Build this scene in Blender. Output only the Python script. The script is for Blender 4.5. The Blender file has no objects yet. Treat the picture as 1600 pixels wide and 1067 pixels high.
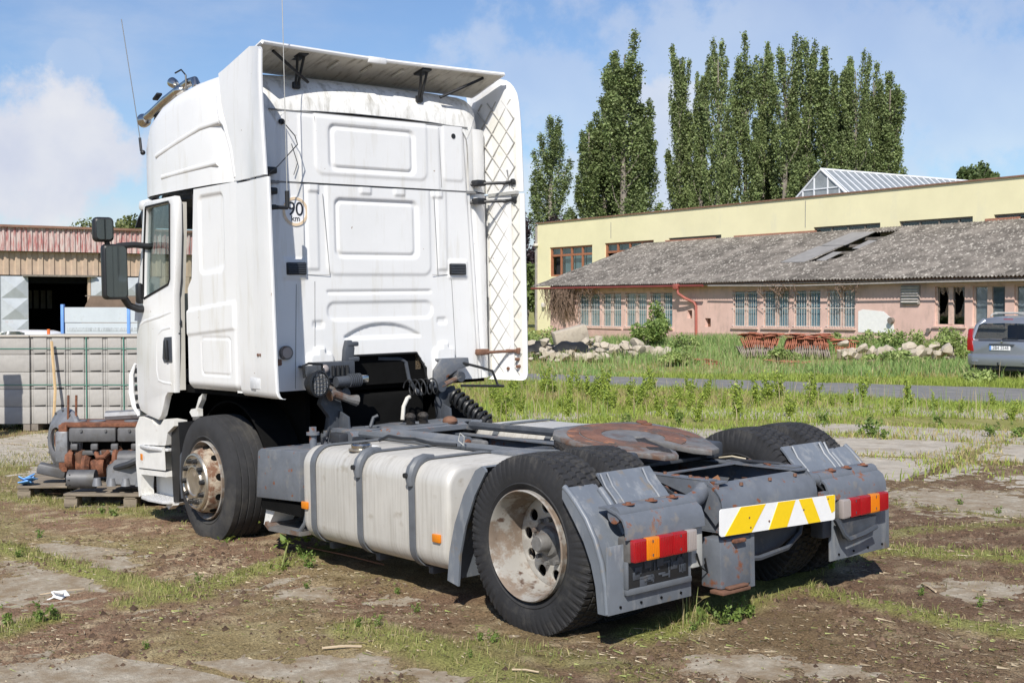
import bpy, bmesh, math, random
import numpy as np
from mathutils import Vector, Matrix, Euler
random.seed(7)
RNG = np.random.default_rng(11)
R = math.radians
SC = bpy.context.scene
COL = SC.collection

# ------------------------------------------------------------------ camera, sky, sun, exposure
FPX = 1957.9
CAM = np.array([-5.096, 5.592, 1.775])
YAW, PITCH = R(-40.2755), R(-1.681)
DH = np.array([math.cos(YAW), math.sin(YAW), 0.0])        # horizontal view direction
RT = np.array([math.sin(YAW), -math.cos(YAW), 0.0])       # to the right of the view
DV = DH * math.cos(PITCH) + np.array([0, 0, 1.0]) * math.sin(PITCH)
cam_d = bpy.data.cameras.new('camera')
cam = bpy.data.objects.new('camera', cam_d)
COL.objects.link(cam)
cam.location = CAM
cam.rotation_euler = Vector(DV).to_track_quat('-Z', 'Y').to_euler()
cam_d.sensor_width = 36.0
cam_d.lens = FPX / 1600 * 36.0
cam_d.clip_end = 3000
cam_d.clip_start = 0.05
SC.camera = cam

SUN_AZ, SUN_EL = R(-48.0), R(43.0)                        # azimuth the light travels to, elevation
LIGHT = Vector((math.cos(SUN_AZ) * math.cos(SUN_EL), math.sin(SUN_AZ) * math.cos(SUN_EL), -math.sin(SUN_EL)))
sun_d = bpy.data.lights.new('sun', 'SUN')
sun_d.energy = 4.9
sun_d.angle = R(0.53)
sun_d.color = (1.0, 0.95, 0.865)
sun = bpy.data.objects.new('sun', sun_d)
COL.objects.link(sun)
sun.rotation_euler = LIGHT.to_track_quat('-Z', 'Y').to_euler()
sun.location = (0, 0, 60)

world = bpy.data.worlds.new('World')
SC.world = world
world.use_nodes = True
nt = world.node_tree
nt.nodes.clear()
def wn(t, **k):
    n = nt.nodes.new(t)
    for a, b in k.items(): setattr(n, a, b)
    return n
w_out = wn('ShaderNodeOutputWorld'); w_bg = wn('ShaderNodeBackground'); w_bg.inputs[1].default_value = 0.092
w_sky = wn('ShaderNodeTexSky', sky_type='NISHITA', sun_disc=False)
w_sky.sun_elevation = SUN_EL
w_sky.sun_rotation = math.atan2(-LIGHT.x, -LIGHT.y)
w_sky.air_density = 1.15; w_sky.dust_density = 0.35; w_sky.ozone_density = 2.6; w_sky.altitude = 200
w_tc = wn('ShaderNodeTexCoord')
w_map = wn('ShaderNodeMapping'); w_map.inputs['Scale'].default_value = (1.0, 1.0, 2.6); w_map.inputs['Location'].default_value = (3.1, 1.7, 0.4)
w_n1 = wn('ShaderNodeTexNoise'); w_n1.inputs['Scale'].default_value = 2.6; w_n1.inputs['Detail'].default_value = 8; w_n1.inputs['Roughness'].default_value = 0.58
w_r1 = wn('ShaderNodeMapRange'); w_r1.interpolation_type = 'SMOOTHSTEP'
w_r1.inputs[1].default_value = 0.50; w_r1.inputs[2].default_value = 0.78; w_r1.inputs[4].default_value = 0.42
nt.links.new(w_tc.outputs['Generated'], w_map.inputs[0]); nt.links.new(w_map.outputs[0], w_n1.inputs[0])
nt.links.new(w_n1.outputs[0], w_r1.inputs[0])
w_prev = w_r1.outputs[0]
def cloud_dir(u, v):
    a = np.array(DV) + RT * (u - 800) / FPX + np.cross(RT, DV) * (533.5 - v) / FPX
    return a / np.linalg.norm(a)
# cumulus banks of their own: centre direction, half width (across, up), strength
w_n2 = wn('ShaderNodeTexNoise'); w_n2.inputs['Scale'].default_value = 13; w_n2.inputs['Detail'].default_value = 9; w_n2.inputs['Roughness'].default_value = 0.6
nt.links.new(w_tc.outputs['Generated'], w_n2.inputs[0])
for (cu, cv, wu, wv, st) in [(10, 235, 0.10, 0.055, 1.0), (-450, 200, .16, .07, 1.0), (120, 90, 0.022, 0.02, .3), (920, 300, .17, .045, .55), (1010, 225, .045, .075, .75), (1250, 150, .3, .10, .38), (2300, 200, .2, .06, .9), (40, 390, .22, .05, .35)]:
    c = cloud_dir(cu, cv)
    rt = np.cross(c, [0, 0, 1.0]); rt /= np.linalg.norm(rt); up = np.cross(rt, c)
    def dotn(vec, k):
        n = wn('ShaderNodeVectorMath', operation='DOT_PRODUCT'); n.inputs[1].default_value = tuple(vec * k)
        nt.links.new(w_tc.outputs['Generated'], n.inputs[0]); return n.outputs['Value']
    def m(op, a, b):
        n = wn('ShaderNodeMath', operation=op)
        for i, q in enumerate((a, b)):
            if q is None: continue
            if isinstance(q, (int, float)): n.inputs[i].default_value = q
            else: nt.links.new(q, n.inputs[i])
        return n.outputs[0]
    du, dv_ = dotn(rt, 1 / wu), dotn(up, 1 / wv)
    dist = m('SQRT', m('ADD', m('MULTIPLY', du, du), m('MULTIPLY', dv_, dv_)), None)
    front = m('GREATER_THAN', dotn(c, 1.0), 0.0)
    edge = m('ADD', m('SUBTRACT', 1.0, dist), m('MULTIPLY', m('SUBTRACT', w_n2.outputs[0], 0.5), 2.6))
    mr = wn('ShaderNodeMapRange'); mr.interpolation_type = 'SMOOTHSTEP'
    mr.inputs[1].default_value = -0.05; mr.inputs[2].default_value = 0.42; mr.inputs[4].default_value = st * .92
    nt.links.new(edge, mr.inputs[0])
    w_prev = m('MAXIMUM', w_prev, m('MULTIPLY', mr.outputs[0], front))
w_cc = wn('ShaderNodeMix', data_type='RGBA')                # cloud tone: lit tops, mauve-grey hollows
w_cc.inputs[6].default_value = (5.9, 6.25, 7.6, 1); w_cc.inputs[7].default_value = (8.4, 8.35, 8.5, 1)
w_r3 = wn('ShaderNodeMapRange'); w_r3.inputs[1].default_value = .38; w_r3.inputs[2].default_value = .62
w_n3 = wn('ShaderNodeTexNoise'); w_n3.inputs['Scale'].default_value = 8; w_n3.inputs['Detail'].default_value = 6
nt.links.new(w_tc.outputs['Generated'], w_n3.inputs[0]); nt.links.new(w_n3.outputs[0], w_r3.inputs[0]); nt.links.new(w_r3.outputs[0], w_cc.inputs[0])
w_mix = wn('ShaderNodeMix', data_type='RGBA')
w_tint = wn('ShaderNodeVectorMath', operation='MULTIPLY'); w_tint.inputs[1].default_value = (.87, .96, 1.15)
nt.links.new(w_sky.outputs[0], w_tint.inputs[0])
nt.links.new(w_prev, w_mix.inputs[0]); nt.links.new(w_tint.outputs[0], w_mix.inputs[6]); nt.links.new(w_cc.outputs[2], w_mix.inputs[7])
nt.links.new(w_mix.outputs[2], w_bg.inputs[0]); nt.links.new(w_bg.outputs[0], w_out.inputs[0])

SC.view_settings.view_transform = 'Standard'
SC.view_settings.look = 'None'
SC.view_settings.exposure = 0.18
SC.view_settings.gamma = 1.0
SC.view_settings.use_curve_mapping = False
SC.render.engine = 'CYCLES'
SC.cycles.max_bounces = 7
SC.cycles.transparent_max_bounces = 12
SC.cycles.use_denoising = True

# ------------------------------------------------------------------ helpers
def LD(lat, dep):
    """ground point lat metres right of and dep metres ahead of the photographer"""
    return CAM * np.array([1, 1, 0]) + RT * lat + DH * dep
def pix_ground(u, v):
    w = DV + RT * (u - 800) / FPX + np.cross(RT, DV) * (533.5 - v) / FPX
    t = -CAM[2] / w[2]
    return (CAM + w * t)[:2]
TILT = math.tan(R(1.139))
def HGT(x, y):
    """the yard dips gently to one side around the parked tractor"""
    x = np.asarray(x, float); y = np.asarray(y, float)
    lat = (x - CAM[0]) * RT[0] + (y - CAM[1]) * RT[1]
    dep = (x - CAM[0]) * DH[0] + (y - CAM[1]) * DH[1]
    t = np.clip((dep - 13) / 12, 0, 1); fade = 1 - t * t * (3 - 2 * t)
    dip = -.48 * sstep(21, 32, dep) * sstep(-5.0, -8.5, lat)          # the far left corner lies lower
    return 0.09 * np.tanh(TILT * lat / 0.09) * fade + dip

class MB:
    def __init__(s): s.bm = bmesh.new()
    def add(s, tmp, M=None):
        mp = {}
        for v in tmp.verts: mp[v] = s.bm.verts.new(M @ v.co if M is not None else v.co)
        for f in tmp.faces:
            try: s.bm.faces.new([mp[v] for v in f.verts])
            except ValueError: pass
        tmp.free(); return s
    def raw(s, vs, fs, M=None):
        vv = [s.bm.verts.new(M @ Vector(v) if M is not None else Vector(v)) for v in vs]
        for f in fs:
            try: s.bm.faces.new([vv[i] for i in f])
            except ValueError: pass
        return s
    def box(s, c, size, bev=0.0, rot=None, seg=2):
        t = bmesh.new(); bmesh.ops.create_cube(t, size=1.0)
        bmesh.ops.scale(t, vec=size, verts=t.verts)
        if bev > 0: bmesh.ops.bevel(t, geom=t.edges[:], offset=bev, segments=seg, profile=0.5, affect='EDGES')
        M = Matrix.Translation(c)
        if rot is not None: M = M @ (Euler(rot).to_matrix().to_4x4() if not isinstance(rot, Matrix) else rot)
        return s.add(t, M)
    def bx(s, x0, x1, y0, y1, z0, z1, bev=0.0):
        return s.box(((x0 + x1) / 2, (y0 + y1) / 2, (z0 + z1) / 2), (abs(x1 - x0), abs(y1 - y0), abs(z1 - z0)), bev)
    def cyl(s, p0, p1, r0, r1=None, n=16):
        p0, p1 = Vector(p0), Vector(p1); r1 = r0 if r1 is None else r1
        t = bmesh.new(); L = (p1 - p0).length
        bmesh.ops.create_cone(t, cap_ends=True, segments=n, radius1=r0, radius2=r1, depth=L)
        return s.add(t, Matrix.Translation((p0 + p1) / 2) @ (p1 - p0).to_track_quat('Z', 'Y').to_matrix().to_4x4())
    def sph(s, c, r, n=10, sc=(1, 1, 1)):
        t = bmesh.new(); bmesh.ops.create_uvsphere(t, u_segments=n * 2, v_segments=n, radius=r)
        return s.add(t, Matrix.Translation(c) @ Matrix.Diagonal((*sc, 1)))
    def tube(s, pts, r, n=8, closed=False):
        pts = [Vector(p) for p in pts]; rs = r if isinstance(r, (list, tuple)) else [r] * len(pts)
        rings = []; prev = None; N = len(pts)
        for i, p in enumerate(pts):
            a = pts[(i - 1) % N] if (closed or i > 0) else p; b = pts[(i + 1) % N] if (closed or i < N - 1) else p
            t = (b - a).normalized()
            if prev is None: nn = t.orthogonal().normalized()
            else: nn = (prev - t * prev.dot(t)).normalized()
            prev = nn; bb = t.cross(nn)
            rings.append([s.bm.verts.new(p + (nn * math.cos(2 * math.pi * k / n) + bb * math.sin(2 * math.pi * k / n)) * rs[i]) for k in range(n)])
        for i in range(N if closed else N - 1):
            A, B = rings[i], rings[(i + 1) % N]
            for k in range(n): s.bm.faces.new((A[k], A[(k + 1) % n], B[(k + 1) % n], B[k]))
        if not closed:
            s.bm.faces.new(rings[0][::-1]); s.bm.faces.new(rings[-1])
        return s
    def lathe(s, prof, n=48, M=None, closed=False):
        """prof: (radius, height along local Z)"""
        rings = []
        for (r, h) in prof:
            rings.append([s.bm.verts.new((M if M is not None else Matrix()) @ Vector((r * math.cos(2 * math.pi * k / n), r * math.sin(2 * math.pi * k / n), h))) for k in range(n)])
        L = len(rings)
        for i in range(L if closed else L - 1):
            A, B = rings[i], rings[(i + 1) % L]
            for k in range(n): s.bm.faces.new((A[k], A[(k + 1) % n], B[(k + 1) % n], B[k]))
        if not closed:
            for q, ring in ((prof[0], rings[0]), (prof[-1], rings[-1])):
                if q[0] > 1e-5 and getattr(s, 'cap', False): s.bm.faces.new(ring)
        return s
    def prism(s, poly, t0, t1, plane='xz', bev=0.0):
        """polygon in a plane, extruded along the remaining axis from t0 to t1"""
        def P(a, b, t): return {'xz': (a, t, b), 'xy': (a, b, t), 'yz': (t, a, b)}[plane]
        t = bmesh.new()
        lo = [t.verts.new(P(a, b, t0)) for a, b in poly]; hi = [t.verts.new(P(a, b, t1)) for a, b in poly]
        n = len(poly)
        t.faces.new(lo); t.faces.new(hi[::-1])
        for k in range(n): t.faces.new((lo[k], hi[k], hi[(k + 1) % n], lo[(k + 1) % n]))
        bmesh.ops.recalc_face_normals(t, faces=t.faces)
        if bev > 0: bmesh.ops.bevel(t, geom=[e for e in t.edges], offset=bev, segments=2, profile=0.5, affect='EDGES')
        return s.add(t)
    def sheet(s, path, y0, y1, th, inward=None, axis='y'):
        """a bent metal sheet: path of (x,z) swept from y0 to y1, thickness th to its left side"""
        n = len(path); off = []
        for i in range(n):
            a = path[max(0, i - 1)]; b = path[min(n - 1, i + 1)]
            dx, dz = b[0] - a[0], b[1] - a[1]; L = math.hypot(dx, dz) or 1
            off.append((path[i][0] - dz / L * th, path[i][1] + dx / L * th))
        return s.prism(list(path) + off[::-1], y0, y1, 'xz')
    def build(s, name, mat, parent=None, M=None, ang=34, recalc=True):
        bm = s.bm
        if M is not None: bmesh.ops.transform(bm, matrix=M, verts=bm.verts)
        if recalc: bmesh.ops.recalc_face_normals(bm, faces=bm.faces)
        ca = R(ang)
        for f in bm.faces: f.smooth = True
        for e in bm.edges:
            if len(e.link_faces) == 2 and e.calc_face_angle(0) > ca: e.smooth = False
        me = bpy.data.meshes.new(name); bm.to_mesh(me); bm.free()
        return link(name, me, mat, parent)
def link(name, me, mat, parent=None):
    o = bpy.data.objects.new(name, me); COL.objects.link(o)
    if mat is not None:
        if len(me.materials) == 0: me.materials.append(mat)
    o.parent = parent
    return o
def tag(o, label=None, cat=None, group=None, kind=None):
    if label: o['label'] = label
    if cat: o['category'] = cat
    if group: o['group'] = group
    if kind: o['kind'] = kind
    return o
def empty(name, loc=(0, 0, 0), rz=0.0, label=None, cat=None, group=None):
    o = bpy.data.objects.new(name, None); COL.objects.link(o)
    o.location = loc; o.rotation_euler = (0, 0, rz); o.empty_display_size = 0.2
    return tag(o, label, cat, group)
def copy_tree(o, parent=None):
    c = o.copy(); COL.objects.link(c); c.parent = parent
    for ch in list(o.children): copy_tree(ch, c)
    return c
def np_mesh(name, V, F, mat, parent=None, smooth=False, cols=None):
    """V (N,3), F (M,3 or 4); cols: per-vertex RGB"""
    me = bpy.data.meshes.new(name)
    V = np.ascontiguousarray(V, np.float32); F = np.ascontiguousarray(F, np.int32)
    k = F.shape[1]
    me.vertices.add(len(V)); me.vertices.foreach_set('co', V.ravel())
    me.loops.add(F.size); me.loops.foreach_set('vertex_index', F.ravel())
    me.polygons.add(len(F)); me.polygons.foreach_set('loop_start', np.arange(0, F.size, k, dtype=np.int32))
    me.polygons.foreach_set('loop_total', np.full(len(F), k, np.int32))
    if smooth: me.polygons.foreach_set('use_smooth', np.ones(len(F), bool))
    me.update(calc_edges=True)
    if cols is not None:
        a = me.color_attributes.new('tone', 'FLOAT_COLOR', 'POINT')
        a.data.foreach_set('color', np.concatenate([cols, np.ones((len(cols), 1))], 1).astype(np.float32).ravel())
    return link(name, me, mat, parent)
def grid_faces(nu, nv, mask=None):
    i = np.arange(nu - 1)[:, None] * nv + np.arange(nv - 1)[None, :]
    F = np.stack([i, i + nv, i + nv + 1, i + 1], -1)
    if mask is not None: return F[mask]
    return F.reshape(-1, 4)
def filled(outer, holes, th, bev=0.0, res=1):
    """flat plate in local XY with holes, thickness th centred on z=0 -> bmesh"""
    cu = bpy.data.curves.new('tmp', 'CURVE'); cu.dimensions = '2D'; cu.fill_mode = 'BOTH'; cu.extrude = th / 2 - bev; cu.bevel_depth = bev; cu.bevel_resolution = 1
    for poly in [outer] + list(holes):
        sp = cu.splines.new('POLY'); sp.points.add(len(poly) - 1); sp.use_cyclic_u = True
        for p, (a, b) in zip(sp.points, poly): p.co = (a, b, 0, 1)
    o = bpy.data.objects.new('tmp', cu); COL.objects.link(o)
    dg = bpy.context.evaluated_depsgraph_get()
    me = bpy.data.meshes.new_from_object(o.evaluated_get(dg))
    b = bmesh.new(); b.from_mesh(me)
    bmesh.ops.remove_doubles(b, verts=b.verts, dist=1e-5)
    bpy.data.objects.remove(o); bpy.data.curves.remove(cu); bpy.data.meshes.remove(me)
    return b
def text_bm(body, size, extr=0.001, spacing=1.0):
    cu = bpy.data.curves.new('tmp', 'FONT'); cu.body = body; cu.size = size; cu.extrude = extr; cu.align_x = 'CENTER'; cu.align_y = 'CENTER'; cu.space_character = spacing
    o = bpy.data.objects.new('tmp', cu); COL.objects.link(o)
    dg = bpy.context.evaluated_depsgraph_get()
    me = bpy.data.meshes.new_from_object(o.evaluated_get(dg))
    b = bmesh.new(); b.from_mesh(me)
    bpy.data.objects.remove(o); bpy.data.curves.remove(cu); bpy.data.meshes.remove(me)
    return b
def circ(cx, cy, r, n=24, ry=None):
    ry = r if ry is None else ry
    return [(cx + r * math.cos(2 * math.pi * k / n), cy + ry * math.sin(2 * math.pi * k / n)) for k in range(n)]
def rrect(x0, x1, y0, y1, r, n=5):
    P = []
    for (cx, cy, a0) in ((x1 - r, y1 - r, 0), (x0 + r, y1 - r, 90), (x0 + r, y0 + r, 180), (x1 - r, y0 + r, 270)):
        for k in range(n + 1):
            a = R(a0 + 90 * k / n); P.append((cx + r * math.cos(a), cy + r * math.sin(a)))
    return P
def sstep(a, b, x):
    t = np.clip((x - a) / (b - a), 0, 1); return t * t * (3 - 2 * t)
def rr_mask(a, b, a0, a1, b0, b1, r, soft):
    """1 inside a rounded rectangle, 0 outside, blended over soft"""
    ca, cb, ha, hb = (a0 + a1) / 2, (b0 + b1) / 2, (a1 - a0) / 2, (b1 - b0) / 2
    qx = np.abs(a - ca) - ha + r; qy = np.abs(b - cb) - hb + r
    sd = np.hypot(np.maximum(qx, 0), np.maximum(qy, 0)) + np.minimum(np.maximum(qx, qy), 0) - r
    return 1 - sstep(-soft, soft, sd)
_lat = {}
def vnoise(x, y, seed=0):
    if seed not in _lat: _lat[seed] = np.random.default_rng(100 + seed).random((256, 256))
    L = _lat[seed]
    xi = np.floor(x).astype(int); yi = np.floor(y).astype(int); fx = x - xi; fy = y - yi
    fx = fx * fx * (3 - 2 * fx); fy = fy * fy * (3 - 2 * fy)
    g = lambda a, b: L[a % 256, b % 256]
    return (g(xi, yi) * (1 - fx) + g(xi + 1, yi) * fx) * (1 - fy) + (g(xi, yi + 1) * (1 - fx) + g(xi + 1, yi + 1) * fx) * fy
def fbm(x, y, sc=1.0, oct=4, seed=0):
    s = 0; a = 0.5; t = 0
    for o in range(oct):
        s = s + a * vnoise(x * sc * 2 ** o + 17.3 * o, y * sc * 2 ** o + 9.1 * o, seed + o); t += a; a *= 0.5
    return s / t

# ------------------------------------------------------------------ materials
def mat(name, col, rough=0.6, metal=0.0, var=0.12, scale=6.0, bump=0.0, bscale=40.0, second=None, s_scale=3.0, s_lo=0.55, s_hi=0.65, s_rough=None, streak=None, stretch=(1, 1, 1), spec=0.5, coat=0.0, attr=None, trans=0.0, specks=None):
    """procedural paint/metal/stone: base colour with noise variation, an optional second tone in patches (wear, rust, dirt)"""
    m = bpy.data.materials.new(name); m.use_nodes = True
    t = m.node_tree; N = t.nodes; Lk = t.links
    b = N['Principled BSDF']
    b.inputs['Roughness'].default_value = rough; b.inputs['Metallic'].default_value = metal
    b.inputs['Specular IOR Level'].default_value = spec; b.inputs['Coat Weight'].default_value = coat
    tc = N.new('ShaderNodeTexCoord'); mp = N.new('ShaderNodeMapping'); mp.inputs['Scale'].default_value = stretch
    Lk.new(tc.outputs['Object'], mp.inputs[0])
    n1 = N.new('ShaderNodeTexNoise'); n1.inputs['Scale'].default_value = scale; n1.inputs['Detail'].default_value = 6; n1.inputs['Roughness'].default_value = 0.62
    Lk.new(mp.outputs[0], n1.inputs[0])
    rg = N.new('ShaderNodeMapRange'); rg.inputs[1].default_value = 0.3; rg.inputs[2].default_value = 0.7; rg.inputs[3].default_value = 1 - var; rg.inputs[4].default_value = 1 + var
    Lk.new(n1.outputs[0], rg.inputs[0])
    mul = N.new('ShaderNodeVectorMath'); mul.operation = 'SCALE'
    if attr:
        at = N.new('ShaderNodeAttribute'); at.attribute_name = attr; Lk.new(at.outputs['Color'], mul.inputs[0])
    else: mul.inputs[0].default_value = col
    Lk.new(rg.outputs[0], mul.inputs['Scale'])
    cur = mul.outputs[0]
    if second is not None:
        n2 = N.new('ShaderNodeTexNoise'); n2.inputs['Scale'].default_value = s_scale; n2.inputs['Detail'].default_value = 9; n2.inputs['Roughness'].default_value = 0.68
        if streak is not None:
            mp2 = N.new('ShaderNodeMapping'); mp2.inputs['Scale'].default_value = streak; Lk.new(tc.outputs['Object'], mp2.inputs[0]); Lk.new(mp2.outputs[0], n2.inputs[0])
        else: Lk.new(mp.outputs[0], n2.inputs[0])
        r2 = N.new('ShaderNodeMapRange'); r2.inputs[1].default_value = s_lo; r2.inputs[2].default_value = s_hi
        Lk.new(n2.outputs[0], r2.inputs[0])
        mx = N.new('ShaderNodeMix'); mx.data_type = 'RGBA'; Lk.new(r2.outputs[0], mx.inputs[0]); Lk.new(cur, mx.inputs[6]); mx.inputs[7].default_value = (*second, 1)
        cur = mx.outputs[2]
        if s_rough is not None:
            r3 = N.new('ShaderNodeMapRange'); r3.inputs[3].default_value = rough; r3.inputs[4].default_value = s_rough
            Lk.new(r2.outputs[0], r3.inputs[0]); Lk.new(r3.outputs[0], b.inputs['Roughness'])
            if metal > 0:
                r4 = N.new('ShaderNodeMapRange'); r4.inputs[3].default_value = metal; r4.inputs[4].default_value = 0.0
                Lk.new(r2.outputs[0], r4.inputs[0]); Lk.new(r4.outputs[0], b.inputs['Metallic'])
    if specks is not None:                               # (colour, scale, lo, hi): chips, splashes, rust pinholes
        n5 = N.new('ShaderNodeTexNoise'); n5.inputs['Scale'].default_value = specks[1]; n5.inputs['Detail'].default_value = 3; Lk.new(tc.outputs['Object'], n5.inputs[0])
        r5 = N.new('ShaderNodeMapRange'); r5.inputs[1].default_value = specks[2]; r5.inputs[2].default_value = specks[3]; Lk.new(n5.outputs[0], r5.inputs[0])
        m5 = N.new('ShaderNodeMix'); m5.data_type = 'RGBA'; Lk.new(r5.outputs[0], m5.inputs[0]); Lk.new(cur, m5.inputs[6]); m5.inputs[7].default_value = (*specks[0], 1); cur = m5.outputs[2]
    Lk.new(cur, b.inputs['Base Color'])
    if bump > 0:
        nb = N.new('ShaderNodeTexNoise'); nb.inputs['Scale'].default_value = bscale; nb.inputs['Detail'].default_value = 5
        Lk.new(mp.outputs[0], nb.inputs[0])
        bp = N.new('ShaderNodeBump'); bp.inputs['Strength'].default_value = bump; bp.inputs['Distance'].default_value = 0.02
        Lk.new(nb.outputs[0], bp.inputs['Height']); Lk.new(bp.outputs[0], b.inputs['Normal'])
    if trans > 0:                                        # leaf: part of the light comes through
        tr = N.new('ShaderNodeBsdfTranslucent'); Lk.new(cur, tr.inputs[0])
        ms = N.new('ShaderNodeMixShader'); ms.inputs[0].default_value = trans
        out = N['Material Output']; Lk.new(b.outputs[0], ms.inputs[1]); Lk.new(tr.outputs[0], ms.inputs[2]); Lk.new(ms.outputs[0], out.inputs[0])
    return m
def glass_mat(name, tint=(.8, .87, .85), refl=0.12, rough=0.02):
    m = bpy.data.materials.new(name); m.use_nodes = True
    t = m.node_tree; N = t.nodes; N.clear()
    out = N.new('ShaderNodeOutputMaterial'); tr = N.new('ShaderNodeBsdfTransparent'); tr.inputs[0].default_value = (*tint, 1)
    gl = N.new('ShaderNodeBsdfGlossy'); gl.inputs['Roughness'].default_value = rough
    lw = N.new('ShaderNodeLayerWeight'); lw.inputs[0].default_value = 0.35
    mr = N.new('ShaderNodeMapRange'); mr.inputs[3].default_value = refl * .6; mr.inputs[4].default_value = 0.6
    mx = N.new('ShaderNodeMixShader')
    pw = N.new('ShaderNodeMath'); pw.operation = 'POWER'; pw.inputs[1].default_value = 3.0; lw.inputs[0].default_value = 0.5
    t.links.new(lw.outputs['Facing'], pw.inputs[0]); t.links.new(pw.outputs[0], mr.inputs[0]); t.links.new(mr.outputs[0], mx.inputs[0]); t.links.new(tr.outputs[0], mx.inputs[1]); t.links.new(gl.outputs[0], mx.inputs[2]); t.links.new(mx.outputs[0], out.inputs[0])
    return m
RUST = (0.20, 0.075, 0.035)
K = {}
K['white'] = mat('white paint', (.765, .765, .76), .36, var=.03, scale=2.5, second=(.57, .54, .46), s_scale=2.6, s_lo=.53, s_hi=.88, streak=(4, 4, .45), coat=.15, bump=.02, bscale=3, specks=((.30, .21, .15), 21, .75, .775))
K['whitegrime'] = mat('grimy white paint', (.77, .765, .74), .5, var=.04, scale=4, second=(.17, .15, .10), s_scale=3.2, s_lo=.49, s_hi=.80, streak=(4, 4, .9))
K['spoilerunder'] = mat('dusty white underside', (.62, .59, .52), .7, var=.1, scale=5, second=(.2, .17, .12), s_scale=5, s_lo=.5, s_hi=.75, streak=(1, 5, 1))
K['cream'] = mat('cream fairing inside', (.74, .725, .67), .6, var=.05, scale=4, second=(.5, .43, .30), s_scale=4, s_lo=.56, s_hi=.8)
K['step'] = mat('dull white plastic', (.70, .69, .66), .55, var=.07, scale=9, second=(.3, .26, .2), s_scale=6, s_lo=.58, s_hi=.8)
K['tread'] = mat('step tread grey', (.50, .50, .50), .6, var=.15, scale=30)
K['seal'] = mat('black rubber seal', (.012, .012, .013), .6, var=.1)
K['seam'] = mat('grey panel joint', (.23, .23, .23), .8, var=.2)
K['black'] = mat('black plastic', (.016, .017, .019), .45, var=.2, scale=12)
K['dark'] = mat('shaded black', (.006, .006, .006), .95, var=.3, spec=.1)  # near black: shade under the cab and arches is put into the colour
K['interior'] = mat('cab interior', (.06, .06, .065), .8, var=.2)
K['grey'] = mat('chassis grey paint', (.125, .137, .158), .52, var=.18, scale=6, second=(.25, .235, .21), s_scale=5, s_lo=.52, s_hi=.8, bump=.08, bscale=30, specks=(RUST, 16, .66, .69))
K['greyrust'] = mat('chassis grey, rusting', (.125, .138, .16), .58, var=.16, scale=7, second=RUST, s_scale=7, s_lo=.58, s_hi=.64, s_rough=.85, bump=.1, bscale=30, specks=((.22, .19, .155), 9, .58, .75))
K['greydark'] = mat('dark chassis grey', (.055, .062, .075), .55, var=.25, scale=8, second=(.14, .13, .12), s_scale=6, s_lo=.58, s_hi=.75)
K['guard'] = mat('weathered mudguard plastic', (.15, .168, .195), .42, var=.13, scale=4, second=(.31, .315, .32), s_scale=5, s_lo=.52, s_hi=.76, streak=(2.5, 2.5, .6), bump=.05, bscale=14, specks=((.20, .17, .135), 11, .60, .72))
K['rust'] = mat('rust', (.18, .073, .040), .9, var=.4, scale=22, second=(.10, .045, .03), s_scale=12, s_lo=.5, s_hi=.62, bump=.35, bscale=60)
K['fifth'] = mat('worn fifth wheel steel', (.175, .085, .058), .8, var=.35, scale=10, second=(.085, .068, .06), s_scale=5, s_lo=.48, s_hi=.6, bump=.2, bscale=50, specks=((.30, .13, .07), 12, .6, .68))
K['grease'] = mat('old grease', (.026, .022, .019), .65, var=.5, scale=20, second=(.09, .07, .055), s_scale=14, s_lo=.56, s_hi=.7, bump=.6, bscale=45)
K['wornsteel'] = mat('scraped grey steel', (.155, .15, .145), .5, var=.25, scale=12, second=(.13, .075, .05), s_scale=5, s_lo=.5, s_hi=.62, bump=.15)
K['tyre'] = mat('tyre rubber', (.019, .019, .021), .8, var=.3, scale=9, second=(.062, .058, .052), s_scale=7, s_lo=.52, s_hi=.76, bump=.08, bscale=90)
K['tyreold'] = mat('dusty old tyre', (.027, .027, .029), .85, var=.25, scale=7, second=(.085, .078, .066), s_scale=3, s_lo=.5, s_hi=.8, bump=.08, bscale=90)
K['rim'] = mat('flaking silver rim', (.19, .145, .11), .7, var=.25, scale=9, second=(.31, .295, .27), s_scale=6, s_lo=.46, s_hi=.56, s_rough=.45, specks=((.09, .055, .04), 15, .62, .7))
K['rimdisc'] = mat('dusty silver disc', (.48, .46, .42), .45, metal=.3, var=.15, scale=9, second=(.22, .15, .10), s_scale=7, s_lo=.53, s_hi=.66, s_rough=.8)
K['rimrust'] = mat('rusty cream wheel', (.37, .31, .235), .7, var=.25, scale=18, second=(.165, .085, .05), s_scale=14, s_lo=.44, s_hi=.57, s_rough=.9, bump=.2)
K['chrome'] = mat('dull stainless', (.60, .57, .52), .22, metal=1, var=.12, scale=9)
K['chromedirty'] = mat('dull stainless hub cover', (.52, .47, .40), .36, metal=.85, var=.2, scale=14, second=(.25, .17, .1), s_scale=9, s_lo=.6, s_hi=.75, s_rough=.7)
K['tank'] = mat('brushed aluminium tank', (.57, .55, .51), .44, metal=.2, var=.07, scale=3, second=(.39, .365, .32), s_scale=5, s_lo=.46, s_hi=.75, streak=(9, 1.5, .35), bump=.03, bscale=8, specks=((.36, .32, .26), 9, .64, .8))
K['strap'] = mat('tank strap', (.115, .125, .14), .5, var=.15, scale=10)
K['red'] = mat('red lamp plastic', (.33, .008, .012), .18, var=.12, scale=14, coat=.4)
K['amber'] = mat('amber lamp plastic', (.66, .20, .008), .22, var=.08, coat=.4)
K['clear'] = mat('clear lamp plastic', (.33, .29, .275), .2, var=.08, coat=.4)
K['lampgrey'] = mat('lamp housing', (.40, .40, .38), .55, var=.1)
K['lampback'] = mat('dirty lamp back', (.10, .095, .09), .7, var=.3, scale=20)
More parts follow.
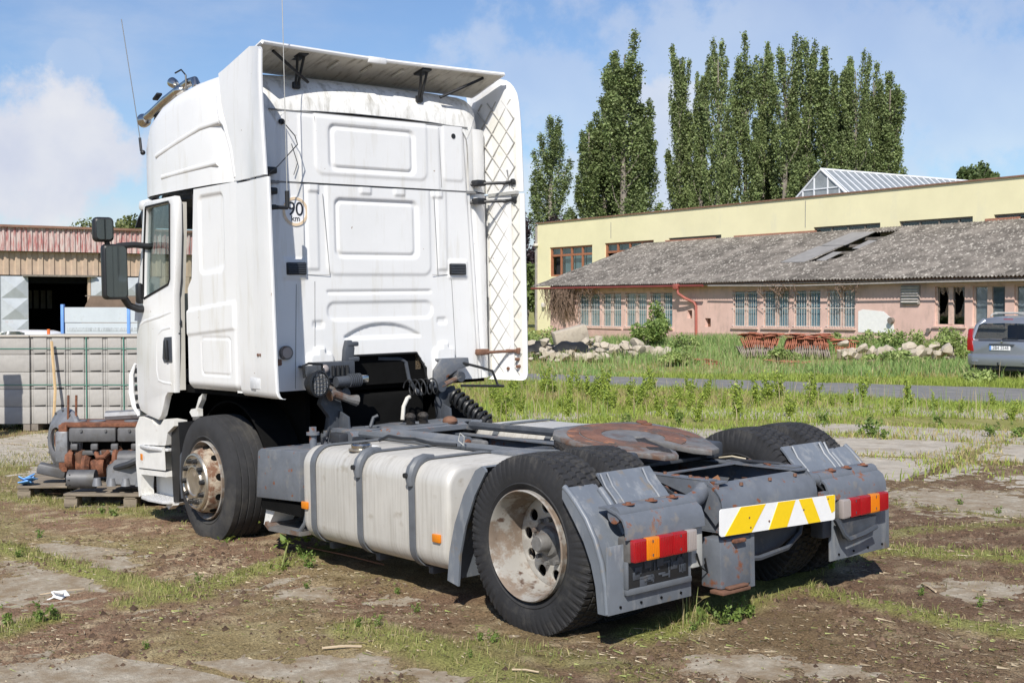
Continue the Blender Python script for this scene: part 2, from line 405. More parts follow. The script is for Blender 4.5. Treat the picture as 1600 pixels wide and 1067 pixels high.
K['yellow'] = mat('yellow reflective sheet', (.88, .60, .01), .35, var=.04, scale=20)
K['platewhite'] = mat('white reflective sheet', (.84, .84, .83), .35, var=.03, scale=20, second=(.5, .42, .3), s_scale=9, s_lo=.66, s_hi=.8)
K['sticker'] = mat('white sticker', (.82, .82, .83), .4, var=.02)
K['stickerring'] = mat('faded red sticker ring', (.74, .58, .40), .5, var=.12, scale=30)
K['ink'] = mat('black print', (.02, .022, .03), .5, var=.05)
K['mirror'] = mat('dark mirror glass', (.10, .115, .115), .03, metal=1, var=0.0)  # dark surroundings it would reflect are put into the colour
K['cabglass'] = glass_mat('cab glass', (.80, .87, .87), .16)
K['brown'] = mat('rusty bracket', (.16, .08, .05), .8, var=.3, scale=14)
K['hose'] = mat('hose rubber', (.035, .037, .042), .5, var=.2)
# ================================================================== ground, slabs, road
def latdep(x, y): return (x - CAM[0]) * RT[0] + (y - CAM[1]) * RT[1], (x - CAM[0]) * DH[0] + (y - CAM[1]) * DH[1]
STRIPS = [  # grass growing in the slab joints: pixel trace of each joint on the ground, half width in metres, strength
    ([(0, 845), (110, 872), (210, 905), (300, 925)], .16, 1.0), ([(205, 935), (300, 915), (400, 888), (500, 858), (560, 850)], .15, .9),
    ([(1010, 1000), (1100, 975), (1180, 940), (1260, 895), (1340, 868), (1420, 880), (1520, 882), (1640, 895)], .22, 1.0), ([(1240, 930), (1360, 960), (1480, 990), (1640, 1015)], .14, .9),
    ([(560, 985), (660, 1010), (740, 1040), (820, 1075)], .20, .8), ([(760, 1010), (900, 1040), (1000, 1060)], .18, .5), ([(1290, 800), (1420, 800), (1520, 815), (1640, 830)], .10, .5), ([(1330, 865), (1450, 842), (1540, 835), (1640, 838)], .13, .6),
    ([(0, 985), (60, 962)], .12, .9), ([(60, 965), (85, 958)], .10, 1.0), ([(0, 730), (90, 690), (210, 680)], .3, .6), ([(0, 765), (60, 775), (200, 790), (240, 800)], .25, .7), ([(140, 800), (200, 797)], .1, .9), ([(440, 880), (500, 862)], .12, .9)]
STRIPS = [([pix_ground(*p) for p in pts], w, s) for pts, w, s in STRIPS]
G1 = np.array([-.957, -.29]); G2 = np.array([.29, -.957])                 # slab grid of the yard
GO = np.array([2.15, -6.96])
SLW, SLD, GAP = 3.0, 1.95, .16
def slab_uv(x, y): return ((x - GO[0]) * G1[0] + (y - GO[1]) * G1[1]) / SLW, ((x - GO[0]) * G2[0] + (y - GO[1]) * G2[1]) / SLD
def strip_field(x, y):
    f = np.zeros_like(x)
    for pts, w, s in STRIPS:
        for a, b in zip(pts[:-1], pts[1:]):
            ab = b - a; t = np.clip(((x - a[0]) * ab[0] + (y - a[1]) * ab[1]) / (ab @ ab), 0, 1)
            dd = np.hypot(x - a[0] - ab[0] * t, y - a[1] - ab[1] * t)
            f = np.maximum(f, s * (1 - sstep(.35, 1.25, dd / w)))
    return f
BARE = [(100, 1055, .55, 1), (400, 1050, .6, 1), (620, 935, .30, .9), (500, 925, .25, .8), (60, 905, .45, .7), (520, 1040, .35, 1), (1150, 1050, .30, .9), (1540, 935, .35, .7), (1520, 860, .35, .6), (1480, 790, .7, .9), (1450, 745, .9, .9), (1350, 820, .3, .5), (700, 1062, .3, .8), (1000, 1065, .2, .5), (250, 960, .3, .4), (330, 990, .35, .45), (1300, 1060, .2, .6), (170, 850, .8, .45), (1580, 760, .8, .8)]
BARE = [(*pix_ground(u, v), r, k) for u, v, r, k in BARE]
def bare_field(x, y):
    f = np.zeros_like(x)
    for bx_, by_, r, k in BARE:
        f = np.maximum(f, k * np.exp(-((x - bx_) ** 2 + (y - by_) ** 2) / r ** 2))
    return f
def soil_h(x, y):
    lat, dep = latdep(x, y)
    near = 1 - sstep(12, 18, dep)
    n = (fbm(x, y, .9, 4, 20) - .5) * .060 + (fbm(x, y, 7, 3, 30) - .5) * .026 + (fbm(x, y, 15, 2, 36) - .5) * .020
    n = n + .018 - .037 * bare_field(x, y) + .018 * strip_field(x, y)
    return HGT(x, y) + n * near + (1 - near) * (-.012 + (fbm(x, y, .8, 3, 41) - .5) * .03)
def axis(lo, hi, st, far, n):
    g = np.geomspace(st, far, n)
    return np.concatenate([(lo - np.cumsum(g))[::-1], np.arange(lo, hi, st), hi + np.cumsum(g)])
la = axis(-6.5, 6.5, .032, 60, 40); de = axis(3.2, 14.0, .032, 90, 44)
LA, DE = np.meshgrid(la, de, indexing='ij')
GX = CAM[0] + RT[0] * LA + DH[0] * DE; GY = CAM[1] + RT[1] * LA + DH[1] * DE
GZ = soil_h(GX, GY)
sf = strip_field(GX, GY)
n1 = fbm(GX, GY, 1.3, 4, 50)[..., None]; n2 = fbm(GX, GY, 9, 4, 60)[..., None]; n3 = fbm(GX, GY, .35, 3, 70)[..., None]
soil = np.array([.20, .125, .080]); hay = np.array([.42, .335, .215]); moss = np.array([.265, .225, .10]); darks = np.array([.11, .062, .040]); green = np.array([.23, .255, .065])
leftness = sstep(1.5, -3.0, LA)[..., None]
soil = soil * (.74 + .36 * leftness)
c = soil + (hay - soil) * (sstep(.46, .74, n2) * (.42 + .38 * leftness))
c = c + (darks - c) * (sstep(.50, .72, n1) * (.72 - .40 * leftness))
c = c + (moss - c) * np.clip(sstep(.46, .66, n1 * .5 + n3 * .5) * (.22 + .5 * leftness), 0, 1)
c = c + (green - c) * (sf[..., None] * .75)
farg = (sstep(12.5, 16, DE) * sstep(-.5, 2, LA) + sstep(17, 22, DE))[..., None].clip(0, 1)
fargreen = np.array([.26, .27, .07]) * (1 - sstep(.45, .7, n2)) + np.array([.36, .33, .14]) * sstep(.45, .7, n2)
c = c + (fargreen - c) * farg * .85
K['soil'] = mat('dirt with moss and hay', (.1, .1, .1), .95, var=.62, scale=75, second=(.36, .30, .20), s_scale=130, s_lo=.60, s_hi=.68, bump=.8, bscale=110, attr='tone', spec=.15)
ground = np_mesh('ground', np.stack([GX, GY, GZ], -1).reshape(-1, 3), grid_faces(len(la), len(de)), K['soil'], None, smooth=True, cols=c.reshape(-1, 3))
tag(ground, 'trodden dirt yard with moss, hay litter and grassy slab joints', kind='structure')
K['concrete'] = mat('old yard concrete', (.42, .375, .31), .9, var=.2, scale=6, second=(.27, .215, .155), s_scale=2.6, s_lo=.50, s_hi=.74, bump=.35, bscale=70, spec=.2)
K['concretedirty'] = mat('yard concrete under dirt', (.39, .345, .275), .95, var=.32, scale=34, second=(.25, .19, .125), s_scale=6, s_lo=.36, s_hi=.62, bump=.5, bscale=110, spec=.15)
def slab(i, j, jit, m_):
    x0, x1, y0, y1 = i * SLW + GAP / 2, (i + 1) * SLW - GAP / 2, j * SLD + GAP / 2, (j + 1) * SLD - GAP / 2
    nu, nv = 9, 7; V = []; rg = np.random.default_rng(i * 91 + j * 7 + 5000)
    sk = rg.uniform(-.06, .06, 4)
    for a in np.linspace(0, 1, nu):
        for b in np.linspace(0, 1, nv):
            edge = a in (0, 1) or b in (0, 1)
            p = GO + G1 * (x0 + (x1 - x0) * a + sk[0] * (b - .5)) + G2 * (y0 + (y1 - y0) * b + sk[1] * (a - .5))
            if edge: p = p + rg.uniform(-.07, .07, 2)
            V.append((p[0], p[1]))
    V = np.array(V); c0 = V.mean(0)
    zt = HGT(V[:, 0], V[:, 1]) + jit
    top = np.column_stack([V, zt]); bot = np.column_stack([V, zt - .12])
    F = [tuple(q) for q in grid_faces(nu, nv)]
    n = nu * nv; per = [k * nv for k in range(nu)] + [(nu - 1) * nv + k for k in range(1, nv)] + [k * nv + nv - 1 for k in range(nu - 2, -1, -1)] + [k for k in range(nv - 2, 0, -1)]
    for a, b in zip(per, per[1:] + per[:1]): F.append((a, b, b + n, a + n))
    m = MB().raw([tuple(p) for p in np.vstack([top, bot])], F)
    return m.build('slab', m_, ground, ang=30)
rg = np.random.default_rng(77)
for i in range(-6, 9):
    for j in range(-6, 5):
        cpt = GO + G1 * (i + .5) * SLW + G2 * (j + .5) * SLD
        lat, dep = latdep(*cpt)
        if dep < 3.2 or dep > 24 or abs(lat) > .45 * dep + 1.5: continue
        if dep > 18.5 and rg.random() < .55: continue
        slab(i, j, rg.uniform(-.004, .008) if dep < 13 else rg.uniform(.0, .03), K['concretedirty'] if dep < 10.5 else K['concrete'])
# asphalt road
def road_pt(t, s):
    a0, a1 = np.array([18.9, -15.38]), np.array([8.01, -19.63]); b0, b1 = np.array([16.34, -13.14]), np.array([5.78, -15.34])
    return (a0 + (a1 - a0) * t) * (1 - s) + (b0 + (b1 - b0) * t) * s
ts = np.concatenate([np.linspace(-2.2, -.4, 10), np.linspace(-.3, 2.2, 50)]); ss = np.linspace(0, 1, 7)
P = np.array([[(*(road_pt(t, s) + (RNG.uniform(-.10, .10, 2) if s in (0, 1) else 0)), .016 + .02 * math.sin(math.pi * s)) for s in ss] for t in ts])
K['asphalt'] = mat('worn asphalt', (.195, .19, .182), .9, var=.18, scale=3, second=(.26, .245, .22), s_scale=1.4, s_lo=.5, s_hi=.7, bump=.25, bscale=80, spec=.25)
rd = np_mesh('road', P.reshape(-1, 3), grid_faces(len(ts), len(ss)), K['asphalt'], None, smooth=True)
tag(rd, 'narrow grey asphalt lane crossing the yard in front of the pink building', kind='structure')
# ================================================================== buildings
def frame_empty(name, lat, dep, el, ed, label, cat):
    p = LD(lat, dep); e1 = RT * el + DH * ed
    return empty(name, tuple(p), math.atan2(e1[1], e1[0]), label, cat)
K['pink'] = mat('faded pink render', (.68, .465, .40), .9, var=.10, scale=1.2, second=(.40, .29, .245), s_scale=1.6, s_lo=.50, s_hi=.78, streak=(1.5, 1.5, .6), bump=.15, bscale=30)
K['pinkdark'] = mat('pink plinth', (.54, .37, .32), .9, var=.15, scale=2)
K['yellow_wall'] = mat('pale yellow render', (.78, .72, .46), .85, var=.05, scale=.6, second=(.68, .64, .46), s_scale=.8, s_lo=.56, s_hi=.8, streak=(1, 1, .35))
K['woodbrown'] = mat('red-brown window frame', (.34, .135, .07), .6, var=.15)
K['frame_pale'] = mat('weathered pale frame', (.60, .43, .36), .8, var=.2, scale=5)
K['barwhite'] = mat('pale steel bar', (.62, .58, .54), .6, var=.1)
K['curtain'] = mat('blue-grey curtain', (.30, .40, .44), .9, var=.25, scale=3, stretch=(6, 6, .4))
K['wglass'] = glass_mat('window glass', (.86, .92, .94), .12)
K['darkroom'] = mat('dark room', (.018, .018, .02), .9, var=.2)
K['eternit'] = mat('mossy fibre cement', (.185, .168, .15), .95, var=.5, scale=1.3, second=(.42, .39, .345), s_scale=4.6, s_lo=.53, s_hi=.64, bump=.4, bscale=20, spec=.15, attr='tone')
K['eternit_plain'] = mat('bare fibre cement', (.25, .24, .23), .95, var=.12, scale=2)
K['gutter'] = mat('red gutter', (.22, .05, .042), .5, var=.2, scale=6)
K['downpipe'] = mat('red downpipe', (.33, .095, .072), .5, var=.15, scale=6)
K['guttergrey'] = mat('grey broken gutter', (.33, .30, .28), .6, var=.2)
K['wood'] = mat('grey timber', (.19, .165, .14), .9, var=.3, scale=9)
K['capbrown'] = mat('brown parapet flashing', (.23, .125, .085), .7, var=.25, scale=4)
K['whitewash'] = mat('white wash patch', (.80, .79, .77), .9, var=.05)
K['brick'] = mat('bare brick edge', (.36, .17, .11), .9, var=.4, scale=14)
PB = frame_empty('pink_building', 2.2, 72.0, .539, -.844, 'long low pink building with barred windows and mossy corrugated roof', 'building')
L_ = 42.0
wins = [(2.75, 4.75, .56, 2.42, 1), (4.95, 6.65, .56, 2.42, 1), (7.0, 8.8, .58, 2.42, 1), (9.1, 10.85, .60, 2.42, 1), (15.26, 16.9, .72, 2.45, 1), (17.27, 18.9, .74, 2.45, 1), (19.2, 20.8, .76, 2.45, 1), (21.18, 22.75, .78, 2.45, 1), (26.85, 28.25, .94, 2.52, 2), (28.6, 30.03, .95, 2.52, 0), (30.42, 31.8, .95, 2.52, 0), (33.2, 34.7, .95, 2.52, 0), (35.2, 36.7, .95, 2.52, 0)]
holes = [[(a, c), (b, c), (b, d), (a, d)] for a, b, c, d, _ in wins]
small = [(12.0, 12.35, 1.1, 1.5), (13.3, 13.72, .70, 1.12)]
holes += [[(a, c), (b, c), (b, d), (a, d)] for a, b, c, d in small]
UPM = Matrix(((1, 0, 0, 0), (0, 0, -1, 0), (0, 1, 0, 0), (0, 0, 0, 1)))                # plate XY -> wall XZ
MB().add(filled([(0, .0), (L_, .0), (L_, 2.95), (0, 2.95)], holes, .3), Matrix.Translation((0, .15, 0)) @ UPM).build('front_wall', K['pink'], PB)
MB().prism([(.301, 0), (7.6, 0), (7.6, 5.45), (.301, 2.95)], 0, .3, 'yz').build('end_wall', K['pink'], PB)
MB().prism([(.301, 0), (7.6, 0), (7.6, 5.45), (.301, 2.95)], L_ - .3, L_, 'yz').build('end_wall', K['pink'], PB)
MB().bx(.05, L_ - .05, -.04, -.003, -.2, .42).build('plinth', K['pinkdark'], PB)
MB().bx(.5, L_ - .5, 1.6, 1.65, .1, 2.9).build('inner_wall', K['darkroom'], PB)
for (a, b, c, d, kind) in wins:
    f = MB(); m_ = (a + b) / 2; t = .07
    f.bx(a, b, .08, .16, c, c + t); f.bx(a, b, .08, .16, d - t, d); f.bx(a, a + t, .08, .16, c + t, d - t); f.bx(b - t, b, .08, .16, c + t, d - t); f.bx(m_ - .10, m_ + .10, .06, .17, c + t, d - t)
    f = f.build('window', K['frame_pale'], PB)
    MB().bx(a - .08, b + .08, -.09, .06, c - .08, c - .004).build('window_sill', K['frame_pale'], f)
    for (p, q) in ((a + t, m_ - .10), (m_ + .10, b - t)):
        if kind == 2:
            z0, z1 = c + t, d - t
            hole = [(p + (q - p) * .15, z0 + .25 * (z1 - z0)), (p + (q - p) * .6, z0 + .35 * (z1 - z0)), (p + (q - p) * .9, z0 + .65 * (z1 - z0)), (p + (q - p) * .7, z0 + .95 * (z1 - z0)), (p + (q - p) * .45, z0 + .78 * (z1 - z0)), (p + (q - p) * .1, z0 + .9 * (z1 - z0))]
            MB().add(filled([(p, z0), (q, z0), (q, z1), (p, z1)], [hole], .008), Matrix.Translation((0, .13, 0)) @ UPM).build('broken_pane', K['wglass'], f)
        else:
            MB().bx(p, q, .126, .134, c + t, d - t).build('pane', K['wglass'], f)
            MB().bx(p, q, .16, .17, c + t, d - t).build('curtain', K['curtain'] if kind == 1 else mat('grey curtain', (.22, .22, .23), .9, var=.2), f)
    if kind == 1:
        s_ = MB(); k = a + .08
        while k < b - .03: s_.bx(k, k + .014, -.05, -.036, c + .02, d - .1); k += .15
        for zz in (c + .05, (c + d) / 2, d - .16): s_.bx(a - .05, b + .05, -.029, -.012, zz, zz + .03)
        s_.build('security_bars', K['barwhite'], f)
for (a, b, c, d) in small: MB().bx(a, b, .2, .22, c, d).build('vent_hole', K['brown'], PB)
for a, b in ((2.55, 11.0), (15.0, 22.95), (26.6, 37)):
    f = MB(); f.bx(a, b, -.06, -.003, 2.5, 2.72); 
    f.build('lintel_band', K['pink'], PB)
MB().bx(0.2, L_, -.035, -.003, .36, .42).build('wall_ledge', K['pinkdark'], PB)
MB().add(filled([(22.95, .62), (24.9, .62), (24.75, 1.2), (24.3, 1.5), (23.2, 1.58), (22.95, 1.5)], [], .006), Matrix.Translation((0, -.006, 0)) @ UPM).build('whitewash_patch', K['whitewash'], PB)
MB().cyl((24.75, -.16, 1.13), (24.75, .1, 1.13), .13, n=18).build('pipe_stub', K['wood'], PB)
MB().cyl((26.6, -.1, .75), (26.6, .1, .75), .1, n=14).build('pipe_stub', K['wood'], PB)
v = MB().bx(25.25, 26.15, -.10, -.003, 1.8, 2.55).build('wall_louvre', K['guttergrey'], PB)
for k in range(6): MB().box((25.7, -.12, 1.88 + k * .115), (.82, .06, .02), 0, rot=(.5, 0, 0)).build('louvre_slat', K['barwhite'], v)
# corrugated roof with one stretch of sheets gone
def roof_z(yy): return 2.80 + (yy + .55) * (5.52 - 2.80) / (7.62 + .55)
xs = np.arange(-1.15, L_ + .8, .0295); ys = np.linspace(-.55, 7.62, 30)
XX, YY = np.meshgrid(xs, ys, indexing='ij')
row = np.floor((YY + .55) / 1.17)
ZZ = roof_z(YY) + .034 * np.sin(XX * 2 * math.pi / .177) + .030 * (1 - ((YY + .55) / 1.17) % 1) + .05 * (fbm(XX, YY, .25, 2, 81) - .5)
cx_, cy_ = XX[:-1, :-1] + .01, (YY[:-1, :-1] + YY[1:, 1:]) / 2
gone = (cx_ > 17.9) & (cx_ < 19.25) & (cy_ > 2.2) & (cy_ < 6.9)
_sh = np.random.default_rng(8).uniform(.78, 1.22, (60, 12))
sheet_tone = (_sh[(np.floor((XX + 1.2) / .92).astype(int) % 60), row.astype(int) % 12][..., None] * np.array([.15, .134, .118])).reshape(-1, 3)
rf_ = np_mesh('corrugated_roof', np.stack([XX, YY, ZZ], -1).reshape(-1, 3), grid_faces(len(xs), len(ys), ~gone), K['eternit'], PB, smooth=True, cols=sheet_tone)
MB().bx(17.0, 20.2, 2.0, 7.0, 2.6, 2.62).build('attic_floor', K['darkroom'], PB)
for yy in (2.9, 4.0, 5.1, 6.2): MB().box((18.6, yy, roof_z(yy) - .12), (2.0, .1, .12)).build('purlin', K['wood'], PB)
for (xc, yc, l, dz, ry) in ((16.95, 3.4, 2.6, .06, .02), (17.15, 5.7, 2.2, .075, .03)):
    sl_ = math.atan2(5.52 - 2.8, 8.17)
    MB().box((xc, yc, roof_z(yc) + dz), (1.5, l, .02), 0, rot=Matrix.Rotation(sl_, 4, 'X') @ Matrix.Rotation(ry, 4, 'Y')).build('slipped_sheet', K['eternit_plain'], PB)
for (xc, yc) in ((18.3, 3.2), (18.9, 4.9)): MB().box((xc, yc, roof_z(yc) - .03), (.5, 1.3, .02), 0, rot=(.33, .05, .1)).build('broken_sheet', K['eternit_plain'], PB)
MB().bx(-1.0, L_ + .6, -.45, -.05, 2.70, 2.745).build('eaves_board', K['wood'], PB)
g_ = MB(); g_.tube([(-1.1, -.58, 2.70), (13.8, -.58, 2.68)], .055, 8); g_.build('gutter', K['gutter'], PB)
g_ = MB(); g_.tube([(14.1, -.52, 2.67), (20.0, -.52, 2.60), (26.0, -.52, 2.65), (L_ + .5, -.52, 2.67)], .032, 8); g_.build('bent_gutter', K['guttergrey'], PB)
g_ = MB(); g_.box((11.85, -.60, 2.66), (.32, .22, .26), .03); g_.tube([(11.9, -.58, 2.55), (11.95, -.55, 2.32), (12.25, -.35, 2.08), (12.62, -.12, 1.9), (12.74, -.09, 1.7), (12.76, -.09, .1)], .07, 10); g_.build('downpipe', K['downpipe'], PB)
for xx, n_ in ((1.6, 260), (18.6, 26), (22.8, 16), (4.2, 30)):                   # dead creeper hanging from the eaves
    cr = MB()
    for k in range(n_):
        a = xx + random.gauss(0, .75 if n_ > 40 else .5); l = random.uniform(.3, 1.9 if n_ > 40 else .7)
        cr.tube([(a, -.45 + random.uniform(-.2, .15), 2.7), (a + random.uniform(-.2, .2), -.4 + random.uniform(-.25, .2), 2.7 - l * .5), (a + random.uniform(-.4, .4), -.3 + random.uniform(-.2, .2), 2.7 - l)], .016, 3)
    cr.build('dead_creeper', mat('dry creeper', (.20, .135, .10), .9, var=.4), PB)
# ---- yellow hall behind
YB = frame_empty('yellow_building', 2.2, 72.0, .539, -.844, 'tall pale yellow flat-roofed hall behind the pink building', 'building')
YW = 7.66
ywins = [(-11.3, -6.4, 3.69, 5.66), (-5.04, -.1, 3.69, 5.70)]
strips_ = [(1.32, 5.94, 5.1, 5.74), (13.0, 17.4, 5.1, 5.78), (18.56, 22.74, 5.1, 5.78), (23.85, 29, 5.1, 5.78)]
yh = [[(a, c), (b, c), (b, d), (a, d)] for a, b, c, d in ywins + strips_]
MB().add(filled([(-12.8, 0), (46, 0), (46, 7.35), (-12.8, 7.35)], yh, .35), Matrix.Translation((0, YW + .175, 0)) @ UPM).build('front_wall', K['yellow_wall'], YB)
MB().bx(-12.8, -12.45, YW + .3505, YW + 24, 0, 7.35).build('end_wall', K['yellow_wall'], YB)
MB().bx(45.6, 46, YW + .3505, YW + 24, 0, 7.35).build('end_wall', K['yellow_wall'], YB)
MB().bx(-12.4, 45.5, YW + .36, YW + 24, 7.0, 7.1).build('flat_roof', K['eternit_plain'], YB)
MB().bx(-12.95, 46.1, YW - .08, YW + .45, 7.352, 7.42).build('parapet_flashing', K['capbrown'], YB)
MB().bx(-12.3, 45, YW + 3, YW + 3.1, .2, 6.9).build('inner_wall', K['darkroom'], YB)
for wi, (a, b, c, d) in enumerate(ywins):
    f = MB(); t = .12; zt = c + (d - c) * .68
    f.bx(a, b, YW + .1, YW + .2, c, c + t); f.bx(a, b, YW + .1, YW + .2, d - t, d); f.bx(a + t, b - t, YW + .1, YW + .2, zt, zt + .14)
    cols_ = [a + (b - a) * k / 4 for k in range(5)]
    for k, xx in enumerate(cols_): f.bx(xx - (0 if k == 0 else .07), xx + (0 if k == 4 else .07) + (.1 if k == 0 else 0), YW + .09, YW + .21, c + t, d - t)
    f = f.build('window', K['woodbrown'], YB)
    for k in range(4):
        for (z0, z1, up_) in ((c + t, zt, 0), (zt + .14, d - t, 1)):
            if k == 0 and not up_:
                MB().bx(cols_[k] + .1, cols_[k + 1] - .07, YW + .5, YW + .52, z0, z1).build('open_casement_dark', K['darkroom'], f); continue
            MB().bx(cols_[k] + .071, cols_[k + 1] - .071, YW + .145, YW + .155, z0, z1).build('pane', K['wglass'], f)
            MB().bx(cols_[k] + .071, cols_[k + 1] - .071, YW + .42, YW + .44, z0, z1).build('curtain', mat('teal-grey curtain', (.20, .27, .27), .9, var=.25, scale=2, stretch=(5, 5, .3)), f)
for (a, b, c, d) in strips_:
    f = MB(); f.bx(a, b, YW + .1, YW + .2, d - .09, d)
    k = a
    while k < b: f.bx(k, k + .09, YW + .1, YW + .2, c, d - .09); k += 1.1
    f = f.build('strip_window', K['wood'], YB); MB().bx(a, b, YW + .14, YW + .15, c, d - .09).build('pane', K['wglass'], f)
for xx, z0, z1 in ((12.4, 5.8, 7.2), (-4.4, 6.0, 7.0)): MB().bx(xx, xx + .03, YW - .02, YW - .002, z0, z1).build('wall_crack', K['seam'], YB)
for (a, b) in ((1.0, 5.5), (7, 13.2), (23.4, 25.2)): MB().bx(a, b, YW - .03, YW - .002, 5.46, 5.46 + .16).build('bare_brick_edge', K['brick'], YB)
MB().box((-12.8, YW - .15, 5.9), (.25, .3, .18), .04).build('wall_lamp', K['barwhite'], YB)
MB().box((-11.9, YW - .12, 1.75), (.3, .2, .3), .04).build('wall_lamp', K['barwhite'], YB)
MB().bx(-13.0, -12.82, YW - .08, YW + .06, 0, 7.2).build('corner_downpipe', K['guttergrey'], YB)
# glass lantern on the flat roof
sk = empty('glass_skylight', tuple(LD(2.2, 72.0)), YB.rotation_euler[2], 'white-framed gabled glass skylight on the yellow hall roof', 'skylight')
gx, hw_, y0_, y1_ = 10.3, 2.7, 11.0, 26.0; zt_, zb_ = 9.22, 7.12
fr_ = MB()
for yy in (y0_, y1_):
    fr_.tube([(gx - hw_, yy, zb_), (gx, yy, zt_), (gx + hw_, yy, zb_)], .075, 6)
    for dx in (-1.35, -.5, .5, 1.35): fr_.tube([(gx + dx, yy, zb_), (gx + dx, yy, zt_ - abs(dx) * (zt_ - zb_) / hw_)], .045, 4)
    fr_.tube([(gx - 1.4, yy, 8.15), (gx + 1.4, yy, 8.15)], .04, 4)
for k in range(26):
    yy = y0_ + (y1_ - y0_) * (k + .5) / 26
    fr_.tube([(gx - hw_, yy, zb_), (gx, yy, zt_), (gx + hw_, yy, zb_)], .04, 4)
fr_.tube([(gx, y0_, zt_), (gx, y1_, zt_)], .08, 6); fr_.tube([(gx + hw_, y0_, zb_), (gx + hw_, y1_, zb_)], .08, 6); fr_.tube([(gx - hw_, y0_, zb_), (gx - hw_, y1_, zb_)], .08, 6)
fr_.build('lantern_frame', mat('white steel frame', (.75, .76, .78), .5, var=.05), sk)
lg = mat('grimy lantern glass', (.26, .28, .29), .25, var=.2, scale=2)
n_ = 26
for k in range(n_):
    a_, b_ = y0_ + (y1_ - y0_) * k / n_, y0_ + (y1_ - y0_) * (k + 1) / n_
    for s in (1, -1): MB().raw([(gx + s * hw_, a_, zb_), (gx, a_, zt_), (gx, b_, zt_), (gx + s * hw_, b_, zb_)], [(0, 1, 2, 3)]).build('pane', lg, sk)
MB().raw([(gx - hw_, y0_ + .02, zb_), (gx + hw_, y0_ + .02, zb_), (gx, y0_ + .02, zt_)], [(0, 1, 2)]).build('gable_pane', lg, sk)
# ---- warehouse on the far left
WH = frame_empty('warehouse', -24.7, 44.74, .844, .539, 'beige sheet-metal warehouse with peeling red fascia and open sliding door', 'building')
K['beige'] = mat('beige ribbed sheet', (.44, .33, .245), .75, var=.1, scale=3, second=(.52, .40, .29), s_scale=2, s_lo=.45, s_hi=.7)
K['redfascia'] = mat('peeling red fascia', (.36, .12, .115), .8, var=.2, scale=5, second=(.55, .46, .43), s_scale=2.5, s_lo=.40, s_hi=.56, streak=(5, 5, .7))
K['galv'] = mat('grey-blue door sheet', (.44, .47, .50), .55, var=.1, scale=3, second=(.36, .24, .20), s_scale=1.0, s_lo=.6, s_hi=.75)
def ribbed(x0, x1, z0, z1, y, pitch, dep, name, m):
    pts = []; k = x0
    while k < x1 - 1e-6:
        for f_, d_ in ((0, 0), (.45, 0), (.55, dep), (.92, dep)): pts.append((min(k + f_ * pitch, x1), y - d_))
        k += pitch
    pts.append((x1, y)); n = len(pts)
    V = [(a, b, z0) for a, b in pts] + [(a, b, z1) for a, b in pts]
    return MB().raw(V, [(i, i + 1, n + i + 1, n + i) for i in range(n - 1)]).build(name, m, WH)
XD0, XD1 = 7.05, 9.30                                     # door opening along the front
ribbed(-2, 24, 3.83, 4.72, -.25, .20, .05, 'fascia', K['redfascia'])
ribbed(-2, 24, 2.92, 3.82, 0, .42, .06, 'upper_wall', K['beige'])
ribbed(12.2, 24, -.6, 2.91, 0, .42, .06, 'lower_wall', K['beige'])
MB().bx(-2, 24, -.4, -.1, 4.73, 4.82).build('roof_edge', K['capbrown'], WH)
MB().bx(-2, 24, -.2, 14, 4.60, 4.66).build('roof', K['eternit_plain'], WH)
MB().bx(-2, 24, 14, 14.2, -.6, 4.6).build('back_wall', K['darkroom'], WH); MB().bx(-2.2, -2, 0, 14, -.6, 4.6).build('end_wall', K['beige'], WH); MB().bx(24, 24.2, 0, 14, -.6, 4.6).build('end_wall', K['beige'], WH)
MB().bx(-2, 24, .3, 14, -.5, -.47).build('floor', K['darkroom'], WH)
MB().bx(XD0 - .2, XD1 + .3, -.35, -.05, 2.86, 2.93).build('door_rail', K['wood'], WH)
MB().bx(XD0 - .02, XD1 + .02, -.02, .2, 2.6, 2.90).build('door_lintel', K['dark'], WH)
for k in range(9): MB().bx(XD0 - .2 + k * .28, XD0 + .0 + k * .28, 6, 6.05, 1.6, 2.4).build('inner_panel', mat('inner grey panel', (.17, .17, .165), .9, var=.2), WH)
MB().bx(9.8, 10.35, -.08, -.01, 3.50, 3.80).build('wall_vent', K['wood'], WH)
def pyramid_door(x0, x1, cells, name):
    p = MB().bx(x0, x1, -.16, -.10, -.5, 2.87).build(name, K['galv'], WH)
    hgt = 3.3 / 4; w_ = (x1 - x0) / cells
    for i in range(cells):
        for j in range(4):
            a, b, c, d = x0 + i * w_, x0 + (i + 1) * w_, -.45 + j * hgt, -.45 + (j + 1) * hgt
            m = MB().raw([(a, -.165, c), (b, -.165, c), (b, -.165, d), (a, -.165, d), ((a + b) / 2, -.30, (c + d) / 2)], [(0, 1, 4), (1, 2, 4), (2, 3, 4), (3, 0, 4)])
            m.build('pressed_panel', K['galv'], p, ang=5)
    return p
pyramid_door(XD0 - 1.0, XD0, 1, 'sliding_door'); pyramid_door(XD0 - 2.02, XD0 - 1.02, 1, 'sliding_door'); pyramid_door(XD1 + .12, XD1 + 1.12, 1, 'sliding_door'); pyramid_door(XD1 + 1.14, XD1 + 2.14, 1, 'sliding_door')
MB().bx(XD1, XD1 + .10, -.17, -.05, -.5, 2.87).build('door_post', K['beige'], WH)
ribbed(-2, XD0 - 2.05, -.6, 2.91, 0, .42, .06, 'lower_wall', K['beige'])
MB().bx(XD1 + 2.2, 12.2, -.02, 0, -.6, 2.91).build('grey_panel', mat('grey panel', (.26, .27, .27), .8, var=.1), WH)

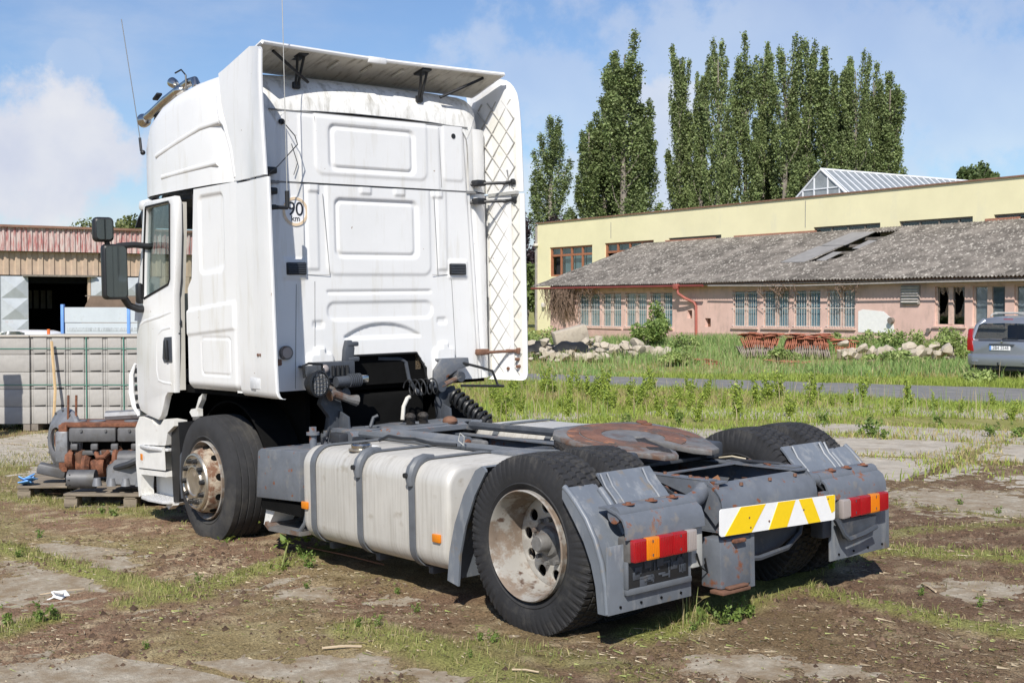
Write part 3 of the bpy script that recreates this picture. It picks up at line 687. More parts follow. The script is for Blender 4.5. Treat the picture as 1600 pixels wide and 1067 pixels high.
# ================================================================== trees
K['poplar'] = mat('poplar leaf', (.1, .1, .1), .55, var=.3, scale=1.0, attr='tone', trans=.25, spec=.3)
K['bark'] = mat('grey bark', (.22, .19, .16), .9, var=.3, scale=2)
K['barkpale'] = mat('pale bark', (.34, .30, .26), .9, var=.3, scale=2)
def leaf_quads(P, size, tone, up=.0, rng=RNG):
    """rhombic leaf faces at P with random orientation"""
    n = len(P); a = rng.normal(size=(n, 3)); a /= np.linalg.norm(a, axis=1)[:, None]
    b = rng.normal(size=(n, 3)); b -= a * (a * b).sum(1)[:, None]; b /= np.linalg.norm(b, axis=1)[:, None]
    s = (size * rng.uniform(.6, 1.35, n))[:, None]
    V = np.stack([P + a * s, P + b * s * .62, P - a * s, P - b * s * .62], 1).reshape(-1, 3)
    F = np.arange(4 * n).reshape(-1, 4)
    C = np.repeat(tone, 4, 0)
    return V, F, C
def poplar_mesh(seed, H, w, n):
    rng = np.random.default_rng(seed); pts = []; lim = []
    nb = 40
    for k in range(nb):
        h0 = H * (.04 + .80 * (k / nb) ** 1.05); a = rng.uniform(0, 2 * math.pi)
        prof = np.interp(h0 / H, [0, .15, .45, .75, 1], [.7, 1, .95, .66, .25])
        out = w / 2 * prof * rng.uniform(.45, 1.0); l = H * rng.uniform(.12, .24)
        l = min(l, H * 1.0 - h0)
        m = int(n / nb * rng.uniform(.7, 1.3)); t = rng.random(m) ** .8
        r_ = out * np.sqrt(t) ; sig = .060 * w * (1 - .6 * t) + .03
        p = np.stack([r_ * math.cos(a), r_ * math.sin(a), h0 + l * t], 1) + rng.normal(size=(m, 3)) * np.stack([sig, sig, sig * 1.6], 1)
        pts.append(p); lim.append([(0, 0, h0), (out * .55 * math.cos(a), out * .55 * math.sin(a), h0 + l * .35), (out * .95 * math.cos(a), out * .95 * math.sin(a), h0 + l * .9)])
    P = np.concatenate(pts); P = P[P[:, 2] > .5]
    g = rng.random(len(P))[:, None]; cl = fbm(P[:, 2] * 3 + P[:, 0], P[:, 1] + P[:, 0] * 2, 1.0, 2, 90)[:, None]
    tone = np.array([.125, .175, .06]) * (1 - g) + np.array([.265, .315, .135]) * g; tone = tone * (.40 + 1.2 * cl)
    return P, tone, lim
def poplar_proto(seed, H, w, n=30000, size=.108):
    P, tone, lim = poplar_mesh(seed, H, w, n)
    V, F, C = leaf_quads(P, size, tone, rng=np.random.default_rng(seed + 1))
    root = empty('poplar_tree')
    np_mesh('crown', V, F, K['poplar'], root, cols=C)
    m = MB(); m.tube([(0, 0, -.3), (.1, .05, H * .3), (-.05, .1, H * .6), (0, 0, H * .93)], [.40, .28, .17, .04], 8)
    for l in lim: m.tube(l, [.09, .06, .02], 4)
    m.build('trunk', K['barkpale'] if seed % 2 else K['bark'], root)
    return root
protos = [poplar_proto(300 + k, 26, 4.6 if k < 3 else 3.4) for k in range(5)]
used = [False] * 5
POP = [(862, 185, 106, 1, 1.0, 'lone short poplar standing left of the tall poplar clump, by the yellow hall'), (920, 182, 113, 3, 1.15, 'lower poplar joined to the side of the tallest broad poplar'), (945, 150, 115, 0, 1.15, None), (975, 52, 112, 0, 1.28, 'tallest broad poplar standing apart from the long row'), (1000, 130, 114, 4, 1.35, None), (962, 75, 116, 3, 1.2, None),
       (1060, 62, 118, 3, 1.0, 'tall poplar beginning the long row, beside the sky gap'), (1078, 150, 120, 2, .8, None), (1095, 88, 116, 4, .85, 'slender lower poplar squeezed between two taller ones near the start of the row'), (1120, 60, 114, 1, .85, None), (1138, 190, 117, 3, 1.0, None), (1164, 54, 116, 0, .95, None), (1192, 56, 120, 3, .95, None), (1224, 54, 115, 2, 1.05, None), (1262, 66, 117, 1, .95, None), (1290, 78, 114, 4, 1.15, 'poplar rising directly behind the gable of the glass skylight'), (1316, 80, 118, 3, 1.1, None), (1334, 80, 115, 2, .85, None), (1362, 96, 116, 0, .9, None), (1388, 110, 115, 4, 1.15, 'last poplar of the long row, past the glass skylight'), (1205, 180, 124, 2, 1.2, None), (1340, 190, 124, 0, 1.1, None), (1250, 170, 126, 1, 1.1, None)]
for (u, vt, dep, k, ws, lab) in POP:
    lat = (u - 800) / FPX * dep; zt_ = 1.775 + (476 - vt) / FPX * dep
    o = protos[k] if not used[k] else copy_tree(protos[k]); used[k] = True
    p = LD(lat, dep); o.location = (p[0], p[1], 0); o.rotation_euler = (0, 0, random.uniform(0, 6.28)); o.scale = (ws, ws, zt_ / 26.3)
    tag(o, lab or 'tall columnar poplar in the long row behind the yellow hall', 'tree', 'poplars behind the buildings')
def bush_mesh(seed, rx, rz, n, size, c0, c1, blobs=14, base=.0):
    rng = np.random.default_rng(seed); pts = []
    for k in range(blobs):
        d_ = rng.normal(size=3); d_ /= np.linalg.norm(d_); q = rng.uniform(.25, .85)
        c = np.array([d_[0] * rx * q, d_[1] * rx * q, rz * (.5 + .5 * d_[2] * q)])
        m = int(n / blobs); e = rng.normal(size=(m, 3)); e /= np.linalg.norm(e, axis=1)[:, None]
        pts.append(c + e * np.array([rx, rx, rz * .8]) * rng.uniform(.22, .40) * rng.random(m)[:, None] ** .4)
    P = np.concatenate(pts); P = P[P[:, 2] > .02]
    P[:, 2] += base
    g = rng.random(len(P))[:, None]
    tone = np.array(c0) * (1 - g) + np.array(c1) * g
    return leaf_quads(P, size, tone, rng=rng)
def bush(name, u, vb, dep, rx, rz, n, size, c0, c1, label, cat, seed, base=0.0, group=None, blobs=14):
    lat = (u - 800) / FPX * dep; p = LD(lat, dep)
    root = empty(name, (p[0], p[1], float(HGT(p[0], p[1]))), random.uniform(0, 6), label, cat, group)
    V, F, C = bush_mesh(seed, rx, rz, n, size, c0, c1, blobs, base)
    np_mesh('crown' if 'tree' in name else 'foliage', V, F, K['poplar'], root, cols=C)
    m = MB()
    for k in range(5):
        a = random.uniform(0, 6.28); m.tube([(0, 0, -.05), (rx * .15 * math.cos(a), rx * .15 * math.sin(a), (base + rz * .3)), (rx * .5 * math.cos(a), rx * .5 * math.sin(a), base + rz * .75)], [max(.02, rz * .022), max(.012, rz * .014), .008], 5)
    m.build('trunk' if 'tree' in name else 'stem', K['bark'], root)
    return root
bush('broadleaf_tree', 180, 0, 75, 4.6, 4.8, 12000, .12, (.10, .13, .04), (.20, .22, .08), 'yellow-green bushy tree rising behind the warehouse roof', 'tree', 401, base=2.7)
bush('broadleaf_tree', 262, 0, 80, 3.6, 4.2, 8000, .12, (.10, .13, .04), (.20, .22, .08), 'lower yellow-green tree behind the warehouse, beside the bushier one', 'tree', 402, base=1.8)
bush('dark_tree', 822, 0, 102, 3.6, 7.0, 9000, .14, (.030, .020, .024), (.062, .04, .045), 'dark purple-leaved tree between the truck and the yellow hall', 'tree', 403, base=2.6)
bush('broadleaf_tree', 838, 0, 96, 2.0, 3.8, 2600, .2, (.09, .13, .04), (.17, .22, .07), 'light green young tree at the yellow hall corner', 'tree', 404, base=1.2)
bush('broadleaf_tree', 1526, 0, 150, 2.6, 3.6, 2200, .26, (.07, .11, .035), (.14, .18, .07), 'far tree top showing above the yellow hall parapet', 'tree', 405, base=15.0)
# ================================================================== the tractor unit (x forward, y to its left, rear axle at x=0)
_rot = Matrix.Rotation(R(-1.139), 3, Vector(DV))
T = empty('tractor_unit', label='white high-roof tractor unit without a trailer, parked on dirt and weeds', cat='truck')
T.rotation_euler = _rot.to_euler()
T.location = Vector(CAM) - _rot @ Vector(CAM)
WB, AX, FAX = 3.734, 0.475, 0.475
XW = 3.085                                               # rear wall of the cab

def hpanel(name, m, parent, X, Y, Z, mask=None):
    nu, nv = X.shape
    V = np.stack([X, Y, Z], -1).reshape(-1, 3)
    return np_mesh(name, V, grid_faces(nu, nv, mask), m, parent, smooth=True)

# ---- cab: rear wall, lower half (pressed steel relief)
y = np.linspace(-1.175, 1.175, 213); z = np.linspace(1.165, 2.708, 141)
Yg, Zg = np.meshgrid(y, z, indexing='ij')
def corner(Y, Z):
    ye = 0.965 - 0.055 * (Z - 1.17); a = np.abs(Y) - ye
    c = 0.016 * sstep(-.004, .012, a) + 0.02 * sstep(.045, .06, a) - 0.012 * sstep(.075, .1, a)
    t = np.clip((np.abs(Y) - 1.0) / .175, 0, 1)
    return c + 0.15 * (1 - np.sqrt(np.clip(1 - t * t, 0, 1)))
h = 0.009 * rr_mask(Yg, Zg, -.49, .485, 2.03, 2.9, .07, .012)
h -= 0.018 * rr_mask(Yg, Zg, -.366, .409, 2.167, 2.611, .05, .014)
h += 0.012 * rr_mask(Yg, Zg, -.326, .383, 2.194, 2.585, .035, .009)
h -= 0.012 * rr_mask(Yg, Zg, -.49, .49, 1.886, 1.908, .01, .009)
h -= 0.012 * rr_mask(Yg, Zg, -.50, .49, 1.685, 1.818, .06, .012)
arch = 1.548 + .098 * np.clip(1 - (np.abs(Yg + .01) / .36) ** 2.2, 0, 1)
h -= 0.02 * (sstep(1.53, 1.55, Zg) * (1 - sstep(arch - .012, arch + .012, Zg)) * (np.abs(Yg + .01) < .36))
for yy in (.577, -.594): h -= 0.010 * rr_mask(Yg, Zg, yy - .045, yy + .045, 1.63, 1.68, .012, .008)
for yy, w, zt in ((.571, .115, 1.44), (-.603, .105, 1.44)):       # bottle-shaped pressings over the mounts
    half = np.where(Zg < zt - .06, w, w * np.sqrt(np.clip(1 - ((Zg - zt + .06) / .09) ** 2, 0, 1)))
    half = np.where((Zg > zt) & (Zg < zt + .035), .04, half)
    h += 0.035 * (1 - sstep(half - .015, half + .012, np.abs(Yg - yy))) * (Zg < zt + .04)
for yy in (.60, .13, -.19, -.565): h += 0.012 * rr_mask(Yg, Zg, yy - .05, yy + .05, 2.655, 2.75, .012, .01)
for s in (1, -1):                                          # raised posts beside the centre field
    h += 0.010 * rr_mask(Yg, Zg, min(s * .56, s * .66), max(s * .56, s * .66), 2.07, 2.8, .012, .012)
    h += 0.012 * rr_mask(Yg, Zg, min(s * .67, s * .865), max(s * .67, s * .865), 2.0, 2.15, .015, .01)
h += .0035 * (fbm(Yg, Zg, 2.2, 3, 5) - .5)
Xg = XW + corner(Yg, Zg) - h
cy, cz = (Yg[:-1, :-1] + Yg[1:, 1:]) / 2, (Zg[:-1, :-1] + Zg[1:, 1:]) / 2
open_ = (cz < 1.405) & (cy < .30) & (cy > -.36 - .075 * sstep(1.40, 1.25, cz)) & ~((cz > 1.375) & (cy < -.34))
cab = hpanel('cab_rear_wall', K['white'], T, Xg, Yg, Zg, ~open_)
MB().tube([(XW - .002, .30, 1.16), (XW - .002, .30, 1.405), (XW - .002, -.33, 1.405), (XW - .002, -.40, 1.30), (XW - .002, -.435, 1.16)], .009, 6).build('opening_edge', K['seal'], cab)
# ---- upper half
z2 = np.linspace(2.722, 3.245, 49)
Yu, Zu = np.meshgrid(y, z2, indexing='ij')
hu = 0.008 * rr_mask(Yu, Zu, -.60, .705, 2.5, 3.225, .02, .012)
hu += 0.007 * rr_mask(Yu, Zu, -.47, .575, 2.79, 3.4, .07, .012)
hu -= 0.016 * rr_mask(Yu, Zu, -.345, .45, 2.828, 3.172, .05, .013)
hu += 0.013 * rr_mask(Yu, Zu, -.312, .417, 2.856, 3.144, .035, .008)
hu += 0.007 * rr_mask(Yu, Zu, -.84, -.64, 2.80, 3.3, .03, .012)
hu += .0035 * (fbm(Yu, Zu, 2.2, 3, 6) - .5)
cabu = hpanel('upper_rear_wall', K['white'], T, XW + corner(Yu, Zu) - hu, Yu, Zu)
# seams and thin folds
mb = MB()
mb.bx(XW + .004, XW + .03, -1.0, 1.0, 2.704, 2.726); mb.build('waist_seam', K['seam'], T)
mb = MB(); mb.bx(XW - .004, XW + .02, -.90, .95, 3.243, 3.252); mb.build('roof_seam', K['seam'], T)
mb = MB()
for (a, b) in (((.52, 2.64), (.47, 2.03)), ((-.53, 2.66), (-.555, 2.03)), ((.47, 2.03), (.67, 2.03)), ((-.5, 2.03), (-.66, 2.03)), ((.60, 1.98), (.62, 1.2)), ((.76, 1.96), (.79, 1.18)), ((-.70, 2.0), (-.735, 1.22)), ((.575, 3.22), (.54, 2.84)), ((-.60, 3.22), (-.62, 2.74))):
    MB().tube([(XW - .0115 if abs(a[0]) < .6 else XW - .0015, *a), (XW - .0105 if abs(b[0]) < .6 else XW - .0015, *b)], .0022, 4).build('panel_fold', K['seam'], T)
# ---- vents, plugs, stickers
for yy in (.765, -.755):
    v = MB().box((XW - .018, yy, 2.075), (.02, .168, .092), .008).build('air_vent', K['black'], T)
    for k in range(6): MB().box((XW - .030, yy, 2.042 + k * .0135), (.008, .148, .006), .001, rot=(0, .3, 0)).build('vent_slat', K['greydark'], v)
for yy, zz in ((.85, 3.16), (-.745, 3.165)): MB().cyl((XW - .012, yy, zz), (XW + .01, yy, zz), .021, n=20).build('rubber_plug', K['black'], T)
stk = MB().cyl((XW - .0045, .755, 2.50), (XW + .012, .755, 2.50), .112, n=48).build('speed_sticker', K['sticker'], T)
MB().lathe([(.108, 0), (.088, 0), (.088, .003), (.108, .003)], 48, Matrix.Translation((XW - .0050, .755, 2.50)) @ Matrix.Rotation(R(-90), 4, 'Y'), closed=True).build('sticker_ring', K['stickerring'], stk)
TM = Matrix.Translation((XW - .0062, .755, 2.515)) @ Matrix(((0, 0, -1, 0), (-1, 0, 0, 0), (0, 1, 0, 0), (0, 0, 0, 1)))
MB().add(text_bm('90', .145, .001, .95), TM).build('printed_number', K['ink'], stk)
MB().add(text_bm('km', .062, .001), Matrix.Translation((0, 0, -.068)) @ TM).build('printed_unit', K['ink'], stk)
rf = MB().cyl((XW - .03, .87, 1.452), (XW + .02, .87, 1.452), .052, n=28).build('round_badge', K['wornsteel'], T)
MB().cyl((XW - .034, .87, 1.452), (XW - .02, .87, 1.452), .040, n=28).build('badge_face', K['clear'], rf)
# ---- high roof shell, lofted front to back
st = [(3.088, .905, 3.248), (3.10, .96, 3.33), (3.13, 1.01, 3.405), (3.18, 1.07, 3.465), (3.25, 1.12, 3.505), (3.35, 1.165, 3.535), (3.55, 1.195, 3.553), (3.9, 1.2, 3.545), (4.2, 1.2, 3.515), (4.45, 1.195, 3.465), (4.65, 1.18, 3.39), (4.80, 1.14, 3.28), (4.90, 1.07, 3.12), (4.955, 1.0, 2.95), (4.99, .95, 2.76)]
rings = []
for (x, w, hh) in st:
    ring = []; rad = min(.16, (hh - 2.72) * .5)
    for s in (1,):
        zs = [2.72, 2.80, 2.95, hh - rad]
        half = [(w - .012 * max(0, (zz - 2.9)), zz) for zz in zs]
        wt = half[-1][0]
        half += [(wt - rad + rad * math.cos(a), hh - rad + rad * math.sin(a)) for a in (R(22), R(45), R(68), R(90))]
        half += [(wt * .6, hh + .012), (wt * .25, hh + .02)]
    rings.append([(x, a, b) for a, b in half] + [(x, -a, b) for a, b in half[::-1]])
V = [p for r_ in rings for p in r_]; n = len(rings[0])
F = [(i * n + k, i * n + k + 1, (i + 1) * n + k + 1, (i + 1) * n + k) for i in range(len(rings) - 1) for k in range(n - 1)]
roof = MB().raw(V, F).build('high_roof', K['white'], T, ang=50)
# the sooty rear shoulder of the roof is a skin of its own
mb = MB(); rr_ = [[(p[0] - .004, p[1] * 1.0, p[2] + .004) for p in r_] for r_ in rings[:6]]
mb.raw([p for r_ in rr_ for p in r_[4:-4]], [(i * (n - 8) + k, i * (n - 8) + k + 1, (i + 1) * (n - 8) + k + 1, (i + 1) * (n - 8) + k) for i in range(5) for k in range(n - 9)]).build('roof_shoulder', K['whitegrime'], T, ang=50)
# side swages of the roof
for pts_ in ([(3.42, 3.37), (3.40, 3.25), (3.38, 3.18), (3.32, 3.14), (3.22, 2.95), (3.17, 2.74)], [(3.40, 3.175), (3.7, 3.165), (4.1, 3.10), (4.5, 3.03)], [(3.45, 2.875), (3.9, 2.865), (4.4, 2.85)]):
    MB().tube([(a, 1.205 - max(0, .012 * (b - 2.9)) - .027, b) for a, b in pts_], [.0265] + [.030] * (len(pts_) - 2) + [.0265], 18).build('roof_swage', K['white'], T)

# ---- cab side behind the door (left), with pressed lines and a locker hatch
def side(s, name):
    u = np.linspace(0, 1, 75); zz = np.linspace(1.172, 2.708, 141)
    U, Zs = np.meshgrid(u, zz, indexing='ij')
    gap = np.interp(Zs, [1.17, 1.95, 1.985, 2.02, 2.71], [3.995, 3.985, 3.955, 3.915, 3.842])
    X = 3.15 + (gap - 3.15) * U
    q = np.zeros_like(X)
    q -= .014 * (rr_mask(X, Zs, 3.375, 3.765, 2.06, 2.645, .05, .012) * sstep(2.0, 2.08, Zs + .12 * (X - 3.78)))
    l1 = 1.784 + (3.97 - X) * .0747; l2 = 1.591 + (3.985 - X) * .063
    fade = sstep(3.20, 3.24, X)
    q += .016 * (1 - sstep(l1 - .012, l1 + .006, Zs)) * fade
    q -= .010 * (1 - sstep(l2 - .012, l2 + .006, Zs)) * fade
    ring = rr_mask(X, Zs, 3.292, 3.765, 1.287, 1.575, .045, .006) - rr_mask(X, Zs, 3.300, 3.757, 1.295, 1.567, .04, .006)
    q -= .010 * ring
    q += .002 * (fbm(X, Zs, 2, 3, 8) - .5)
    roll = np.clip((1.235 - Zs) / .065, 0, 1); q -= .045 * roll ** 2
    o = hpanel(name, K['white'], T, X, s * (1.196 + q), Zs)
    return o
sl = side(1, 'side_panel'); side(-1, 'side_panel')
MB().bx(3.33, 3.72, 1.1905, 1.1975, 1.272, 1.278).build('hatch_drip_edge', K['rust'], sl)
MB().box((2.90, 1.2235, 1.25), (.17, .003, .075), .001, rot=(0, 0, -.075)).build('faded_sticker', mat('faded sticker', (.66, .67, .68), .6, var=.12, scale=30), T)
# ---- inside faces so the door gap reads as depth
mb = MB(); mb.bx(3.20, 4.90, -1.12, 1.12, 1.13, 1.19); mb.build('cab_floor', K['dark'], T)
mb = MB(); mb.bx(3.20, 3.27, -1.12, 1.12, 1.2, 3.2); mb.build('sleeper_back_trim', K['interior'], T)
mb = MB(); mb.bx(3.28, 3.78, -1.1, 1.1, 1.55, 1.75, .03); mb.build('bunk', K['interior'], T)
for s in (1, -1): MB().bx(3.86, 3.93, s * 1.02, s * 1.165, 1.2, 2.68).build('door_pillar', K['interior'], T)
mb = MB(); mb.bx(3.3, 4.85, -1.1, 1.1, 2.66, 2.70); mb.build('headliner', K['interior'], T)
for yy in (.55, -.55):
    s_ = MB().bx(3.85, 4.3, yy - .25, yy + .25, 1.5, 1.64, .04).build('seat', K['interior'], T)
    MB().box((3.86, yy, 1.92), (.14, .46, .62), .05, rot=(0, -.15, 0)).build('seat_back', K['interior'], s_)
mb = MB(); mb.bx(4.55, 4.88, -1.05, 1.05, 1.3, 1.92, .06); mb.build('dashboard', K['interior'], T)
MB().lathe([(.205 + .018 * math.cos(a), .018 * math.sin(a)) for a in np.linspace(0, 2 * math.pi, 9)[:-1]], 28, Matrix.Translation((4.44, .6, 1.98)) @ Matrix.Rotation(R(-55), 4, 'Y'), closed=True).build('steering_wheel', K['black'], T)
MB().lathe([(.055 + .020 * math.cos(a), .020 * math.sin(a)) for a in np.linspace(0, 2 * math.pi, 9)[:-1]], 20, Matrix.Translation((3.94, 1.12, 2.08)) @ Matrix.Rotation(R(90), 4, 'X'), closed=True).build('grab_ring', K['black'], T)
# ---- doors
def door(s, ang):
    out = [(4.90, .96), (4.72, .925), (4.53, .905), (4.47, .94), (4.42, 1.02), (4.37, 1.10), (4.32, 1.135), (4.20, 1.14), (4.17, 1.5), (4.155, 1.9), (4.115, 2.05), (4.07, 2.4), (4.065, 2.63), (4.09, 2.668), (4.68, 2.668), (4.715, 2.64), (4.80, 2.25), (4.90, 1.80), (4.945, 1.5), (4.96, 1.2), (4.95, 1.02)]
    win = [(4.665, 2.615), (4.655, 2.630), (4.19, 2.638), (4.165, 2.615), (4.205, 2.03), (4.235, 1.992), (4.75, 1.888), (4.768, 1.90), (4.735, 2.2)]
    piv = Matrix.Translation((4.93, s * 1.185, 0)) @ Matrix.Rotation(s * ang, 4, 'Z') @ Matrix.Translation((-4.93, -s * 1.185, 0))
    b = filled(out, [win], .055, .008)
    base = Matrix.Translation((0, s * 1.178, 0)) @ Matrix(((1, 0, 0, 0), (0, 0, -1, 0), (0, 1, 0, 0), (0, 0, 0, 1)))
    d = MB().add(b, piv @ base).build('door', K['white'], T)
    g = filled(win, [], .006, 0)
    gl = MB().add(g, piv @ base).build('window_glass', K['cabglass'], d)
    ws = MB().tube([(a, s * 1.207, c) for a, c in win], .009, 6, closed=True).build('window_seal', K['seal'], d, M=piv)
    yo = s * 1.2065
    ys = s * 1.181
    MB().tube([(4.20, ys, 1.77), (4.45, ys, 1.735), (4.75, ys, 1.70), (4.90, ys, 1.66)], [.026, .029, .029, .026], 18).build('door_swage', K['white'], d, M=piv)
    MB().tube([(4.23, ys, 1.20), (4.40, ys, 1.205), (4.50, ys, 1.22), (4.53, ys, 1.30), (4.52, ys, 1.52), (4.49, ys, 1.59), (4.40, ys, 1.63), (4.22, ys, 1.65)], .0275, 18).build('door_swage', K['white'], d, M=piv)
    hd = MB().prism([(4.20, 1.375), (4.36, 1.37), (4.385, 1.40), (4.36, 1.54), (4.335, 1.568), (4.20, 1.575)], s * 1.198, s * 1.2125).build('handle_recess', K['greydark'], d, M=piv)
    MB().box((4.275, s * 1.225, 1.47), (.045, .03, .16), .012, rot=(0, .12, 0)).build('door_handle', K['black'], hd, M=piv)
    ed = MB()                                              # inner frame and lock side of the door
    ed.prism([(4.19, 1.15), (4.32, 1.15), (4.32, 1.95), (4.25, 2.05), (4.19, 2.63), (4.075, 2.63), (4.085, 2.4), (4.13, 2.05), (4.165, 1.9)], s * 1.105, s * 1.152)
    ed.build('door_edge', mat('door jamb paint', (.62, .60, .55), .5, var=.06), d, M=piv)
    lk = MB()
    for zz in (1.78, 1.62, 1.60): lk.cyl((4.158, s * 1.16, zz), (4.168, s * 1.16, zz), .008, n=10)
    lk.box((4.162, s * 1.155, 1.69), (.012, .03, .05), .003)
    lk.build('door_lock', K['greydark'], d, M=piv)
    return d
door(1, R(-2.6)); door(-1, 0)
# ---- front of the cab
mb = MB()
plan = [(4.95, 1.19), (5.03, 1.12), (5.09, 1.0), (5.13, .8), (5.155, .4), (5.16, 0)]
plan = plan + [(a, -b) for a, b in plan[-2::-1]]
zs = [(.90, .0), (1.3, .03), (1.7, .0), (1.93, -.05)]
V = [(a + dx, b, zz) for zz, dx in zs for a, b in plan]; n = len(plan)
mb.raw(V, [(i * n + k, i * n + k + 1, (i + 1) * n + k + 1, (i + 1) * n + k) for i in range(3) for k in range(n - 1)]).build('front_panel', K['white'], T)
mb = MB(); ws_ = [(a - .05, b, 1.93) for a, b in plan[1:-1]] + [(a - .22, b * .93, 2.74) for a, b in plan[1:-1]]; n = len(plan) - 2
mb.raw(ws_, [(k, k + 1, n + k + 1, n + k) for k in range(n - 1)]).build('windscreen', K['cabglass'], T)
for s in (1, -1): MB().tube([(4.93, s * 1.175, 1.7), (4.92, s * 1.165, 1.93), (4.82, s * 1.13, 2.35), (4.73, s * 1.13, 2.70)], [.05, .045, .04, .045], 8).build('windscreen_pillar', K['white'], T)
mb = MB(); mb.box((4.90, 0, 2.72), (.12, 1.9, .08), .02); mb.build('windscreen_header', K['white'], T)
# grille corner with dark slots, corner deflector
for s in (1, -1):
    cd = MB().tube([(5.02, s * 1.19, 1.34), (5.07, s * 1.20, 1.25), (5.08, s * 1.20, 1.1), (5.06, s * 1.19, .98), (5.0, s * 1.18, .90)], [.012, .025, .03, .025, .012], 8).build('corner_deflector', K['white'], T)
    for k in range(5): MB().box((5.045, s * 1.165, .98 + k * .075), (.05, .05, .045), .006).build('deflector_slot', K['black'], cd)
# sun visor and marker at the roof front
MB().box((4.83, 1.10, 2.66), (.16, .16, .09), .03).build('roof_corner_cap', K['white'], T)
MB().box((4.90, 1.09, 2.56), (.13, .10, .13), .03).build('visor_end', K['black'], T)
MB().sheet([(4.93, 2.72), (5.08, 2.66), (5.2, 2.57), (5.26, 2.50)], -1.03, 1.05, .012).build('sun_visor', K['greydark'], T)
# ---- mirrors
def mirror(s):
    a = MB()
    a.tube([(4.70, s * 1.16, 2.31), (4.72, s * 1.30, 2.325), (4.74, s * 1.42, 2.315), (4.75, s * 1.5, 2.28)], .026, 10)
    a.build('mirror_arm', K['black'], T); a = MB()
    a.tube([(4.78, s * 1.17, 1.80), (4.79, s * 1.25, 1.80), (4.79, s * 1.33, 1.83), (4.78, s * 1.38, 1.90)], .030, 10)
    a.box((4.80, s * 1.235, 1.93), (.07, .05, .17), .02)
    ar = a.build('mirror_arm', K['black'], T)
    for (yc, zc, w, hgt) in ((1.458, 2.105, .205, .45), (1.545, 2.445, .165, .20)):
        Mx = Matrix.Translation((4.76, s * yc, zc)) @ Matrix.Rotation(s * R(-6), 4, 'Z')
        b = bmesh.new(); bmesh.ops.create_cube(b, size=1); bmesh.ops.scale(b, vec=(.10, w, hgt), verts=b.verts)
        bmesh.ops.bevel(b, geom=b.edges[:], offset=.038, segments=4, profile=.5, affect='EDGES')
        hs = MB().add(b, Mx).build('mirror_housing', K['black'], T)
        b = filled(rrect(-w / 2 + .018, w / 2 - .018, -hgt / 2 + .02, hgt / 2 - .02, .03), [], .006)
        MB().add(b, Mx @ Matrix.Translation((-.051, 0, 0)) @ Matrix(((0, 0, 1, 0), (1, 0, 0, 0), (0, 1, 0, 0), (0, 0, 0, 1)))).build('mirror_glass', K['mirror'], hs)
    MB().cyl((4.76, s * 1.505, 2.30), (4.76, s * 1.52, 2.38), .022, n=10).build('mirror_stalk', K['black'], T)
mirror(1); mirror(-1)
# ---- roof light bar, horn and aerials
lb = MB(); lb.tube([(4.16, 1.0, 3.50), (4.13, 1.0, 3.56), (4.17, 1.0, 3.605), (4.28, 1.0, 3.605), (4.45, 1.0, 3.575), (4.72, 1.0, 3.52), (4.98, 1.0, 3.45), (5.10, 1.0, 3.425)], .036, 14)
bar = lb.build('light_bar_tube', K['chrome'], T)
MB().lathe([(.0, -.09), (.045, -.08), (.068, -.03), (.075, .02), (.07, .03), (.0, .035)], 24, Matrix.Translation((5.13, 1.0, 3.41)) @ Matrix.Rotation(R(90), 4, 'Y') @ Matrix.Scale(.8, 4)).build('roof_lamp', K['chrome'], bar)
MB().lathe([(.0, -.07), (.035, -.06), (.055, -.01), (.058, .05), (.054, .055), (.0, .06)], 24, Matrix.Translation((4.50, 1.02, 3.63)) @ Matrix.Rotation(R(65), 4, 'Y') @ Matrix.Scale(.72, 4)).build('roof_lamp', K['chrome'], bar)
MB().sph((4.40, 1.01, 3.555), .062, 8, (1.2, 1, .8)).build('lamp_mount', K['chrome'], bar)
MB().tube([(4.47, 1.02, 3.71), (4.36, 1.02, 3.72), (4.26, 1.03, 3.66), (4.22, 1.05, 3.54)], .007, 6).build('lamp_cable', K['black'], bar)
MB().box((4.86, 1.0, 3.575), (.10, .05, .02), .006, rot=(0, .4, 0)).build('bracket', K['black'], bar)
mb = MB(); mb.tube([(4.92, .98, 3.28), (4.97, .96, 3.38), (4.90, .96, 3.50)], .03, 8); mb.build('bar_foot', K['greydark'], bar)
an = MB().tube([(4.985, 1.10, 3.13), (5.005, 1.10, 3.24)], .012, 8)
an.sph((4.975, 1.09, 3.115), .022, 6)
an = an.build('aerial_base', K['black'], T)
MB().tube([(5.0, 1.10, 3.23), (5.10, 1.10, 3.58), (5.21, 1.10, 3.95), (5.31, 1.10, 4.29)], .0035, 5).build('aerial', K['black'], an)
a2 = MB().tube([(2.80, 1.20, 2.50), (2.80, 1.06, 2.50)], .016, 8)
a2.box((2.80, 1.13, 2.50), (.05, .09, .036), .006)
a2.cyl((2.80, .985, 2.50), (2.80, .985, 2.62), .016, n=10); a2.cyl((2.80, .985, 2.50), (2.80, 1.08, 2.50), .014, n=8)
a2 = a2.build('aerial_bracket', K['black'], T)
MB().tube([(2.80, .985, 2.60), (2.80, .985, 3.2), (2.802, .985, 4.15)], .0032, 5).build('aerial', K['lampgrey'], a2)
mb = MB(); mb.tube([(XW - .015, .85, 3.16), (3.0, .79, 3.05), (2.95, .80, 2.98), (2.86, 1.02, 2.80), (2.82, 1.12, 2.74), (2.80, 1.12, 2.55)], .004, 6)
mb.tube([(XW - .015, .78, 3.0), (XW - .02, .735, 2.86), (XW - .02, .77, 2.77)], .003, 6)
mb.build('aerial_cable', K['black'], T)
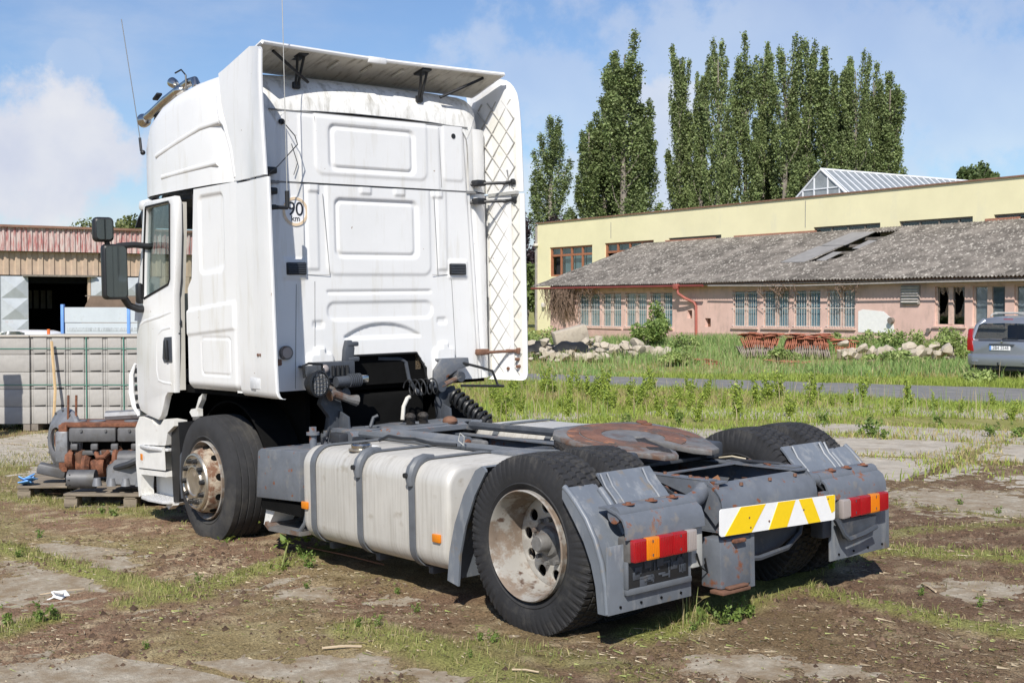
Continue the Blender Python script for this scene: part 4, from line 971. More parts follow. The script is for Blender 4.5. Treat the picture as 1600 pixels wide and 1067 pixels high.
MB().tube([(XW + .03, 1.04, 3.40), (XW - .01, 1.06, 3.25), (XW + .0, 1.075, 2.9), (XW + .0, 1.08, 2.72), (XW, 1.05, 2.45)], .007, 6).build('door_seal_strip', K['seal'], T)
# ---- side fairings behind the cab
def fairing(s, lower):
    if lower: levels = [(1.148, .055), (1.152, .03), (1.17, .012), (1.20, .002), (1.4, 0), (1.8, 0), (2.2, 0), (2.694, 0)]
    else: levels = [(2.712, .0), (2.9, 0), (3.1, 0), (3.3, .004), (3.45, .010), (3.56, .02)] if s > 0 else [(2.712, .0), (2.9, 0), (3.1, 0), (3.3, .004), (3.44, .008), (3.52, .012), (3.58, .018), (3.62, .022), (3.645, .026), (3.66, .03)]
    outer, inner = [], []
    for zz, inset in levels:
        xr = np.interp(zz, [1.15, 2.70, 2.71, 3.44, 3.56], [2.566, 2.612, 2.646, 2.70, 2.71]) if s > 0 else np.interp(zz, [1.15, 2.70, 2.71, 3.40, 3.52, 3.58, 3.62, 3.645, 3.66], [2.765, 2.765, 2.775, 2.795, 2.82, 2.855, 2.895, 2.935, 2.99])
        xf = 3.16 if lower else np.interp(zz, [2.7, 3.1, 3.3, 3.56], [3.17, 3.27, 3.36, 3.42])
        zt = lambda x: zz if lower or zz < 3.5 or s < 0 else float(np.interp(x, [2.70, 2.75, 2.86, 2.95, 3.1, 3.3, 3.45], [3.575, 3.615, 3.645, 3.635, 3.59, 3.55, 3.525]))
        xm_ = max(2.74, xr + .05); prof = [(xf, 1.199), (xf - .08, 1.203), (xf - .15, 1.207), (xf - .28, 1.214), (max(2.90, xr + .08), 1.222), (xm_, 1.238), (xr + .03, 1.247), (xr + .006, 1.246), (xr, 1.236), (xr + .004, 1.222), (xr + .03, 1.212), (xm_ + .01, 1.208), (max(2.92, xr + .09), 1.195), (xf - .28, 1.190), (xf - .15, 1.183), (xf - .08, 1.180), (xf, 1.177)]
        outer.append([(a, s * (b - inset), zt(a)) for a, b in prof])
    n = len(outer[0]); V = [p for r_ in outer for p in r_]
    F = [(i * n + k, i * n + (k + 1) % n, (i + 1) * n + (k + 1) % n, (i + 1) * n + k) for i in range(len(outer) - 1) for k in range(n)]
    F += [tuple(range(n)), tuple(range((len(outer) - 1) * n, len(outer) * n))]
    return MB().raw(V, F).build('side_fairing', K['white'], T, ang=40)
fl = fairing(1, True); fu = fairing(1, False); fr = fairing(-1, True); fur = fairing(-1, False)
# cream moulded inside with diamond ribs
for par, z0, z1, xa, xb in ((fr, 1.165, 2.685, 2.795, 3.30), (fur, 2.72, 3.50, 2.83, 3.40)):
    MB().raw([(xa, -1.2065, z0), (xa + .06, -1.2035, z0), (2.95, -1.189, z0), (xb - .12, -1.178, z0), (xa, -1.2065, z1), (xa + .06, -1.2035, z1), (2.95, -1.189, z1), (xb - .12, -1.178, z1)], [(0, 1, 5, 4), (1, 2, 6, 5), (2, 3, 7, 6)]).build('fairing_lining', K['cream'], par)
    m2 = MB(); yy = lambda x: -1.2045 + max(0, (x - 2.80)) * .085
    for sg in (1, -1):
        k = -6.0
        while k < 14:
            pts = []
            for t in np.linspace(0, 1, 5):
                pass
            x0_, x1_ = xa + .01, xb - .13
            zc = z0 + k * .2
            za, zb = zc, zc + sg * (x1_ - x0_) * 1.15
            # clip the rib to the panel
            t0, t1 = 0.0, 1.0
            if za != zb:
                ta, tb = (z0 + .02 - za) / (zb - za), (z1 - .02 - za) / (zb - za)
                t0, t1 = max(t0, min(ta, tb)), min(t1, max(ta, tb))
            if t1 - t0 > .05:
                P = [(x0_ + (x1_ - x0_) * t, yy(x0_ + (x1_ - x0_) * t) + .001, za + (zb - za) * t) for t in np.linspace(t0, t1, 5)]
                m2.tube(P, .0062, 5)
            k += 1
    m2.build('diamond_ribs', mat('grey-cream rib', (.40, .385, .35), .6, var=.06), par)
MB().bx(2.80, 3.16, -1.205, -1.17, 2.690, 2.716).build('fairing_joint', K['lampgrey'], fr)
# stays between cab and fairings
for s in (1, -1):
    for zz, m_, xe in ((2.79, 'black', 2.86), (2.64, 'black', 2.84), (1.385, 'brown', 2.83)):
        b_ = MB().tube([(XW + .02, s * .93, zz - .01), (XW - .06, s * 1.0, zz - .005), (2.96, s * 1.13, zz), (2.93, s * 1.175, zz), (xe, s * 1.195, zz + .01)], .013, 8)
        b_.box((XW - .03, s * .985, zz), (.09, .10, .05), .012); b_.box((2.90, s * 1.186, zz + .004), (.16, .018, .026), .006); b_.box((xe, s * 1.192, zz + .005), (.03, .03, .05), .006)
        b_.build('fairing_stay', K[m_], T)
for s, xx, zz in ((-1, 2.83, 1.26), (-1, 2.95, 1.24), (-1, 2.84, 1.32)): MB().cyl((xx, s * 1.205, zz), (xx, s * 1.17, zz), .014, n=8).build('fairing_bolt', K['brown'], T)
for dx in (0, .035): MB().cyl((2.80 + dx, 1.225, 1.455), (2.80 + dx, 1.2365, 1.455), .011, n=10).build('fairing_bolt', K['brown'], T)
# ---- roof spoiler
ny, nx = 41, 9
Yp = np.linspace(-1.12, 1.12, ny)[:, None] * np.ones((1, nx)); tt = np.linspace(0, 1, nx)[None, :] * np.ones((ny, 1))
xr = 3.00 - .135 * (Yp / 1.11) ** 2; xf = 3.50 - .20 * (Yp / 1.11) ** 2
Xp = xf + (xr - xf) * tt
Zp = 3.575 - .035 * (np.abs(Yp) / 1.11) ** 4 + (.105 + .02 * (np.abs(Yp) / 1.11) ** 6) * tt ** 1.4 + .015 * np.sin(tt * np.pi)
top = np.stack([Xp, Yp, Zp + .02], -1); bot = np.stack([Xp, Yp, Zp], -1)
sp = hpanel('roof_spoiler', K['white'], T, *[top[..., i] for i in range(3)])
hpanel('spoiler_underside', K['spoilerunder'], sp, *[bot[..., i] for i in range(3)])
mb = MB(); mb.tube([tuple(p) for p in (top[:, -1] + bot[:, -1]) / 2], .0165, 8); mb.build('spoiler_lip', K['white'], sp)
mb = MB()
for k in (0, ny - 1): MB().tube([tuple(p) for p in (top[k] + bot[k]) / 2], .014, 6).build('spoiler_edge', K['white'], sp)
MB().box((2.995, .05, 3.682), (.03, .17, .05), .01).build('spoiler_tab', K['white'], sp)
for yy in (.86, .74, .35, .05, -.25, -.62, -.8): MB().box((3.15, yy, 3.635), (.16, .02, .018), .004, rot=(0, .2, 0)).build('spoiler_rib', K['spoilerunder'], sp)
for yy in (.70, -.435):
    b_ = MB(); b_.box((3.06, yy, 3.655), (.14, .085, .02), .004, rot=(0, .2, 0))
    for dy in (-.028, .028): b_.tube([(3.04, yy + dy, 3.65), (3.07, yy + dy * .6, 3.55), (3.11, yy + dy * .4, 3.44)], .011, 6)
    b_.box((3.115, yy, 3.445), (.03, .06, .05), .006)
    b_.build('spoiler_bracket', K['black'], sp)
for s in (1, -1): MB().tube([(2.96, s * .98, 3.645), (3.08, s * .62, 3.47)], .012, 8).build('spoiler_rod', K['black'], sp)

# ---- wheels
def tyre_mesh(name, m, r_out, w, rear):
    hw = w / 2
    prof = [(.300, -hw * .80), (.325, -hw * .94), (.335, -hw * .985), (.341, -hw * .955), (.385, -hw * 1.02), (r_out - .045, -hw * .96), (r_out - .012, -hw * .885)]
    nb = 34 if rear else 44
    tr = [(r_out + .006 * (1 - (2 * t - 1) ** 2), -hw * .86 + 2 * hw * .86 * t) for t in np.linspace(0, 1, nb)]
    prof = prof + tr + [(a, -b) for a, b in prof[::-1]]
    P = np.array(prof); N = 512 if rear else 140
    th = np.linspace(0, 2 * math.pi, N, endpoint=False)
    Rr = np.repeat(P[None, :, 0], N, 0).copy(); Hh = np.repeat(P[None, :, 1], N, 0).copy()
    wv = P[:, 1] / hw; is_t = np.zeros(len(P), bool); is_t[7:7 + nb] = True
    TH = th[:, None] * np.ones((1, len(P))); W = np.repeat(wv[None], N, 0)
    if rear:
        g = np.zeros_like(Rr)
        for c in (-.52, -.19, .17, .50): g = np.maximum(g, 1 - sstep(.016, .036, np.abs(W - c + .015 * np.sin(TH * 64))))
        row = np.floor((W + .86) / .345)
        ph = (TH * 64 / (2 * math.pi) + .5 * row + .28 * W * np.where(row % 2 == 0, 1, -1)) % 1
        g = np.maximum(g, 1 - sstep(.05, .11, np.minimum(ph, 1 - ph)))
        Rr = Rr - .012 * g * is_t[None]
        sh = (np.abs(W) > .84) & (np.abs(W) < .99) & (Rr > .40)
        lug = (TH * 64 / (2 * math.pi)) % 1
        Rr = Rr - .007 * (lug < .30) * sh
        Hh = Hh * np.where(sh & (lug < .30), .982, 1)
    else:
        g = np.zeros_like(Rr)
        for c in (-.55, -.19, .19, .55): g = np.maximum(g, 1 - sstep(.012, .026, np.abs(W - c + .008 * np.sin(TH * 60))))
        Rr = Rr - .010 * g * is_t[None]
    # flattened where it carries the load
    Xc = Rr * np.cos(TH); Zc = Rr * np.sin(TH)
    flat = -AX - .006
    Zc = np.where(Zc < flat, flat, Zc)
    bul = 1 + .05 * np.exp(-((Zc + AX) / .10) ** 2)
    V = np.stack([Xc, Hh * bul, Zc], -1).reshape(-1, 3); n = len(P)
    i = np.arange(N)[:, None] * n + np.arange(n - 1)[None]; j = ((np.arange(N) + 1) % N)[:, None] * n + np.arange(n - 1)[None]
    F = np.stack([i, i + 1, j + 1, j], -1).reshape(-1, 4)
    o = np_mesh(name, V, F, m, None, smooth=True)
    o.data.set_sharp_from_angle(angle=R(28))
    return o
YM = lambda x, y, z: Matrix.Translation((x, y, z)) @ Matrix.Rotation(R(-90), 4, 'X')       # lathe height -> +y
def rear_wheel(y_face, s, deep):
    w = empty('rear_wheel'); w.parent = T; w.location = (0, 0, AX)
    global _rt
    if _rt is None: _rt = tyre_mesh('tyre', K['tyre'], .487, .30, True); t = _rt
    else: t = _rt.copy(); COL.objects.link(t)
    t.parent = w; t.location = (0, s * (y_face - .155), 0)
    if s < 0: t.rotation_euler = (0, 0, math.pi)
    e = s
    rm = MB(); 
    rm.lathe([(.300, -.155 + .13), (.303, .010 - .01), (.296, .006), (.288, -.005), (.283, -.03), (.276, -.05), (.270, -.10), (.262, -.14), (.258, -.17), (.246, -.20), (.240, -.24), (.262, -.24), (.285, -.29), (.300, -.30), (.300, -.155 + .13)], 64, YM(0, s * y_face - (0 if s > 0 else 0), 0) if s > 0 else Matrix.Translation((0, s * y_face, 0)) @ Matrix.Rotation(R(90), 4, 'X'))
    rm.build('rim', K['rim'], w)
    if deep:
        holes = [circ(.190 * math.cos(a), .190 * math.sin(a), .036, 20) for a in np.linspace(0, 2 * math.pi, 11)[:-1] + .12]
        b = filled(circ(0, 0, .244, 56), holes + [circ(0, 0, .085, 32)], .014, .003)
        Mx = Matrix.Translation((0, s * (y_face - .20), 0)) @ Matrix.Rotation(R(90), 4, 'X')
        d = MB().add(b, Mx).build('wheel_disc', K['rimdisc'], w)
        hb = MB(); L = YM(0, s * (y_face - .20), 0) if s > 0 else Matrix.Translation((0, s * (y_face - .20), 0)) @ Matrix.Rotation(R(90), 4, 'X')
        hb.lathe([(.14, -.02), (.138, .004), (.120, .016), (.088, .020), (.074, .04), (.052, .046), (.047, .105), (.040, .115), (.0, .115)], 40, L)
        hb.build('hub', K['wornsteel'], w)
        for a in np.linspace(0, 2 * math.pi, 11)[:-1] + .43: MB().cyl((.122 * math.cos(a), s * (y_face - .195), .122 * math.sin(a)), (.122 * math.cos(a), s * (y_face - .16), .122 * math.sin(a)), .013, n=6).build('wheel_nut', K['wornsteel'], w)
        MB().cyl((0, s * (y_face - .27), 0), (0, s * (y_face - .25), 0), .2, n=32).build('brake_drum', K['dark'], w)
_rt = None
for s in (1, -1):
    rear_wheel(1.215, s, True); rear_wheel(.845, s, False)
_ft = tyre_mesh('tyre', K['tyreold'], .487, .31, False)
for s in (1, -1):
    w = empty('front_wheel'); w.parent = T; w.location = (WB, 0, FAX); w.rotation_euler = (0, 0, R(-1.5))
    t = _ft if s > 0 else _ft.copy()
    if s < 0: COL.objects.link(t)
    t.parent = w; t.location = (0, s * (1.207 - .155), 0)
    L = (YM(0, s * 1.207, 0) if s > 0 else Matrix.Translation((0, s * 1.207, 0)) @ Matrix.Rotation(R(90), 4, 'X'))
    MB().lathe([(.300, -.03), (.303, .0), (.296, .006), (.288, -.004), (.280, -.03), (.268, -.05), (.258, -.10), (.255, -.16), (.29, -.28), (.300, -.30), (.300, -.03)], 64, L).build('rim', K['rim'], w)
    dsc = MB().lathe([(.257, -.10), (.255, -.05), (.250, -.01), (.243, .03), (.232, .058), (.21, .068), (.0, .068)], 64, L).build('wheel_disc', K['rimrust'], w)
    m2 = MB()
    for a in np.linspace(0, 2 * math.pi, 11)[:-1] + .2:
        ca, sa = math.cos(a), math.sin(a)
        m2 = MB(); m2.add(filled(circ(0, 0, .026, 16), [], .006), L @ Matrix.Translation((.2515 * ca, .2515 * sa, -.005)) @ (Vector((ca, sa, .14))).to_track_quat('Z', 'Y').to_matrix().to_4x4()); m2.build('hand_hole', K['dark'], dsc)
    MB().lathe([(.214, .060), (.218, .072), (.212, .086), (.200, .090), (.194, .082), (.128, .082), (.122, .095), (.110, .097), (.102, .088), (.0, .084)], 64, L).build('hub_cover', K['chromedirty'], w)
    m2 = MB()
    for a in np.linspace(0, 2 * math.pi, 11)[:-1] + .05:
        ca, sa = math.cos(a), math.sin(a); m2 = MB(); m2.add((lambda q: (bmesh.ops.create_cone(q, cap_ends=True, segments=10, radius1=.021, radius2=.017, depth=.036), q)[1])(bmesh.new()), L @ Matrix.Translation((.161 * ca, .161 * sa, .098))); m2.build('wheel_nut', K['black'], w)
# ---- axles, springs, driveline
mb = MB(); mb.cyl((0, -.75, AX), (0, .75, AX), .085, n=20); mb.sph((0, 0, AX), .24, 10, (1, .8, 1)); mb.cyl((.2, 0, AX), (2.6, 0, .62), .055, n=12); mb.build('rear_axle', K['dark'], T)
mb = MB(); mb.box((WB, 0, .42), (.12, 1.9, .12), .02); mb.build('front_axle', K['dark'], T)
for s in (1, -1):
    mb = MB(); mb.cyl((-.33, s * .52, .42), (-.33, s * .52, .62), .13, n=20); mb.cyl((.36, s * .52, .42), (.36, s * .52, .62), .13, n=20); mb.bx(-.45, .5, s * .46, s * .58, .36, .43); mb.build('air_bellows', K['black'], T)
# ---- chassis rails
for s in (1, -1):
    rl = MB()
    rl.bx(-.66, 3.3, s * .386, s * .394, .525, .785); rl.bx(-.66, 3.3, s * .31, s * .394, .7825, .792); rl.bx(-.66, 3.3, s * .31, s * .394, .518, .527)
    rl.bx(3.25, 4.95, s * .42, s * .43, .55, .80)
    rl = rl.build('chassis_rail', K['greyrust'], T)
    for (x, z_) in ((-.36, .70), (-.40, .665), (-.47, .68), (-.30, .73), (-.42, .62), (-.385, .60), (.15, .70), (.3, .70), (.9, .72), (1.2, .72)):
        MB().cyl((x, s * .393, z_), (x, s * .436, z_), .018, .011, n=10).build('rivet', K['rust'], rl)
for x in (.55, 1.5, 2.3): MB().bx(x - .05, x + .05, -.384, .384, .56, .77, .01).build('cross_member', K['greydark'], T)
# rear closing member with rounded edge and a rectangular opening
mb = MB()
curve = [(-.605, .780), (-.635, .770), (-.665, .75), (-.69, .722), (-.707, .68), (-.713, .63), (-.715, .55)]
mb.sheet(curve, -.42, .42, .010)
mb.bx(-.61, -.10, .34, .42, .7935, .8015); mb.bx(-.61, -.10, -.42, -.34, .7935, .8015)
mb.bx(-.20, -.165, -.40, .40, .785, .7925)
mb.prism([(-.10, .80), (-.61, .798), (-.66, .765), (-.70, .71), (-.712, .62), (-.66, .56), (-.60, .62), (-.50, .70)], .412, .42)
mb.prism([(-.10, .80), (-.61, .798), (-.66, .765), (-.70, .71), (-.712, .62), (-.66, .56), (-.60, .62), (-.50, .70)], -.42, -.412)
rear = mb.build('rear_cross_member', K['grey'], T, ang=50)
for yy, xx in ((.36, -.48), (-.36, -.40), (.37, -.33), (-.37, -.25)): MB().lathe([(.0, .004), (.018, .0035), (.026, .001), (.026, 0)], 12, Matrix.Translation((xx, yy, .8016 if abs(yy) > .3 and xx > -.57 else .79))).build('rust_spot', K['rust'], rear)
MB().bx(-.60, -.12, -.33, .33, .60, .61).build('tray', K['dark'], T)
mb = MB()
for k in range(26):
    a = random.uniform(-.55, -.2), random.uniform(-.3, .05); l = random.uniform(.05, .16); q = random.uniform(0, 6.28)
    mb.tube([(a[0], a[1], .62 + random.random() * .06), (a[0] + l * math.cos(q), a[1] + l * math.sin(q), .63 + random.random() * .09)], .004, 4)
mb.build('twigs', mat('dry twig', (.18, .13, .08), .9, var=.4), T)
mb = MB()
for k in range(9): mb.box((random.uniform(-.5, -.25), random.uniform(-.28, .0), .68 + random.random() * .05), (.09, .05, .003), 0, rot=(random.uniform(-.6, .6), random.uniform(-.6, .6), random.uniform(0, 3)))
mb.build('dead_leaf', mat('dead leaf', (.28, .13, .06), .9, var=.3), T)
for (x, y_, z_) in ((-.25, .37, .8015), (-.45, .38, .8015), (-.56, .37, .8015), (-.25, -.38, .8015), (-.47, -.38, .8015), (-.66, .2, .762), (-.66, -.05, .762), (-.66, -.28, .762)):
    MB().cyl((x, y_, z_ - .004), (x, y_, z_ + .012), .012, .010, n=6).build('frame_bolt', K['brown'], rear)
MB().tube([(-.30, .44, .74), (-.42, .46, .70), (-.52, .47, .62), (-.60, .50, .55), (-.64, .56, .50)], .010, 6).build('lamp_cable', K['hose'], T)
MB().tube([(-.12, -.36, .805), (-.30, -.33, .81), (-.48, -.37, .808), (-.60, -.45, .76), (-.64, -.58, .64)], .009, 6).build('lamp_cable', K['hose'], T)
MB().tube([(-.02, -.37, .805), (-.14, -.35, .825), (-.22, -.38, .812), (-.18, -.40, .803)], .005, 5).build('wire_end', mat('pale wire', (.55, .48, .35), .7, var=.1), T)
# ---- fifth wheel
FWM = Matrix.Translation((.33, 0, .918)) @ Matrix.Rotation(R(-7.0), 4, 'Y')
outl = [(.42, .0), (.42, .20), (.38, .34), (.28, .44), (.12, .475), (-.05, .47), (-.16, .42), (-.30, .34), (-.46, .235), (-.48, .15), (-.40, .085), (-.20, .035), (-.02, .03), (.035, 0)]
outl = outl + [(a, -b) for a, b in outl[-2:0:-1]]
fw = MB().add(filled(outl, [], .034, .006), FWM @ Matrix.Translation((0, 0, .0055))).build('fifth_wheel', K['wornsteel'], T)
ringo = [(.03 + .33 * math.cos(a), .33 * math.sin(a)) for a in np.linspace(R(-162), R(162), 40)]; ringi = [(.03 + .20 * math.cos(a), .20 * math.sin(a)) for a in np.linspace(R(150), R(-150), 34)]
MB().add(filled(ringo + ringi, [], .006, .001), FWM @ Matrix.Translation((0, 0, .0245))).build('wear_ring', K['fifth'], fw)
outer2 = [(a * .985, b * .985) for a, b in outl]
ring2 = [(.01 + .405 * math.cos(a), .445 * math.sin(a)) for a in np.linspace(R(-118), R(118), 40)]; ring2i = [(.01 + .345 * math.cos(a), .355 * math.sin(a)) for a in np.linspace(R(118), R(-118), 40)]
MB().add(filled(ring2 + ring2i, [], .004, .0005), FWM @ Matrix.Translation((0, 0, .0238))).build('rust_band', K['fifth'], fw)
g = MB(); rim_pts = [p for p in outl if p[0] > -.2]
rim_pts = [(.42 * math.cos(a) * (1 if True else 1), .475 * math.sin(a)) for a in np.linspace(R(-120), R(120), 60)]
g.tube([FWM @ Vector((a * (1.02 + .03 * random.random()), b * (1.02 + .03 * random.random()), -.032 + .010 * random.uniform(-1, 1))) for a, b in rim_pts], [.030 + .016 * random.random() for _ in rim_pts], 8)
g.build('grease_skirt', K['grease'], fw)
mb = MB(); mb.bx(.0, .62, .28, .44, .80, .90, .02); mb.bx(.0, .62, -.44, -.28, .80, .90, .02); mb.bx(.05, .58, -.46, .46, .7935, .815, .004); mb.cyl((.33, -.46, .88), (.33, .46, .88), .04, n=14); mb.build('fifth_wheel_base', K['greydark'], fw)
MB().add(filled([(-.05, -.02), (-.12, .02), (-.36, .09), (-.44, .15), (-.30, .20), (-.16, .13), (-.05, .06)], [], .004), FWM @ Matrix.Translation((0, 0, .0243))).build('grease_smear', K['grease'], fw)
for dx, dy in ((-.02, .0), (.05, -.30)): MB().add(filled(circ(.28 + dx, -.36 + dy * .1, .035, 16), [], .012, .002), FWM @ Matrix.Translation((0, 0, .028))).build('grease_cap', K['rust'], fw)
# ---- tanks
def tank(s, x0, x1):
    prof = rrect(.52, 1.20, .205, .845, .13, 7)
    prof = [(a, b) for a, b in prof]
    cx, cz = .86, .525
    st_ = [(x0, .90), (x0 + .004, .94), (x0 + .014, .968), (x0 + .032, .99), (x0 + .06, 1.0), (x1 - .06, 1.0), (x1 - .032, .99), (x1 - .014, .968), (x1 - .004, .94), (x1, .90)]
    n = len(prof); V = []
    for x, k in st_:
        ins = (1 - k) * .36
        V += [(x, s * (cx + (a - cx) * (1 - ins / .34)), cz + (b - cz) * (1 - ins / .32)) for a, b in prof]
    F = [(i * n + k, i * n + (k + 1) % n, (i + 1) * n + (k + 1) % n, (i + 1) * n + k) for i in range(len(st_) - 1) for k in range(n)] + [tuple(range(n)), tuple(range((len(st_) - 1) * n, len(st_) * n))]
    t = MB().raw(V, F).build('fuel_tank', K['tank'], T, ang=40)
    return t
def strap(s, x, w, par, clamp):
    p = rrect(.514, 1.206, .199, .851, .135, 8); q = rrect(.507, 1.213, .192, .858, .14, 8)
    n = len(p); V = []
    for dx in (-w / 2, w / 2): V += [(x + dx, s * a, b) for a, b in q]
    V += [(x - w / 2, s * a, b) for a, b in p] + [(x + w / 2, s * a, b) for a, b in p]
    F = [(k, (k + 1) % n, n + (k + 1) % n, n + k) for k in range(n)] + [(k, (k + 1) % n, 2 * n + (k + 1) % n, 2 * n + k) for k in range(n)] + [(n + k, n + (k + 1) % n, 3 * n + (k + 1) % n, 3 * n + k) for k in range(n)]
    o = MB().raw(V, F).build('tank_strap', K['strap'], par)
    if clamp:
        arc = [(1.16 + .065 * math.cos(a) - .04, .79 + .065 * math.sin(a)) for a in np.linspace(R(-10), R(95), 8)]
        c = MB(); c.tube([(x, s * 1.212, .70), (x, s * 1.214, .755), (x, s * 1.197, .80), (x, s * 1.165, .838), (x, s * 1.11, .860), (x, s * 1.04, .860)], [.026, .036, .038, .034, .026, .014], 10)
        c.build('strap_clamp', K['strap'], o)
        MB().cyl((x, s * 1.245, .765), (x, s * 1.262, .765), .016, n=10).build('clamp_bolt', K['black'], o)
    MB().box((x, s * 1.02, .17), (.05, .12, .05), .01).build('strap_foot', K['greydark'], o)
    return o
tl = tank(1, .70, 2.335)
for x, c in ((2.17, False), (1.61, True), (1.04, True)): strap(1, x, .058, tl, c)
capm = MB().lathe([(.0, .045), (.06, .045), (.068, .035), (.068, .0)], 28, Matrix.Translation((1.80, 1.06, .842))).build('tank_cap', K['chrome'], tl)
MB().lathe([(.085, .0), (.085, .012), (.07, .016)], 28, Matrix.Translation((1.80, 1.06, .841))).build('filler_neck', K['chromedirty'], tl)
for x, z_ in ((2.285, .445), (.80, .412)): MB().box((x, 1.207, z_), (.075, .018, .05), .005).build('side_marker', K['amber'], tl)
tr_ = tank(-1, .95, 2.62)
for x in (2.35, 1.75, 1.2): strap(-1, x, .058, tr_, False)
MB().box((1.95, .93, .849), (.18, .10, .004), .001).build('tank_label', K['sticker'], tl)
# ---- battery box, lower step and post ahead of the tank
bb = MB().prism([(2.37, .455), (2.98, .425), (2.945, .76), (2.90, .785), (2.37, .80)], .62, 1.195, bev=.008).build('battery_box', K['grey'], T)
MB().bx(2.40, 2.95, .75, 1.17, .345, .425).build('box_underside', K['dark'], bb)
mb = MB(); mb.cyl((2.47, 1.02, .78), (2.47, 1.02, .905), .026, n=14); mb.cyl((2.47, 1.02, .895), (2.47, 1.02, .915), .046, n=16); mb.cyl((2.47, 1.02, .915), (2.47, 1.02, .95), .028, n=6); mb.build('mount_post', K['greyrust'], T)
mb = MB(); mb.sheet([(2.42, .21), (2.86, .195), (2.92, .23)], .86, 1.17, .03); mb.build('lower_step', K['wornsteel'], T)
mb = MB(); mb.prism([(2.90, .235), (2.98, .22), (2.93, .36), (2.80, .425), (2.74, .42)], .95, 1.14); mb.build('step_bracket', K['step'], T)
mb = MB(); mb.tube([(2.38, 1.13, .40), (2.40, 1.14, .30), (2.46, 1.15, .235), (2.60, 1.15, .215)], .016, 8); mb.build('step_tube', K['strap'], T)
mb = MB(); mb.bx(2.40, 2.72, .70, .95, .22, .42); mb.build('silencer_bracket', K['brown'], T)
# ---- front entry step panel
mb = MB()
mb.prism([(4.99, .22), (5.03, .5), (5.02, .80), (4.93, .90), (4.70, .885), (4.66, .86), (4.60, .84), (4.52, .86), (4.46, .905), (4.28, .90), (4.28, .86), (4.40, .80), (4.44, .70), (4.46, .69), (4.93, .665), (4.965, .60), (4.955, .46), (4.46, .475), (4.455, .435), (4.93, .415), (4.955, .30), (4.94, .235)], 1.09, 1.205)
stp = mb.build('step_panel', K['step'], T)
MB().prism([(4.30, .2), (5.0, .22), (5.0, .86), (4.30, .88)], 1.02, 1.04).build('step_backing', K['step'], stp)
for z_, dz in ((.665, .0), (.235, .0)):
    tr2 = MB(); tr2.prism([(4.98, 1.03), (4.98, 1.17), (4.90, 1.225), (4.72, 1.245), (4.50, 1.225), (4.44, 1.19), (4.44, 1.03)], z_ - .022, z_, 'xy', .004); tr2 = tr2.build('step_tread', K['tread'], stp)
    m2 = MB()
    for i in range(9):
        for j in range(4): m2.box((4.50 + i * .053, 1.085 + j * .036 + .01 * (i % 2), z_ + .003), (.028, .010, .006), .001)
    m2.build('tread_studs', K['tread'], tr2)
MB().box((4.89, 1.209, .565), (.055, .016, .06), .005).build('side_marker', K['amber'], stp)
MB().prism([(4.96, .47), (4.98, .655), (4.46, .68), (4.45, .49)], 1.206, 1.216).build('step_riser', K['step'], stp)
MB().cyl((4.62, 1.045, .80), (4.62, 1.05, .80), .055, n=20).build('step_hole', K['dark'], stp)
MB().prism([(4.44, .235), (4.42, .29), (4.30, .24), (4.34, .215), (4.44, .20), (4.52, .16), (4.56, .19)], 1.10, 1.16).build('torn_edge', K['step'], stp)
for x in (4.62, 4.56): MB().bx(x, x + .006, 1.0405, 1.044, .32, .42).build('step_slot', K['dark'], stp)
MB().prism([(4.30, .245), (4.40, .235), (4.42, .60), (4.40, .87), (4.27, .89), (4.25, .60)], 1.04, 1.17).build('fender_liner', K['black'], T)
MB().tube([(4.255, 1.15, .28), (4.25, 1.16, .45), (4.235, 1.16, .62), (4.20, 1.14, .68)], .022, 8).build('liner_edge', K['greydark'], T)
arc = [(WB + .60 * math.cos(a), FAX + .60 * math.sin(a)) for a in np.linspace(R(10), R(165), 24)]
for s in (1, -1): MB().sheet(arc, s * .70, s * 1.0, .012).build('front_mudguard', K['dark'], T)
mb = MB(); mb.prism([(3.98, .95), (4.09, .94), (4.13, .975), (4.10, 1.0), (4.02, 1.01), (3.96, 1.10), (3.90, 1.13), (3.92, 1.08), (3.98, 1.02)], 1.10, 1.14); mb.build('mudguard_bracket', K['step'], T)
mb = MB(); mb.box((4.03, 1.13, .93), (.10, .02, .035), .004); mb.build('bracket_catch', K['wornsteel'], T)
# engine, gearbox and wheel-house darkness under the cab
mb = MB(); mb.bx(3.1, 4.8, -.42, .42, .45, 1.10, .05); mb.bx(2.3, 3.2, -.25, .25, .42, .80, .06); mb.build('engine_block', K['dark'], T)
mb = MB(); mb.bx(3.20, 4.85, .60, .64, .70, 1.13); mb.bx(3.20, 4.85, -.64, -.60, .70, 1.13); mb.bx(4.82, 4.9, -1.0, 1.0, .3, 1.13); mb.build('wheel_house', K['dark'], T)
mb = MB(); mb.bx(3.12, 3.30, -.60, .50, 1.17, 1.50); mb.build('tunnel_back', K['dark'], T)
mb = MB(); mb.tube([(XW + .04, .02, 1.372), (XW + .04, -.20, 1.36), (XW + .03, -.245, 1.33), (XW + .02, -.265, 1.20), (XW - .0, -.30, 1.12), (XW - .02, -.36, 1.07)], .016, 8); mb.build('air_pipe', K['greydark'], T)
mb = MB(); mb.box((XW + .06, -.37, 1.33), (.05, .09, .16), .02); mb.build('torn_insulation', mat('torn insulation', (.34, .26, .17), .95, var=.5, scale=18), T)
